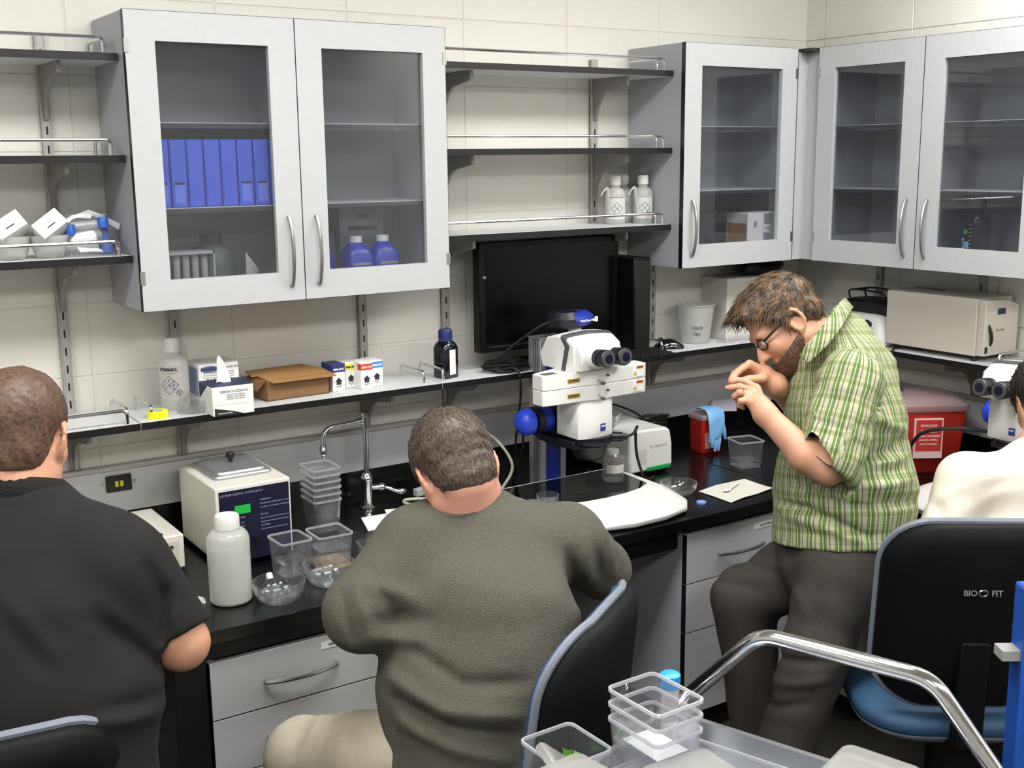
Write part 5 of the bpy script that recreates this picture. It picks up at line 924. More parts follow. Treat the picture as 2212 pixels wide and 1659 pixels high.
sprig('green seedlings growing in the open tank at the far left of the cart', (-2.595, -1.915, TZ + 0.004), 16, 0.042, 11, 0.075, name='seedling')
sprig('small green seedling in the tank near the cart handle', (-2.365, -2.05, TZ + 0.004), 9, 0.03, 12, 0.05, name='seedling')
M_LID = clear_mat('frosted_lid', (0.82, 0.82, 0.82), 0.30, (0.9, 0.89, 0.86), rough=0.2, edge=0.4)
def lid(lab, x, y, z, rot, w=0.118):
    t = thing('tank_lid', lab, 'lid', (x, y, z), 0, 'loose tank lids on the cart'); t.rotation_euler = rot
    MB().loops([[(a, b, zz) for a, b in rrect(s_, s_, r_, 5)] for s_, r_, zz in ((w, 0.016, 0.0), (w + 0.004, 0.017, 0.002), (w + 0.004, 0.017, 0.012), (w - 0.006, 0.014, 0.016), (w - 0.02, 0.012, 0.0165))]).build('lid', M_LID, t)
    return t
lid('frosted tank lid tilted against the seedling tank on the cart', -2.640, -1.975, TZ + 0.075, (0.5, 0.70, 0.3), 0.10)
ctank('clear tank nearest the lower left edge of the cart with misted wall', -2.672, -2.052, TZ, 0.1, 0.115, 0.105); lid('frosted lid closing the tank nearest the lower left edge', -2.672, -2.052, TZ + 0.1065, (0, 0, 0.1), 0.119)
ctank('clear tank in the front middle of the cart with frosted lid', -2.512, -2.150, TZ, -0.05, 0.125, 0.105); lid('frosted lid on the tank in the front middle of the cart', -2.512, -2.150, TZ + 0.1065, (0, 0, -0.05), 0.129)
ctank('long clear tray of seedlings along the handle end of the cart', -2.355, -2.075, TZ, ca, 0.085, 0.050, d=0.24)
ctank('clear tank wrapped in film at the right front of the cart', -2.305, -2.305, TZ, ca, 0.115, 0.115, d=0.13); lid('misted lid on the film-wrapped tank at the right front of the cart', -2.305, -2.305, TZ + 0.1165, (0.03, 0, ca), 0.125)
t = thing('sample_vial', 'white vial with bright blue cap standing on the cart behind the nested tanks', 'vial', (-2.350, -1.900, TZ)); MB().lathe([(0, 0), (0.0165, 0), (0.0165, 0.125), (0, 0.125)], 20).build('body', M_MILK, t); MB().lathe([(0.0175, 0.122), (0.0185, 0.132), (0.0185, 0.146), (0.012, 0.150), (0, 0.151)], 20).build('cap', mat('sky_blue_cap', '2f9ae0', 0.4), t)
# blue upright at the right edge of the picture
t = thing('equipment_post', 'bright blue equipment upright at the lower right edge', 'post', (-1.610, -2.182, 0), -0.58)
MB().box(-0.08, 0.08, -0.03, 0.03, 0.012, 1.045).build('upright', mat('royal_blue_paint', '1f4fa8', 0.4), t, bevel=0.006); MB().box(-0.16, 0.16, -0.14, 0.14, 0, 0.012).build('foot_plate', M_SHELL, t, bevel=0.003); MB().box(-0.115, -0.08, -0.02, 0.02, 0.90, 0.92).build('grey_bracket', mat('pale_bracket', '9b9b98', 0.5), t)
# ================================================================ people: smooth bodies grown from joint positions
def _np(v): return np.array(v, dtype=np.float32)
class Field:
    """distance field on a voxel grid; shapes are blended in with a smooth union"""
    def __init__(s, lo, hi, vox):
        s.lo = _np(lo); s.vox = vox; s.n = np.maximum(2, np.ceil((_np(hi) - s.lo) / vox).astype(int)); s.D = np.full(s.n, 1.0, np.float32)
        s.ax = [s.lo[i] + vox * np.arange(s.n[i], dtype=np.float32) for i in range(3)]
    def sub(s, lo, hi):
        a = np.clip(np.floor((_np(lo) - s.lo) / s.vox).astype(int), 0, s.n); b = np.clip(np.ceil((_np(hi) - s.lo) / s.vox).astype(int) + 1, 0, s.n)
        if (b <= a).any(): return None
        sl = tuple(slice(a[i], b[i]) for i in range(3)); X, Y, Z = np.meshgrid(*[s.ax[i][sl[i]] for i in range(3)], indexing='ij'); return sl, np.stack([X, Y, Z], -1)
    def blend(s, sl, d, k, sub=False):
        o = s.D[sl]
        if sub:
            d = -d; h = np.clip(0.5 + 0.5 * (d - o) / k, 0, 1) if k > 0 else (d > o); s.D[sl] = o * (1 - h) + d * h + (k * h * (1 - h) if k > 0 else 0)
        else:
            h = np.clip(0.5 + 0.5 * (o - d) / k, 0, 1); s.D[sl] = o * (1 - h) + d * h - k * h * (1 - h)
    def cone(s, a, b, ra, rb, k=0.02, flat=None, sub=False, grow=0.0):
        a, b = _np(a), _np(b); ra += grow; rb += grow; sc = flat[1] if flat else 1.0; R = max(ra, rb) * max(1, sc) + k + 2 * s.vox
        q = s.sub(np.minimum(a, b) - R, np.maximum(a, b) + R)
        if q is None: return
        sl, P = q; P = P - a; ab = b - a
        if flat:
            ax = _np(flat[0]); ax = ax / np.linalg.norm(ax); P = P + (1 / sc - 1) * (P @ ax)[..., None] * ax; ab = ab + (1 / sc - 1) * (ab @ ax) * ax
        t = np.clip((P @ ab) / max(1e-9, float(ab @ ab)), 0, 1); d = np.linalg.norm(P - t[..., None] * ab, axis=-1) - (ra + (rb - ra) * t)
        s.blend(sl, d.astype(np.float32), k, sub)
    def ell(s, c, r, k=0.02, M=None, sub=False, grow=0.0):
        # M: 3x3 rows = local axes in world
        c = _np(c); r = _np(r) + grow; R = float(r.max()) + k + 2 * s.vox; q = s.sub(c - R, c + R)
        if q is None: return
        sl, P = q; P = P - c
        if M is not None: P = P @ _np(M).T
        k0 = np.linalg.norm(P / r, axis=-1); k1 = np.linalg.norm(P / (r * r), axis=-1) + 1e-6; s.blend(sl, (k0 * (k0 - 1) / k1).astype(np.float32), k, sub)
    def cut(s, p, n, keep=None, k=0.0):
        # remove the half space in front of plane (p, n); keep = (lo, hi) box limiting the cut
        lo, hi = keep if keep is not None else (s.lo, s.lo + s.vox * s.n); q = s.sub(lo, hi)
        if q is None: return
        sl, P = q; n = _np(n); n = n / np.linalg.norm(n); d = ((P - _np(p)) @ n).astype(np.float32); o = s.D[sl]
        if k: h = np.clip(0.5 + 0.5 * (d - o) / k, 0, 1); s.D[sl] = o * (1 - h) + d * h + k * h * (1 - h)
        else: s.D[sl] = np.maximum(o, d)
    def ripple(s, fn):
        m = np.abs(s.D) < 0.03; idx = np.argwhere(m); P = s.lo + idx * s.vox; s.D[m] += fn(P).astype(np.float32)
    def fold(s, a, b, w, amp, n=(0.5407, 0.8189, -0.1924), depth=0.14):
        # cloth fold: lifts (amp > 0) or sinks (amp < 0) the surface along a line, measured across direction n
        a, b, n = _np(a), _np(b), _np(n); R = 3 * w + depth; q = s.sub(np.minimum(a, b) - R, np.maximum(a, b) + R)
        if q is None: return
        sl, P = q; P = P - a; ab = b - a; dn = P @ n; P = P - dn[..., None] * n; ab = ab - (ab @ n) * n; t = np.clip((P @ ab) / max(1e-9, float(ab @ ab)), 0, 1)
        d = np.linalg.norm(P - t[..., None] * ab, axis=-1); s.D[sl] -= (amp * np.exp(-(d / w) ** 2) * np.clip(1.4 - np.abs(dn) / depth, 0, 1) * (0.35 + 0.65 * np.sin(PI * np.clip(0.1 + 0.8 * t, 0, 1)))).astype(np.float32)
    def merge(s, o, k=0.02):
        h = np.clip(0.5 + 0.5 * (s.D - o.D) / k, 0, 1); s.D = s.D * (1 - h) + o.D * h - k * h * (1 - h)
    def like(s): o = Field.__new__(Field); o.lo, o.vox, o.n, o.ax = s.lo, s.vox, s.n, s.ax; o.D = np.full(s.n, 1.0, np.float32); return o
    def mesh(s):
        D = s.D; S = D < 0; n = D.shape
        corners = [(i, j, k) for i in (0, 1) for j in (0, 1) for k in (0, 1)]
        def sh(A, c): return A[c[0]:n[0] - 1 + c[0], c[1]:n[1] - 1 + c[1], c[2]:n[2] - 1 + c[2]]
        cnt = sum(sh(S, c).astype(np.int8) for c in corners); act = (cnt > 0) & (cnt < 8); idx = np.argwhere(act); N = len(idx)
        vid = np.full(act.shape, -1, np.int32); vid[act] = np.arange(N); acc = np.zeros((N, 3), np.float32); num = np.zeros(N, np.float32)
        val = {c: D[idx[:, 0] + c[0], idx[:, 1] + c[1], idx[:, 2] + c[2]] for c in corners}
        for a in corners:
            for ax in range(3):
                if a[ax]: continue
                b = list(a); b[ax] = 1; b = tuple(b); va, vb = val[a], val[b]; m = (va < 0) != (vb < 0); t = np.where(m, va / np.where(m, va - vb, 1), 0)
                p = np.tile(_np(a), (N, 1)); p[:, ax] += t; acc[m] += p[m]; num[m] += 1
        V = s.lo + (idx + acc / np.maximum(num, 1)[:, None]) * s.vox; F = []
        for ax in range(3):
            u, v = [(1, 2), (2, 0), (0, 1)][ax]; A = np.moveaxis(S, ax, 0); c = np.argwhere(A[1:] != A[:-1]); 
            e = np.zeros((len(c), 3), int); rest = [i for i in range(3) if i != ax]; e[:, ax] = c[:, 0]; e[:, rest[0]] = c[:, 1]; e[:, rest[1]] = c[:, 2]
            ok = (e[:, u] > 0) & (e[:, v] > 0) & (e[:, u] < n[u] - 1) & (e[:, v] < n[v] - 1) & (e[:, ax] < n[ax] - 1); e = e[ok]
            def g(du, dv): q = e.copy(); q[:, u] -= du; q[:, v] -= dv; return vid[q[:, 0], q[:, 1], q[:, 2]]
            Q = np.stack([g(1, 1), g(0, 1), g(0, 0), g(1, 0)], 1); inside = S[e[:, 0], e[:, 1], e[:, 2]]; Q[~inside] = Q[~inside][:, ::-1]; F.append(Q)
        F = np.concatenate(F); F = F[(F >= 0).all(1)]; return V, F
    def build(s, name, m, parent, smooth_it=1, uv=None):
        V, F = s.mesh()
        for _ in range(smooth_it):      # light Laplacian relaxation
            E = np.concatenate([F[:, [0, 1]], F[:, [1, 2]], F[:, [2, 3]], F[:, [3, 0]]]); A = np.zeros_like(V); C = np.zeros(len(V), np.float32)
            for q in (0, 1):
                for c in range(3): A[:, c] += np.bincount(E[:, q], weights=V[E[:, 1 - q], c], minlength=len(V))
                C += np.bincount(E[:, q], minlength=len(V))
            V = 0.45 * V + 0.55 * A / np.maximum(C, 1)[:, None]
        me = bpy.data.meshes.new(name); me.vertices.add(len(V)); me.vertices.foreach_set('co', V.astype(np.float32).ravel()); me.loops.add(F.size); me.loops.foreach_set('vertex_index', F.ravel().astype(np.int32))
        me.polygons.add(len(F)); me.polygons.foreach_set('loop_start', np.arange(0, F.size, 4, dtype=np.int32)); me.polygons.foreach_set('use_smooth', np.ones(len(F), bool)); me.update(calc_edges=True); me.validate()
        if uv is not None:
            L = me.uv_layers.new(name='cloth'); L.data.foreach_set('uv', uv(V)[F.ravel()].astype(np.float32).ravel())
        o = bpy.data.objects.new(name, me); COL.objects.link(o); o.parent = parent; me.materials.append(m); s.V, s.F = V, F
        if parent is not None: o.matrix_parent_inverse = Matrix.Translation(parent.location).inverted()
        return o
def seg_dist(P, a, b):
    a, b = _np(a), _np(b); t = np.clip(((P - a) @ (b - a)) / ((b - a) @ (b - a)), 0, 1); return np.linalg.norm(P - a - t[:, None] * (b - a), axis=1), t
class Head:
    """head frame: c between the ears, f face direction, u crown direction"""
    def __init__(s, c, f, u):
        s.c = Vector(c); s.f = Vector(f).normalized(); u = Vector(u); s.u = (u - s.f * u.dot(s.f)).normalized(); s.r = s.f.cross(s.u)
        s.M = [list(s.r), list(s.f), list(s.u)]
    def P(s, x, y, z): return s.c + s.r * x + s.f * y + s.u * z
    def local(s, V): return (V - _np(s.c)) @ _np(s.M).T
    def add(s, F, scale=1.0, ears=True):
        e = lambda c, r, k=0.015, **kw: F.ell(s.P(*[q * scale for q in c]), [q * scale for q in r], k, s.M, **kw)
        e((0, -0.014, 0.037), (0.074, 0.096, 0.082)); e((0, 0.036, -0.030), (0.060, 0.058, 0.082), 0.02); e((0, 0.064, -0.094), (0.034, 0.030, 0.026), 0.025)
        for q in (-1, 1):
            F.cone(s.P(q * 0.054, 0.0, -0.062), s.P(q * 0.026, 0.058, -0.096), 0.022, 0.020, 0.025); e((q * 0.038, 0.066, -0.026), (0.024, 0.022, 0.026), 0.02)
        F.cone(s.P(-0.038, 0.082, 0.024), s.P(0.038, 0.082, 0.024), 0.012, 0.012, 0.018)
        F.cone(s.P(0, 0.090, 0.010), s.P(0, 0.114, -0.030), 0.008, 0.0125, 0.012)
        for q in (-1, 1): F.ell(s.P(q * 0.011, 0.102, -0.036), (0.008, 0.010, 0.008), 0.008, s.M)
        F.cone(s.P(-0.016, 0.089, -0.062), s.P(0.016, 0.089, -0.062), 0.0075, 0.0075, 0.008); F.cone(s.P(-0.014, 0.087, -0.075), s.P(0.014, 0.087, -0.075), 0.0085, 0.0085, 0.008); F.cone(s.P(-0.02, 0.098, -0.0685), s.P(0.02, 0.098, -0.0685), 0.0025, 0.0025, 0.004, sub=True)
        for q in (-1, 1): F.ell(s.P(q * 0.031, 0.100, 0.002), (0.017, 0.014, 0.011), 0.012, s.M, sub=True)
        if ears:
            for q in (-1, 1):
                ear = [s.P(q * (0.074 + 0.012 * (1 - math.cos(a))), -0.010 + 0.020 * math.cos(a), -0.010 + 0.033 * math.sin(a)) for a in [2 * PI * i / 12 for i in range(12)]]
                rim = [s.P(q * (0.078 + 0.010 * max(0, -math.cos(a + 0.3))), -0.008 + 0.019 * math.cos(a), -0.010 + (0.034 if math.sin(a) > 0 else 0.030) * math.sin(a)) for a in [2 * PI * i / 12 for i in range(12)]]
                for i in range(12): F.cone(rim[i], rim[(i + 1) % 12], 0.0052, 0.0052, 0.005)
                F.ell(s.P(q * 0.076, -0.006, -0.010), (0.006, 0.016, 0.027), 0.006, s.M); F.ell(s.P(q * 0.086, -0.002, -0.012), (0.006, 0.009, 0.016), 0.005, s.M, sub=True); F.ell(s.P(q * 0.077, 0.002, -0.042), (0.005, 0.008, 0.010), 0.006, s.M)
def hair_strands(mb, V, N, H, comb, count, length, width, lift, seed, keep=None, curl=0.0, jitter=0.35):
    """tapered ribbons combed over the scalp"""
    rng = np.random.default_rng(seed); idx = rng.choice(len(V), count, replace=len(V) < count); out_v = []; out_f = []
    for i in idx:
        p = Vector(V[i]); n = Vector(N[i]); l = H.local(V[i][None])[0]
        if l[2] < -0.052: continue
        d = comb(l); d = H.r * d[0] + H.f * d[1] + H.u * d[2]; d = (d - n * d.dot(n)); 
        if d.length < 1e-4: continue
        d.normalize(); sd = n.cross(d).normalized(); jit = rng.uniform(-jitter, jitter); d = (d + sd * jit).normalized(); sd = n.cross(d).normalized(); L = length * rng.uniform(0.6, 1.25); w = width * rng.uniform(0.6, 1.2); ph = rng.uniform(-1, 1); o = len(out_v)
        steps = 4; q = p.copy() - n * 0.002
        for k in range(steps + 1):
            t = k / steps; ww = w * (1 - 0.85 * t); c = q + d * L * t + n * (lift * math.sin(PI * 0.75 * t) - 0.9 * lift * t * t) + sd * curl * L * ph * t * t
            out_v += [tuple(c - sd * ww), tuple(c + n * ww * 0.7), tuple(c + sd * ww)]
        for k in range(steps):
            a = o + 3 * k; out_f += [(a, a + 1, a + 4, a + 3), (a + 1, a + 2, a + 5, a + 4)]
    mb.add(out_v, out_f)
def vert_normals(V, F):
    n = np.cross(V[F[:, 2]] - V[F[:, 0]], V[F[:, 3]] - V[F[:, 1]]); N = np.zeros_like(V)
    for q in range(4):
        for c in range(3): N[:, c] += np.bincount(F[:, q], weights=n[:, c], minlength=len(V))
    return N / np.maximum(np.linalg.norm(N, axis=1), 1e-9)[:, None]
def fbm(P, f, seed=0):
    r = np.random.default_rng(seed); out = np.zeros(len(P))
    for k in range(6): w_ = r.normal(size=3); w_ *= f * (1 + 0.35 * k) / np.linalg.norm(w_); out += np.sin(P @ w_ + r.uniform(0, 6.28)) / (1 + 0.25 * k)
    return out / 3
def skin_mat(name, col, red):
    m = mat(name, col, 0.5, noise=0.05, nscale=30, sub=0.12); return m
def hair_mat(name, dark, light, scale=60):
    m = bpy.data.materials.new(name); m.use_nodes = True; nt = m.node_tree; b = nt.nodes['Principled BSDF']; tc = nt.nodes.new('ShaderNodeTexCoord')
    n = nt.nodes.new('ShaderNodeTexNoise'); n.inputs['Scale'].default_value = scale; n.inputs['Detail'].default_value = 5; nt.links.new(tc.outputs['Object'], n.inputs['Vector']); cr = nt.nodes.new('ShaderNodeValToRGB')
    cr.color_ramp.elements[0].position = 0.35; cr.color_ramp.elements[0].color = (*lin(dark), 1); cr.color_ramp.elements[1].position = 0.68; cr.color_ramp.elements[1].color = (*lin(light), 1)
    nt.links.new(n.outputs[0], cr.inputs[0]); nt.links.new(cr.outputs[0], b.inputs['Base Color']); b.inputs['Roughness'].default_value = 0.5; return m
def body_frame(joints, pad=0.3): lo = np.min(joints, 0) - pad; hi = np.max(joints, 0) + pad; return lo, hi
# ================================================================ the four people (joints in room coordinates)
def V(a, b, c): return tuple(a * p + b * q + c * r for p, q, r in zip((0.83335, -0.55265, -0.01060), (0.11501, 0.15460, 0.98126), (0.54066, 0.81895, -0.19239)))
def W(u, v, d): return tuple(c + d * ((u - 1106) / 2504.8 * p - (v - 829.5) / 2504.8 * q + r) for c, p, q, r in zip((-3.6413, -3.3549, 1.8596), (0.83335, -0.55265, -0.01060), (0.11501, 0.15460, 0.98126), (0.54066, 0.81895, -0.19239)))
M_SKIN = skin_mat('skin_light', 'c9967a', 0); M_SKINP = skin_mat('skin_pink', 'd29a86', 0)
LATV = np.array((0.8333, -0.5527, -0.0106)); LATV[2] = 0
def rel(o, t): return o
# ---------------------------------------------------------------- plaid shirt material
def plaid():
    m = bpy.data.materials.new('green_plaid'); m.use_nodes = True; nt = m.node_tree; b = nt.nodes['Principled BSDF']; b.inputs['Roughness'].default_value = 0.8
    uv = nt.nodes.new('ShaderNodeUVMap'); uv.uv_map = 'cloth'; sp = nt.nodes.new('ShaderNodeSeparateXYZ'); nt.links.new(uv.outputs[0], sp.inputs[0])
    def ramp(out, period, stops):
        d = nt.nodes.new('ShaderNodeMath'); d.operation = 'DIVIDE'; d.inputs[1].default_value = period; nt.links.new(out, d.inputs[0]); f = nt.nodes.new('ShaderNodeMath'); f.operation = 'FRACT'; nt.links.new(d.outputs[0], f.inputs[0])
        r = nt.nodes.new('ShaderNodeValToRGB'); e = r.color_ramp.elements
        while len(e) > 1: e.remove(e[-1])
        e[0].position = stops[0][0]; e[0].color = (*lin(stops[0][1]), 1)
        for p, c in stops[1:]: q = e.new(p); q.color = (*lin(c), 1)
        nt.links.new(f.outputs[0], r.inputs[0]); return r.outputs[0]
    base, gr, dk, wh = 'aeae90', '667c42', '484150', 'c9cbb6'
    v1 = ramp(sp.outputs[0], 0.037, [(0.0, base), (0.07, base), (0.10, dk), (0.13, dk), (0.16, base), (0.30, base), (0.34, gr), (0.52, '566d38'), (0.55, wh), (0.58, wh), (0.61, gr), (0.76, gr), (0.80, base), (1.0, base)])
    h1 = ramp(sp.outputs[1], 0.048, [(0.0, 'f4f4f0'), (0.20, 'f4f4f0'), (0.23, 'b9b2b4'), (0.26, 'f4f4f0'), (0.45, 'f4f4f0'), (0.50, 'c6d0a8'), (0.72, 'c6d0a8'), (0.77, 'ffffff'), (1.0, 'f4f4f0')])
    mx = nt.nodes.new('ShaderNodeMix'); mx.data_type = 'RGBA'; mx.blend_type = 'MULTIPLY'; mx.inputs[0].default_value = 0.75; nt.links.new(v1, mx.inputs[6]); nt.links.new(h1, mx.inputs[7]); nt.links.new(mx.outputs[2], b.inputs['Base Color']); return m
def cyl_uv(P, a, b, ref, R):
    a, b = _np(a), _np(b); ax = (b - a) / np.linalg.norm(b - a); ref = _np(ref); ref = ref - ax * (ref @ ax); ref /= np.linalg.norm(ref); sd = np.cross(ax, ref); q = P - a; return np.stack([np.arctan2(q @ sd, q @ ref) * R, q @ ax], 1)
def finger(F, pts, r0, r1, k=0.004):
    n = len(pts) - 1
    for i in range(n): F.cone(pts[i], pts[i + 1], r0 + (r1 - r0) * i / n, r0 + (r1 - r0) * (i + 1) / n, k)
# ================================================================ standing person in the plaid shirt
foot = (-1.4649, -1.3076, 0.0575)
t = thing('person', 'person in green plaid shirt and glasses standing bent over small thing in hands', 'person', (foot[0], foot[1], 0))
H = Head((-1.2311, -1.0873, 1.3924), (-0.7239, 0.2054, -0.6405), (-0.4652, 0.5336, 0.7042))
L_SH, R_SH = (-1.2489, -1.3489, 1.2687), (-1.0037, -1.0678, 1.2312); L_EL, R_EL = (-1.3708, -1.3891, 1.0666), (-1.0395, -1.0313, 1.0781); L_WR, R_WR = (-1.4400, -1.2295, 1.1877), (-1.2828, -1.1164, 1.2272)
SPT, SPM, SPB = (-1.1347, -1.1977, 1.2976), (-1.1526, -1.2525, 1.0657), (-1.1835, -1.2854, 0.8387); LAT = (0.4990, 0.8466, -0.1919)
B = Field(*body_frame([(-1.4088, -1.0292, 1.4001), (-1.2032, -1.0672, 1.5565), (-0.9951, -1.3921, 1.0182), (-1.3357, -1.4218, 1.0781), (-0.9643, -1.1105, 0.9522), (-1.4693, -1.3136, 0.0199), (-1.3177, -1.0398, 0.5717), (-1.3010, -1.1214, 0.0115)], 0.06), 0.0038)
H.add(B, 1.03)
B.cone(H.P(0, -0.03, -0.045), (-1.1358, -1.1702, 1.3333), 0.058, 0.058, 0.03); B.cone(H.P(0, 0.005, -0.075), (-1.1631, -1.1729, 1.2971), 0.045, 0.05, 0.03)
for a, b, ra, rb, s_ in (((-1.1439, -1.2257, 1.2046), SPM, 0.085, 0.115, 1.25), (SPM, SPB, 0.115, 0.13, 1.2), (SPB, (-1.1981, -1.2921, 0.7694), 0.13, 0.13, 1.15)): B.cone(a, b, ra, rb, 0.04, (LAT, s_))
B.cone(L_SH, R_SH, 0.05, 0.05, 0.03)
for sh, el, wr, bul in ((L_SH, L_EL, L_WR, (-1.4060, -1.3478, 1.0916)), (R_SH, R_EL, R_WR, (-1.1229, -1.0621, 1.1283))):
    B.cone(sh, el, 0.056, 0.047, 0.02); B.cone(el, bul, 0.044, 0.043, 0.02); B.cone(bul, wr, 0.042, 0.029, 0.02)
# left hand, back of the hand towards the camera
mc = [(-1.4004, -1.1579, 1.2400), (-1.4304, -1.1688, 1.2390), (-1.4541, -1.1792, 1.2322), (-1.4651, -1.1873, 1.2186)]
B.cone(L_WR, (-1.4385, -1.2070, 1.2098), 0.029, 0.026, 0.02)
for q in mc: B.cone((-1.4334, -1.2056, 1.2039), q, 0.021, 0.0115, 0.012)
finger(B, [mc[0], (-1.4122, -1.1221, 1.2549), (-1.4252, -1.1071, 1.2566), (-1.4363, -1.1009, 1.2518)], 0.0105, 0.0078); finger(B, [mc[1], (-1.4456, -1.1388, 1.2461), (-1.4590, -1.1246, 1.2429), (-1.4660, -1.1144, 1.2408)], 0.0105, 0.0078)
finger(B, [mc[2], (-1.4720, -1.1662, 1.2373), (-1.4764, -1.1538, 1.2257), (-1.4599, -1.1494, 1.2128)], 0.0100, 0.0076); finger(B, [mc[3], (-1.4835, -1.1837, 1.2191), (-1.4795, -1.1750, 1.2045), (-1.4579, -1.1673, 1.1941)], 0.0092, 0.0070)
finger(B, [(-1.4065, -1.1759, 1.1979), (-1.3961, -1.1231, 1.2184), (-1.4122, -1.1015, 1.2388), (-1.4287, -1.0950, 1.2462)], 0.0135, 0.0088, 0.006)
# right hand, knuckles up, pinching
mr = [(-1.3622, -1.0914, 1.2924), (-1.3572, -1.0673, 1.2793), (-1.3488, -1.0522, 1.2631), (-1.3366, -1.0459, 1.2462)]
B.cone(R_WR, (-1.3093, -1.0988, 1.2538), 0.028, 0.025, 0.02)
for q in mr: B.cone((-1.3111, -1.0970, 1.2563), q, 0.022, 0.0120, 0.012)
finger(B, [mr[0], (-1.3983, -1.0843, 1.2733), (-1.4199, -1.0855, 1.2591), (-1.4302, -1.0876, 1.2477)], 0.0108, 0.0080); finger(B, [mr[1], (-1.3865, -1.0582, 1.2616), (-1.4053, -1.0672, 1.2482), (-1.4024, -1.0771, 1.2403)], 0.0108, 0.0080)
finger(B, [mr[2], (-1.3718, -1.0473, 1.2452), (-1.3875, -1.0638, 1.2351), (-1.3862, -1.0770, 1.2345)], 0.0100, 0.0076); finger(B, [mr[3], (-1.3580, -1.0409, 1.2334), (-1.3689, -1.0596, 1.2270), (-1.3709, -1.0759, 1.2299)], 0.0092, 0.0070)
finger(B, [(-1.3397, -1.1217, 1.2529), (-1.3839, -1.1165, 1.2546), (-1.4123, -1.1047, 1.2509), (-1.4254, -1.0934, 1.2468)], 0.0135, 0.0088, 0.006)
HIPN, HIPF = (-1.2630, -1.3578, 0.7753), (-1.1611, -1.2168, 0.7264); KN_N, KN_F = (-1.3637, -1.3781, 0.5617), (-1.3223, -1.0570, 0.5897); AN_N, AN_F = (-1.4630, -1.2986, 0.1014), (-1.2863, -1.1042, 0.0739)
for h, k_, a in ((HIPN, KN_N, AN_N), (HIPF, KN_F, AN_F)): B.cone(h, k_, 0.085, 0.06, 0.03); B.cone(k_, a, 0.058, 0.04, 0.02)
body = B.build('body', M_SKIN, t, 1)
# shirt
S = Field(*body_frame([(-1.3171, -1.1196, 1.2734), (-1.0676, -1.1780, 1.4656), (-0.9951, -1.3921, 1.0182), (-1.3357, -1.4218, 1.0781), (-0.9522, -1.0397, 1.0793), (-1.2084, -1.3155, 0.7447)], 0.09), 0.005)
for a, b, ra, rb, s_ in (((-1.1395, -1.1931, 1.2778), (-1.1438, -1.2406, 1.1414), 0.118, 0.152, 1.30), ((-1.1438, -1.2406, 1.1414), (-1.1638, -1.2718, 0.9522), 0.152, 0.183, 1.18), ((-1.1638, -1.2718, 0.9522), (-1.2011, -1.3005, 0.7252), 0.183, 0.190, 1.12)): S.cone(a, b, ra, rb, 0.04, (LAT, s_))
S.cone((-1.0874, -1.1895, 1.3613), (-1.0854, -1.2260, 1.2635), 0.058, 0.112, 0.05); S.cone(L_SH, R_SH, 0.075, 0.078, 0.05); S.cone((-1.1071, -1.1855, 1.3233), (-1.1198, -1.2032, 1.2640), 0.066, 0.10, 0.05)
A_ = S.like(); A_.cone(L_SH, (-1.3666, -1.3955, 1.0772), 0.086, 0.084, 0.02); A_.cut((-1.4090, -1.3815, 1.0955), (-0.6363, 0.2488, -0.7290), None, 0.012)
A_.cone(R_SH, (-1.0187, -1.0415, 1.1449), 0.080, 0.076, 0.02)
for a, b, w_, am in (((-1.3896, -1.3801, 1.2600), (-1.4512, -1.4015, 1.1520), 0.010, 0.005), ((-1.3216, -1.4306, 1.2360), (-1.3976, -1.4464, 1.1112), 0.012, 0.006), ((-1.4288, -1.3677, 1.2026), (-1.3678, -1.4513, 1.1738), 0.008, -0.005), ((-1.4420, -1.3658, 1.1738), (-1.4065, -1.4351, 1.1342), 0.008, 0.005), ((-1.3546, -1.4060, 1.2479), (-1.4156, -1.4278, 1.1401), 0.008, -0.004)): A_.fold(a, b, w_, am)
S.merge(A_, 0.014)
for a, b, w_, am in (((-1.2883, -1.4300, 1.0724), (-1.1334, -1.4256, 1.1107), 0.014, -0.012), ((-1.2719, -1.4201, 1.1605), (-1.1729, -1.4035, 1.2498), 0.014, -0.012), ((-1.2283, -1.4084, 1.1770), (-1.0876, -1.4036, 1.1253), 0.016, 0.012), ((-1.4303, -1.2440, 0.9456), (-1.3915, -1.3546, 0.9473), 0.010, -0.014), ((-1.3915, -1.3546, 0.9473), (-1.2739, -1.4494, 0.8745), 0.010, -0.014), ((-1.4419, -1.2894, 0.9272), (-1.3075, -1.4400, 0.8721), 0.014, 0.010), ((-1.3078, -1.4323, 1.0080), (-1.1130, -1.4386, 1.0085), 0.016, 0.012), ((-1.3126, -1.4388, 0.9668), (-1.1150, -1.4516, 0.9477), 0.014, -0.010), ((-1.3267, -1.2249, 1.2140), (-1.3434, -1.2222, 1.0748), 0.012, -0.010), ((-1.3195, -1.2503, 1.2300), (-1.3485, -1.2625, 1.0966), 0.012, 0.008), ((-1.3872, -1.2482, 1.0485), (-1.3883, -1.2704, 0.9512), 0.012, -0.008), ((-1.1365, -1.3459, 1.3372), (-1.2171, -1.3713, 1.2623), 0.014, 0.006), ((-1.2030, -1.2904, 1.3867), (-1.2231, -1.3590, 1.2983), 0.012, -0.006), ((-1.2503, -1.4552, 1.0720), (-1.1066, -1.4300, 1.0631), 0.012, 0.010), ((-1.3784, -1.3869, 1.0030), (-1.2820, -1.4577, 0.9723), 0.014, 0.009), ((-1.3994, -1.3109, 1.0074), (-1.3605, -1.4029, 0.9851), 0.012, -0.008)): S.fold(a, b, w_, am)
S.ripple(lambda P: 0.0035 * fbm(P * _np((1, 1, 1.6)), 34, 3) + 0.0015 * fbm(P, 90, 4))
S.cut((-1.2067, -1.3025, 0.8050), (-0.0983, -0.1657, -0.9815))
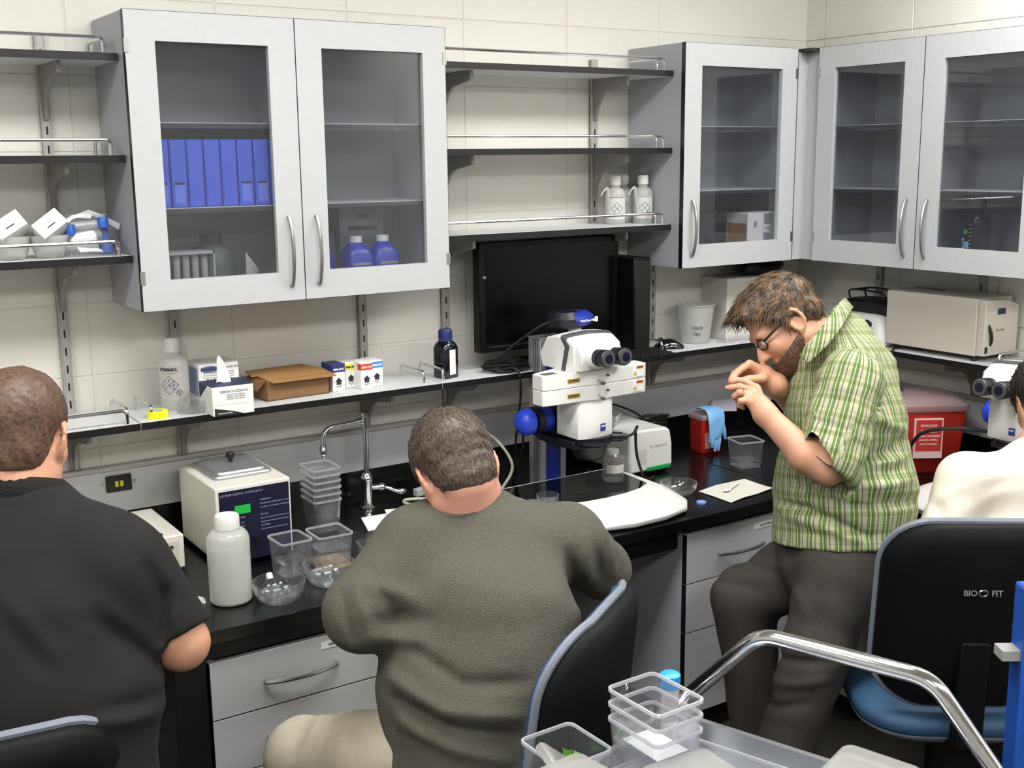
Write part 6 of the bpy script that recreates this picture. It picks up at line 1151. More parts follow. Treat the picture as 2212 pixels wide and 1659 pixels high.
def shirt_uv(P):
    w_ = cyl_uv(P, SPT, SPB, (-0.8333, 0.5527, 0.0106), 0.19); a = cyl_uv(P, L_SH, L_EL, (-0.5407, -0.8189, 0.1924), 0.085); d1, _ = seg_dist(P, L_SH, L_EL); c = cyl_uv(P, R_SH, R_EL, (0.5407, 0.8189, -0.1924), 0.085); d2, _ = seg_dist(P, R_SH, R_EL)
    w_ = np.where((d1 < 0.094)[:, None], a, w_); return np.where((d2 < 0.094)[:, None], c, w_)
M_PLAID = plaid(); shirt = S.build('shirt', M_PLAID, t, 1, shirt_uv)
# collar: stand and fall as a bent band
cl = [(-1.3058, -1.2182, 1.3272), (-1.2863, -1.2298, 1.3582), (-1.2522, -1.2376, 1.3949), (-1.2022, -1.2316, 1.4315), (-1.1421, -1.2099, 1.4587), (-1.0778, -1.1722, 1.4619), (-1.0371, -1.1180, 1.4431), (-1.0428, -1.0808, 1.4036), (-1.0844, -1.0650, 1.3541), (-1.1264, -1.0701, 1.3182)]
lo_ = [(-1.3234, -1.2643, 1.3154), (-1.3035, -1.2831, 1.3432), (-1.2709, -1.2965, 1.3776), (-1.2222, -1.2898, 1.4133), (-1.1482, -1.2531, 1.4394), (-1.0613, -1.1891, 1.4362), (-0.9966, -1.1153, 1.4128), (-1.0017, -1.0673, 1.3687), (-1.0438, -1.0513, 1.3186), (-1.0903, -1.0600, 1.2806)]
ci = [(-1.2772, -1.2087, 1.3178), (-1.2552, -1.2169, 1.3447), (-1.2244, -1.2234, 1.3781), (-1.1828, -1.2190, 1.4094), (-1.1364, -1.2016, 1.4318), (-1.0887, -1.1716, 1.4340), (-1.0602, -1.1327, 1.4198), (-1.0682, -1.1040, 1.3894), (-1.1043, -1.0904, 1.3455), (-1.1374, -1.0943, 1.3143)]
P1, P2, P3 = spline(cl, 4), spline(lo_, 4), spline(ci, 4); m = MB(); m.loops([P2, P1, P3], closed=False, cap0=False, cap1=False); col_o = m.build('collar', M_PLAID, shirt, smooth=60); so_ = col_o.modifiers.new('thick', 'SOLIDIFY'); so_.thickness = 0.004
L_ = col_o.data.uv_layers.new(name='cloth'); co = np.array([v.co for v in col_o.data.vertices]); uvs = cyl_uv(co, SPT, SPB, (-0.8333, 0.5527, 0.0106), 0.16); 
for lp in col_o.data.loops: L_.data[lp.index].uv = (float(uvs[lp.vertex_index][0]), float(uvs[lp.vertex_index][1]))
# trousers and shoes
M_TRS = mat('charcoal_trousers', '3d3833', 0.85, noise=0.12, nscale=90)
T = Field(*body_frame([HIPN, HIPF, KN_N, KN_F, AN_N, AN_F, (-1.0763, -1.3943, 0.7807)], 0.15), 0.006)
T.cone((-1.1882, -1.2853, 0.8261), (-1.1988, -1.2931, 0.7631), 0.165, 0.165, 0.04, (LAT, 1.12))
for h, k_, a in ((HIPN, KN_N, AN_N), (HIPF, KN_F, AN_F)): T.cone(h, k_, 0.118, 0.090, 0.03); T.cone(k_, a, 0.088, 0.068, 0.03)
for a, b, w_, am in (((-1.3978, -1.0971, 0.7265), (-1.3611, -1.2216, 0.7153), 0.012, -0.008), ((-1.4239, -1.0706, 0.6618), (-1.3810, -1.1733, 0.6571), 0.012, -0.008), ((-1.4586, -1.3607, 0.7852), (-1.4469, -1.4189, 0.6743), 0.014, 0.008), ((-1.4767, -1.3566, 0.5435), (-1.3938, -1.4551, 0.5652), 0.014, -0.012), ((-1.4901, -1.3395, 0.4748), (-1.3974, -1.4303, 0.5048), 0.016, 0.012), ((-1.4087, -1.4276, 0.7444), (-1.4452, -1.4366, 0.6036), 0.014, -0.008), ((-1.5089, -1.3441, 0.4025), (-1.4457, -1.4137, 0.4396), 0.014, -0.010)): T.fold(a, b, w_, am)
T.ripple(lambda P: 0.005 * fbm(P, 30, 7)); T.cut((0, 0, 0.045), (0, 0, -1)); T.build('trousers', M_TRS, t, 1)
M_SHOE = mat('dark_leather', '17140f', 0.5)
for a in (AN_N, AN_F):
    fw = Vector((-0.6982, 0.7574, -0.0375)); fw.z = 0; fw.normalize(); c = Vector((a[0], a[1], 0)); f = Field(np.array(c) - 0.22, np.array(c) + 0.22, 0.007); f.cone(c + Vector((0, 0, 0.045)) - fw * 0.03, c + Vector((0, 0, 0.035)) + fw * 0.13, 0.045, 0.036, 0.02, ((-fw.y, fw.x, 0), 1.1)); f.cone(c + Vector((0, 0, 0.05)), c + Vector((0, 0, 0.12)), 0.044, 0.042, 0.03); f.cut((0, 0, 0.002), (0, 0, -1)); f.build('shoe', M_SHOE, t, 1)
# hair
def combS(l):
    x, y, z = l; return (0.25 * math.sin(9 * y + 2), 0.9 if z > 0.02 else 0.35, -0.35 if y < 0.04 else -0.9)
Hf = Field(np.array(H.c) - 0.19, np.array(H.c) + 0.19, 0.004)
Hf.ell(H.P(0, -0.016, 0.044), (0.090, 0.112, 0.096), 0.02, H.M); Hf.ell(H.P(0, 0.052, 0.092), (0.070, 0.055, 0.038), 0.03, H.M); Hf.ell(H.P(0, -0.07, -0.02), (0.068, 0.042, 0.045), 0.03, H.M)
for q in (-1, 1): Hf.cone(H.P(q * 0.076, 0.018, 0.03), H.P(q * 0.076, 0.016, -0.012), 0.014, 0.009, 0.015)
Hf.cone(H.P(-0.05, 0.10, 0.085), H.P(0.04, 0.105, 0.085), 0.026, 0.026, 0.03); Hf.cone(H.P(-0.05, 0.105, 0.085), H.P(-0.04, 0.122, 0.055), 0.022, 0.014, 0.02); Hf.cone(H.P(0.02, 0.11, 0.085), H.P(0.01, 0.125, 0.055), 0.022, 0.012, 0.02)
Hf.ripple(lambda P: 0.0015 * np.sin(H.local(P)[:, 0] * 150 + 18 * np.sin(H.local(P)[:, 1] * 22) + 4 * np.sin(H.local(P)[:, 2] * 60)) + 0.003 * fbm(P, 70, 2))
Hf.cut(H.P(0, 0.050, 0.030), H.M[1] - 0.0 * _np(H.M[2]) - 0.95 * _np(H.M[2])) if False else None
fa = _np(H.M[1]) * 0.80 - _np(H.M[2]) * 0.60; Hf.cut(H.P(0, 0.052, 0.046), fa)
fb = -_np(H.M[2]) + 0.55 * _np(H.M[1]); Hf.cut(H.P(0, -0.03, -0.052), fb)
HM = hair_mat('brown_wavy_hair', '21160e', '705539', 42); Hf.D = Hf.D; V_, F_ = Hf.mesh(); N_ = vert_normals(V_, F_); hm = MB(); hair_strands(hm, V_, N_, H, combS, 3400, 0.034, 0.0022, 0.0025, 1, curl=0.6, jitter=0.12)
hb = Hf.build('hair', HM, t, 1); st = hm.build('hair_strands', HM, hb, smooth=80); st['kind'] = 'stuff'
# beard shadow, glasses, ring
Bd = Field(np.array(H.c) - 0.16, np.array(H.c) + 0.16, 0.004); H2 = Head(H.c, H.f, H.u); 
Bd.ell(H.P(0, 0.044, -0.066), (0.0640, 0.060, 0.060), 0.02, H.M); Bd.ell(H.P(0, 0.068, -0.100), (0.041, 0.038, 0.034), 0.025, H.M)
for q in (-1, 1): Bd.cone(H.P(q * 0.052, 0.018, -0.055), H.P(q * 0.029, 0.062, -0.099), 0.0245, 0.0245, 0.02)
Bd.cut(H.P(0, 0.0, -0.040), _np(H.M[2]) * 0.95 + _np(H.M[1]) * 0.25); Bd.ripple(lambda P: 0.0012 * fbm(P, 260, 5)); Bd.build('beard', hair_mat('beard_brown', '3a281c', '6b4c38', 140), t, 0)
M_FR = mat('black_frame', '0c0c0e', 0.3); gl = MB()
for q in (-1, 1):
    ring = [H.P(q * 0.032 + 0.022 * math.cos(a), 0.103 - 0.25 * abs(q * 0.032 + 0.022 * math.cos(a)), 0.001 + 0.016 * math.sin(a)) for a in [2 * PI * k / 20 for k in range(20)]]; gl.tube(ring, 0.0022, 6, closed=True); gl.tube([H.P(q * 0.054, 0.090, 0.006), H.P(q * 0.078, 0.06, 0.010), H.P(q * 0.084, 0.0, 0.010), H.P(q * 0.083, -0.018, 0.0)], 0.0036, 6)
gl.tube([H.P(-0.010, 0.101, 0.004), H.P(0, 0.106, 0.006), H.P(0.010, 0.101, 0.004)], 0.002, 6); g_ = gl.build('glasses', M_FR, t); g_.matrix_parent_inverse = Matrix.Translation(t.location).inverted()
for q in (-1, 1): e_ = MB().sphere(tuple(H.P(q * 0.031, 0.083, 0.002)), 0.0125).build('eye', mat('eye_white', 'd8d2c8', 0.3), t); e_.matrix_parent_inverse = Matrix.Translation(t.location).inverted()
rc = Vector((-1.4651, -1.1713, 1.2348)); rd = (Vector((-1.4720, -1.1662, 1.2373)) - Vector(mc[2])).normalized(); s1 = rd.orthogonal().normalized(); s2 = rd.cross(s1); rg = MB().tube([rc + (s1 * math.cos(a) + s2 * math.sin(a)) * 0.0118 for a in [2 * PI * k / 16 for k in range(16)]], 0.002, 6, closed=True).build('finger_ring', mat('gold', 'd2b060', 0.25, 1.0), t); rg.matrix_parent_inverse = Matrix.Translation(t.location).inverted()
tw = MB(); a_, b_ = Vector((-1.4269, -1.0950, 1.2460)), Vector((-1.4568, -1.0958, 1.2419)); tw.tube([a_ + (a_ - b_) * 0.6, b_], [0.0016, 0.0006], 6); tag(tw.build('steel_needle', M_STEEL), 'thin steel needle held between the fingertips of the standing person', 'needle')
# ================================================================ seated person in the grey sweater
pb = (-2.4739, -1.4559, 0.6453); t = thing('person', 'person in olive grey sweater and khaki trousers seated at the bench, seen from behind', 'person', (pb[0], pb[1], 0))
H = Head((-2.3978, -1.2440, 1.1893), (0.2133, 0.7322, -0.6499), (-0.0161, 0.6671, 0.7467)); LAT = (0.6648, -0.7353, 0.0379)
L_SH, R_SH = (-2.5035, -1.2477, 1.0326), (-2.1761, -1.3471, 1.0092); L_EL, R_EL = (-2.6488, -1.2741, 0.9276), (-1.9980, -1.2506, 0.8815); L_WR, R_WR = (-2.3816, -0.9369, 0.9306), (-2.0154, -0.9810, 0.9405)
SPT, SPM, SPB = (-2.3616, -1.2971, 1.0129), (-2.4414, -1.4013, 0.8647), (-2.4636, -1.4582, 0.6641)
B = Field(*body_frame([(-2.4906, -1.1836, 1.3414), (-2.2611, -1.2496, 1.1858), L_EL, R_EL, L_WR, R_WR, SPB, (-2.7322, -1.0243, 0.5087), (-2.7030, -1.0044, 0.4681)], 0.13), 0.0048)
H.add(B, 1.04); B.cone(H.P(0, -0.03, -0.045), (-2.3869, -1.2766, 1.0810), 0.066, 0.074, 0.03)
for a, b, ra, rb, s_ in (((-2.3755, -1.3087, 0.9766), SPM, 0.08, 0.10, 1.3), (SPM, SPB, 0.10, 0.12, 1.25)): B.cone(a, b, ra, rb, 0.04, (LAT, s_))
B.cone(L_SH, R_SH, 0.05, 0.05, 0.03)
for sh, el, wr in ((L_SH, L_EL, L_WR), (R_SH, R_EL, R_WR)): B.cone(sh, el, 0.056, 0.048, 0.02); B.cone(el, wr, 0.046, 0.030, 0.02)
hk = [(-2.3611, -0.9234, 0.9419), (-2.3438, -0.9106, 0.9410), (-2.3267, -0.8982, 0.9379), (-2.3118, -0.8851, 0.9315)]
for q in hk: B.cone(L_WR, q, 0.024, 0.012, 0.012)
for q, e1, e2 in zip(hk, [(-2.3312, -0.8580, 0.9401), (-2.3139, -0.8455, 0.9384), (-2.2993, -0.8431, 0.9375), (-2.2871, -0.8403, 0.9319)], [(-2.3243, -0.8189, 0.9184), (-2.3089, -0.8050, 0.9167), (-2.2945, -0.8031, 0.9134), (-2.2848, -0.8101, 0.9109)]): finger(B, [q, e1, e2], 0.0105, 0.008)
finger(B, [L_WR, (-2.3831, -0.9109, 0.9332), (-2.3592, -0.8553, 0.9252)], 0.014, 0.009, 0.006)
for h, k_, a in (((-2.5187, -1.4273, 0.6411), (-2.7047, -1.0406, 0.5167), (-2.7155, -1.0495, 0.1368)), ((-2.3996, -1.4655, 0.6052), (-2.3922, -0.9192, 0.4047), (-2.3724, -0.9599, 0.0269))): B.cone(h, k_, 0.085, 0.06, 0.03)
B.build('body', M_SKINP, t, 1)
M_SW = mat('olive_grey_knit', '55534a', 0.95, noise=0.16, nscale=220, bump=0.5, bscale=350)
S = Field(*body_frame([(-2.7253, -1.2515, 0.9126), (-2.0428, -1.4423, 0.9790), (-2.4031, -1.2831, 1.1638), (-2.5282, -1.5607, 0.6702), R_EL, R_WR, L_WR], 0.12), 0.0052)
for a, b, ra, rb, s_ in (((-2.3639, -1.2910, 1.0063), (-2.4210, -1.3697, 0.9008), 0.125, 0.150, 1.38), ((-2.4210, -1.3697, 0.9008), (-2.4526, -1.4164, 0.7691), 0.150, 0.160, 1.30), ((-2.4526, -1.4164, 0.7691), (-2.4656, -1.4515, 0.6354), 0.160, 0.163, 1.28)): S.cone(a, b, ra, rb, 0.05, (LAT, s_))
S.cone(L_SH, R_SH, 0.085, 0.082, 0.06); S.cone((-2.3808, -1.2669, 1.0878), (-2.3731, -1.2871, 1.0230), 0.078, 0.11, 0.06)
A_ = S.like(); A_.cone(L_EL, (-2.4323, -0.9998, 0.9364), 0.078, 0.046, 0.02); A_.cut((-2.4715, -1.0466, 0.9386), np.array(L_WR) - np.array(L_EL)); A_.cone(L_SH, L_EL, 0.092, 0.080, 0.03); A_.cone(R_SH, R_EL, 0.088, 0.070, 0.03); A_.cone(R_EL, R_WR, 0.068, 0.05, 0.02); S.merge(A_, 0.03)
for a, b, w_, am in (((-2.5662, -1.3990, 0.9401), (-2.6662, -1.3687, 0.9437), 0.018, -0.010), ((-2.5888, -1.3742, 0.9820), (-2.6433, -1.3076, 1.0081), 0.018, 0.012), ((-2.6007, -1.4207, 0.9063), (-2.6741, -1.3608, 0.9032), 0.018, 0.010), ((-2.5920, -1.4522, 0.9007), (-2.5526, -1.4436, 0.9962), 0.016, -0.007), ((-2.6485, -1.4073, 0.8292), (-2.6029, -1.5304, 0.7971), 0.018, 0.016), ((-2.6029, -1.5304, 0.7971), (-2.5019, -1.6227, 0.7920), 0.018, 0.016), ((-2.6456, -1.4189, 0.7880), (-2.5996, -1.5409, 0.7616), 0.014, -0.016), ((-2.5996, -1.5409, 0.7616), (-2.5065, -1.6290, 0.7525), 0.014, -0.016), ((-2.6200, -1.4358, 0.8920), (-2.5671, -1.5427, 0.8455), 0.016, -0.012), ((-2.5671, -1.5427, 0.8455), (-2.4746, -1.6152, 0.8487), 0.016, -0.014), ((-2.6427, -1.4305, 0.7469), (-2.5916, -1.5435, 0.7211), 0.016, 0.014), ((-2.5916, -1.5435, 0.7211), (-2.5106, -1.6014, 0.7023), 0.016, 0.012), ((-2.2301, -1.4312, 1.0194), (-2.2454, -1.4884, 0.9410), 0.014, -0.014), ((-2.0960, -1.3274, 1.0068), (-2.0860, -1.3548, 0.9179), 0.012, -0.012), ((-2.1450, -1.3625, 1.0313), (-2.1427, -1.3856, 0.9395), 0.012, 0.010), ((-2.0268, -1.3082, 0.9711), (-2.0119, -1.3128, 0.8893), 0.010, 0.008), ((-2.6920, -1.2808, 0.9853), (-2.6922, -1.3241, 0.9046), 0.010, -0.008), ((-2.6779, -1.3096, 1.0063), (-2.6691, -1.3619, 0.9123), 0.012, 0.008), ((-2.6501, -1.3226, 1.0291), (-2.6292, -1.3787, 0.9531), 0.012, -0.008), ((-2.3709, -1.4644, 1.0023), (-2.3712, -1.5467, 0.8589), 0.03, -0.006)): S.fold(a, b, w_, am)
S.ripple(lambda P: 0.0035 * fbm(P * _np((1, 1, 1.4)), 26, 8))
S.cut((-2.4817, -1.4772, 0.6364), (0.0247, -0.1249, -0.9819)); S.ell((-2.3890, -1.2643, 1.1277), (0.078, 0.078, 0.06), 0.012, sub=True)
sw = S.build('sweater', M_SW, t, 1)
nk = [Vector((-2.3886, -1.2688, 1.1098)) + Vector(V(0.084 * math.cos(a), 0.016 * math.cos(a) + 0.012 * math.sin(a), 0.080 * math.sin(a))) for a in [2 * PI * k / 24 for k in range(24)]]; rb_ = MB().tube(nk, 0.0125, 8, closed=True).build('neck_rib', mat('olive_rib', '4c4b44', 0.95, bump=0.5, bscale=300), sw)
M_KH = mat('khaki_cotton', 'c6beaa', 0.85, noise=0.05, nscale=60)
T = Field(*body_frame([SPB, (-2.7499, -1.0126, 0.5089), (-2.7261, -1.0153, 0.0965), (-2.3922, -0.9192, 0.4047), (-2.3724, -0.9599, 0.0269)], 0.16), 0.006)
T.cone((-2.4628, -1.4477, 0.6592), (-2.4677, -1.4624, 0.5830), 0.15, 0.15, 0.04, (LAT, 1.25))
for h, k_, a in (((-2.5297, -1.3979, 0.6313), (-2.7003, -1.0436, 0.5167), (-2.7155, -1.0495, 0.1368)), ((-2.3996, -1.4655, 0.6052), (-2.3922, -0.9192, 0.4047), (-2.3724, -0.9599, 0.0269))): T.cone(h, k_, 0.108, 0.082, 0.04); T.cone(k_, a, 0.082, 0.062, 0.03)
for i in range(8): T.fold(W(690 + 34 * i, 1545 + 3 * i, 2.58), W(640 + 42 * i, 1655, 2.55), 0.009, (0.005, -0.005)[i % 2])
T.ripple(lambda P: 0.004 * fbm(P, 40, 12)); T.cut((0, 0, 0.05), (0, 0, -1)); T.build('trousers', M_KH, t, 1)
for a in ((-2.7155, -1.0495, 0.1368), (-2.3724, -0.9599, 0.0269)):
    fw = Vector((0.0406, 1.1505, -0.1860)); fw.z = 0; fw.normalize(); c = Vector((a[0], a[1], 0)); f = Field(np.array(c) - 0.22, np.array(c) + 0.22, 0.008); f.cone(c + Vector((0, 0, 0.045)) - fw * 0.03, c + Vector((0, 0, 0.035)) + fw * 0.13, 0.045, 0.036, 0.02); f.cone(c + Vector((0, 0, 0.05)), c + Vector((0, 0, 0.10)), 0.044, 0.042, 0.03); f.cut((0, 0, 0.002), (0, 0, -1)); f.build('shoe', M_SHOE, t, 1)
def crop_hair(H, t, M, th, seed, n, length, width, lift, nape=-0.075, lowf=0.02):
    Hf = Field(np.array(H.c) - 0.17, np.array(H.c) + 0.17, 0.004); Hf.ell(H.P(0, -0.015, 0.039), (0.077 + th, 0.100 + th, 0.086 + th), 0.02, H.M); Hf.ell(H.P(0, -0.055, -0.035), (0.060 + th * 0.6, 0.045 + th * 0.6, 0.055), 0.03, H.M)
    Hf.ripple(lambda P: 0.0018 * fbm(P, 160, seed)); Hf.cut(H.P(0, 0.066, 0.060), _np(H.M[1]) * 0.9 - _np(H.M[2]) * 0.3); Hf.cut(H.P(0, -0.05, nape), -_np(H.M[2]) + 0.12 * _np(H.M[1]))
    for q in (-1, 1): Hf.ell(H.P(q * 0.082, -0.006, -0.018), (0.022, 0.026, 0.042), 0.008, H.M, sub=True); Hf.cut(H.P(q * 0.07, 0.040, 0.0), _np(H.M[1]) - 0.25 * _np(H.M[2]), (np.array(H.P(q * 0.08, 0.06, -0.04)) - 0.06, np.array(H.P(q * 0.08, 0.06, -0.04)) + 0.06))
    V_, F_ = Hf.mesh(); N_ = vert_normals(V_, F_); hm = MB(); hair_strands(hm, V_, N_, H, lambda l: (0.5 * l[0] / 0.08 + 0.2 * math.sin(30 * l[1]), -0.5 if l[2] > 0.07 else -0.1, -0.9 if l[2] < 0.08 else -0.2), n, length, width, lift, seed, curl=0.2)
    hb = Hf.build('hair', M, t, 1); st = hm.build('hair_strands', M, hb, smooth=80); st['kind'] = 'stuff'
crop_hair(H, t, hair_mat('greying_brown_hair', '352b24', '61544a', 150), 0.011, 21, 4200, 0.024, 0.0013, 0.004, nape=-0.088)
# ================================================================ seated person in the black polo
pb = (-3.3269, -1.2437, 0.8147); t = thing('person', 'person in black polo shirt seated at the left edge, seen from behind', 'person', (pb[0], pb[1], 0))
H = Head((-3.2391, -1.0540, 1.3492), (0.4769, 0.8336, -0.3095), (0.1787, 0.2513, 0.9484)); LAT = (0.7685, -0.6509, 0.0125)
L_SH, R_SH = (-3.4357, -1.0052, 1.1083), (-3.1223, -1.2472, 1.1146); R_EL, R_WR = (-3.0337, -1.2919, 0.9657), (-2.9755, -0.8081, 0.9534); L_EL, L_WR = (-3.5577, -0.8772, 0.9463), (-3.4167, -0.5455, 0.9353)
SPT, SPM, SPB = (-3.2736, -1.1157, 1.1454), (-3.3009, -1.1846, 0.9834), (-3.3254, -1.2486, 0.7982)
B = Field(*body_frame([(-3.2281, -1.0304, 1.4803), L_SH, R_SH, R_EL, L_EL, R_WR, L_WR, SPB], 0.13), 0.0055)
H.add(B, 1.05); B.cone(H.P(0, -0.025, -0.045), (-3.2631, -1.1016, 1.2347), 0.064, 0.074, 0.03)
for a, b, ra, rb, s_ in (((-3.2776, -1.1210, 1.1114), SPM, 0.085, 0.10, 1.4), (SPM, SPB, 0.10, 0.12, 1.4)): B.cone(a, b, ra, rb, 0.04, (LAT, s_))
B.cone(L_SH, R_SH, 0.05, 0.05, 0.03)
for sh, el, wr in ((L_SH, L_EL, L_WR), (R_SH, R_EL, R_WR)):
    B.cone(sh, el, 0.06, 0.050, 0.02); B.cone(el, wr, 0.048, 0.030, 0.02); dv = (np.array(wr) - np.array(el)); dv /= np.linalg.norm(dv)
    for i in range(4): o_ = np.array(V(0.014 * (i - 1.5), 0, 0)); B.cone(wr, wr + dv * 0.085 + o_, 0.022, 0.012, 0.012); finger(B, [wr + dv * 0.085 + o_, wr + dv * 0.125 + o_ * 1.1, wr + dv * 0.155 + o_ * 1.1 + np.array((0, 0, -0.02))], 0.0105, 0.008)
    finger(B, [wr, wr + dv * 0.05 + np.array((0.0292, -0.0193, -0.0004)), wr + dv * 0.09 + np.array((0.0333, -0.0221, -0.0004))], 0.014, 0.009, 0.006)
for h, k_ in (((-3.2427, -1.2482, 0.7720), (-3.1050, -0.7686, 0.6017)), ((-3.4073, -1.1391, 0.7741), (-3.3519, -0.6049, 0.6048))): B.cone(h, k_, 0.08, 0.06, 0.03)
B.build('body', M_SKIN, t, 1)
M_BLKS = mat('black_jersey', '080807', 0.9, noise=0.15, nscale=200)
S = Field(*body_frame([L_SH, R_SH, R_EL, L_EL, (-3.2602, -1.1138, 1.2952), (-3.3331, -1.2589, 0.7324)], 0.14), 0.0058)
for a, b, ra, rb, s_ in (((-3.2763, -1.1152, 1.1140), (-3.2918, -1.1562, 1.0257), 0.125, 0.148, 1.50), ((-3.2908, -1.1549, 1.0341), (-3.3107, -1.1977, 0.8999), 0.148, 0.160, 1.58), ((-3.3107, -1.1977, 0.8999), (-3.3297, -1.2463, 0.7436), 0.160, 0.165, 1.55)): S.cone(a, b, ra, rb, 0.05, (LAT, s_))
S.cone(L_SH, R_SH, 0.076, 0.076, 0.06); S.cone((-3.2389, -1.1271, 1.1944), (-3.1493, -1.2091, 1.1488), 0.070, 0.080, 0.05); S.cone((-3.2967, -1.0888, 1.1951), (-3.4009, -1.0423, 1.1520), 0.070, 0.080, 0.05); S.cone((-3.2624, -1.0926, 1.2233), (-3.2736, -1.1157, 1.1454), 0.080, 0.12, 0.06)
A_ = S.like(); A_.cone(R_SH, R_EL, 0.088, 0.070, 0.02); A_.cut((-3.0337, -1.2991, 0.9869), (0.2821, -0.3903, -0.8684)); A2 = S.like(); A2.cone(L_SH, L_EL, 0.088, 0.070, 0.02); A2.cut((-3.5566, -0.9072, 0.9776), (-0.4845, 0.1182, -0.8586)); S.merge(A_, 0.03); S.merge(A2, 0.03)
for a, b, w_, am in (((-3.1474, -1.3435, 1.2063), (-3.0921, -1.3866, 1.0740), 0.016, -0.005), ((-3.1250, -1.3478, 1.1989), (-3.0668, -1.3882, 1.0862), 0.016, 0.005), ((-3.2036, -1.3787, 1.1060), (-3.1273, -1.4309, 0.9945), 0.014, 0.005), ((-3.2197, -1.3736, 1.0826), (-3.1440, -1.4263, 0.9670), 0.014, -0.005), ((-3.3437, -1.3181, 1.1267), (-3.2824, -1.3805, 1.0332), 0.014, 0.005), ((-3.0990, -1.3650, 1.0947), (-3.1043, -1.3805, 1.0135), 0.012, -0.014), ((-3.2139, -1.4125, 0.9335), (-3.1226, -1.4387, 0.9225), 0.014, -0.005), ((-3.2166, -1.4162, 0.9100), (-3.1224, -1.4454, 0.8946), 0.014, 0.006), ((-3.3595, -1.3130, 1.1037), (-3.3015, -1.3732, 1.0102), 0.014, -0.004)): S.fold(a, b, w_, am)
S.ripple(lambda P: 0.0035 * fbm(P, 28, 31))
S.cut((-3.3337, -1.2527, 0.7571), (0, 0, -1)); S.ell((-3.2559, -1.0868, 1.2660), (0.082, 0.082, 0.05), 0.012, sub=True)
po = S.build('polo_shirt', M_BLKS, t, 1)
m = MB(); c1 = []; c2 = []; c3 = []
for k in range(21):
    a = -0.5 + (PI + 1.0) * k / 20; o_ = V(math.cos(a), 0, -math.sin(a)); c = Vector((-3.2538, -1.0799, 1.2757)); c1.append(c + Vector(o_) * 0.079 + Vector((0, 0, -0.002 + 0.012 * math.sin(a)))); c2.append(c + Vector(o_) * 0.105 + Vector((0, 0, -0.036 - 0.004 * math.sin(a)))); c3.append(c + Vector(o_) * 0.074 + Vector((0, 0, -0.022)))
m.loops([c2, c1, c3], closed=False, cap0=False, cap1=False); cl_ = m.build('collar', mat('black_rib_knit', '121211', 0.9, bump=0.4, bscale=200), po, smooth=60); q = cl_.modifiers.new('thick', 'SOLIDIFY'); q.thickness = 0.004
M_DT = mat('dark_trousers', '15151a', 0.9, noise=0.1, nscale=90); T = Field(*body_frame([SPB, (-3.1050, -0.7686, 0.6017), (-3.3519, -0.6049, 0.6048), (-3.1396, -0.7658, 0.1529), (-3.3303, -1.2762, 0.6665)], 0.17), 0.007)
T.cone((-3.3239, -1.2385, 0.7932), (-3.3316, -1.2489, 0.7270), 0.155, 0.155, 0.04, (LAT, 1.5))
for h, k_, a in (((-3.2181, -1.2725, 0.7379), (-3.0811, -0.8275, 0.5744), (-3.1046, -0.8229, 0.1120)), ((-3.4255, -1.1349, 0.7406), (-3.3774, -0.6309, 0.5782), (-3.4190, -0.6144, 0.1160))): T.cone(h, k_, 0.10, 0.078, 0.03); T.cone(k_, a, 0.075, 0.06, 0.03)
T.ripple(lambda P: 0.004 * fbm(P, 30, 17)); T.cut((0, 0, 0.02), (0, 0, -1)); T.build('trousers', M_DT, t, 1)
crop_hair(H, t, hair_mat('short_brown_hair', '46332a', '6b5040', 160), 0.0055, 23, 4200, 0.012, 0.0010, 0.003, nape=-0.066)
# ================================================================ seated person in the cream sweater
pb = (-1.1527, -1.7644, 0.5498); t = thing('person', 'person in cream sweater seated at the right edge, seen from behind', 'person', (pb[0], pb[1], 0))
H = Head((-0.5944, -1.5027, 1.1536), (0.5042, 0.6799, -0.5229), (0.2849, 0.4497, 0.8435)); LAT = (0.7793, -0.6345, 0.0086)
L_SH, R_SH = (-0.9510, -1.5021, 0.9860), (-0.6364, -1.7083, 0.9919); L_EL, L_WR = (-1.0732, -1.5093, 0.8195), (-0.7299, -1.3962, 0.8103); R_EL, R_WR = (-0.6393, -1.7956, 0.8200), (-0.4473, -1.5805, 0.8200)
SPT, SPM, SPB = (-0.7884, -1.6047, 0.9541), (-0.8916, -1.6483, 0.7381), (-0.9691, -1.6961, 0.5250)
B = Field(*body_frame([(-0.5759, -1.4779, 1.3113), L_SH, R_SH, L_EL, R_EL, L_WR, R_WR, SPB], 0.13), 0.0065)
H.add(B, 1.0); B.cone(H.P(0, -0.025, -0.045), (-0.7434, -1.5706, 1.0176), 0.055, 0.066, 0.03)
for a, b, ra, rb, s_ in (((-0.7889, -1.6015, 0.9141), SPM, 0.07, 0.09, 1.3), (SPM, SPB, 0.09, 0.11, 1.3)): B.cone(a, b, ra, rb, 0.04, (LAT, s_))
B.cone(L_SH, R_SH, 0.045, 0.045, 0.03)
for sh, el, wr in ((L_SH, L_EL, L_WR), (R_SH, R_EL, R_WR)):
    B.cone(sh, el, 0.05, 0.042, 0.02); B.cone(el, wr, 0.04, 0.027, 0.02); dv = (np.array(wr) - np.array(el)); dv /= np.linalg.norm(dv)
    for i in range(4): o_ = np.array(V(0.014 * (i - 1.5), 0, 0)); B.cone(wr, wr + dv * 0.08 + o_, 0.02, 0.011, 0.012); finger(B, [wr + dv * 0.08 + o_, wr + dv * 0.115 + o_ * 1.1, wr + dv * 0.14 + o_ * 1.1 + np.array((0, 0, -0.02))], 0.0095, 0.0075)
    finger(B, [wr, wr + dv * 0.05 + np.array((0.0275, -0.0182, -0.0003)), wr + dv * 0.085 + np.array((0.0300, -0.0199, -0.0004))], 0.013, 0.008, 0.006)
B.build('body', M_SKIN, t, 1)
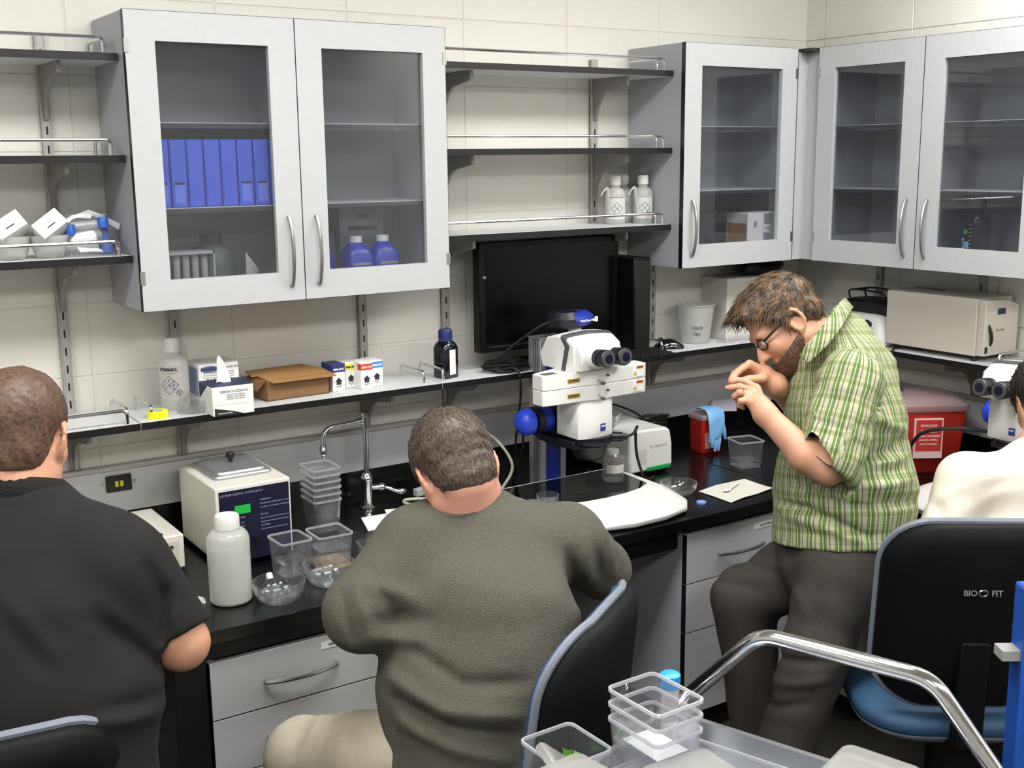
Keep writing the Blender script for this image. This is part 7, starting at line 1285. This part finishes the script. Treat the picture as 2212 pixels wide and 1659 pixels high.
M_CRM = mat('cream_knit', 'd9d2c2', 0.9, noise=0.03, nscale=120)
S = Field(*body_frame([L_SH, R_SH, L_EL, R_EL, L_WR, R_WR, SPB, (-0.7284, -1.5572, 1.0651)], 0.13), 0.006)
for a, b, ra, rb, s_ in (((-0.7710, -1.5946, 0.9421), (-0.8659, -1.6369, 0.7552), 0.112, 0.125, 1.42), ((-0.8659, -1.6369, 0.7552), (-0.9530, -1.6871, 0.5042), 0.125, 0.140, 1.38)): S.cone(a, b, ra, rb, 0.05, (LAT, s_))
S.cone(L_SH, R_SH, 0.072, 0.072, 0.06); S.cone((-0.7434, -1.5706, 1.0176), (-0.7779, -1.5972, 0.9636), 0.075, 0.10, 0.06)
for sh, el, wr in ((L_SH, L_EL, L_WR), (R_SH, R_EL, R_WR)): S.cone(sh, el, 0.072, 0.062, 0.03); S.cone(el, wr, 0.060, 0.042, 0.02)
for a, b, w_, am in (((-1.0814, -1.5201, 0.9586), (-1.0899, -1.5515, 0.9048), 0.012, -0.007), ((-1.0770, -1.5244, 0.9526), (-1.0526, -1.5668, 0.9965), 0.012, 0.006), ((-1.0659, -1.6079, 0.9401), (-0.9413, -1.6536, 0.9919), 0.016, 0.003), ((-1.0091, -1.6318, 0.9983), (-0.9265, -1.6579, 1.0154), 0.016, -0.004)): S.fold(a, b, w_, am)
S.ripple(lambda P: 0.0016 * fbm(P, 22, 41)); S.cut((-0.9559, -1.6909, 0.4801), (0, 0, -1)); S.ell((-0.7236, -1.5657, 1.0424), (0.078, 0.078, 0.045), 0.012, sub=True); S.build('sweater', M_CRM, t, 1)
T = Field(*body_frame([(-1.0897, -1.7394, 0.5733), (-0.5981, -1.5484, 0.4291), (-0.7677, -1.4359, 0.4313)], 0.17), 0.008); T.cone((-0.9516, -1.6852, 0.5163), (-0.9587, -1.6947, 0.4559), 0.135, 0.135, 0.04, (LAT, 1.35))
for h, k_, a in (((-0.8780, -1.7231, 0.4582), (-0.5150, -1.5873, 0.3930), (-0.5320, -1.6314, 0.0017)), ((-1.0017, -1.6410, 0.4598), (-0.6743, -1.4816, 0.3951), (-0.6927, -1.5248, 0.0038))): T.cone(h, k_, 0.085, 0.07, 0.03); T.cone(k_, a, 0.068, 0.055, 0.03)
T.build('trousers', M_DT, t, 1)
crop_hair(H, t, hair_mat('near_black_hair', '120e0c', '2e2622', 70), 0.016, 29, 1600, 0.03, 0.0018, 0.005, nape=-0.08)
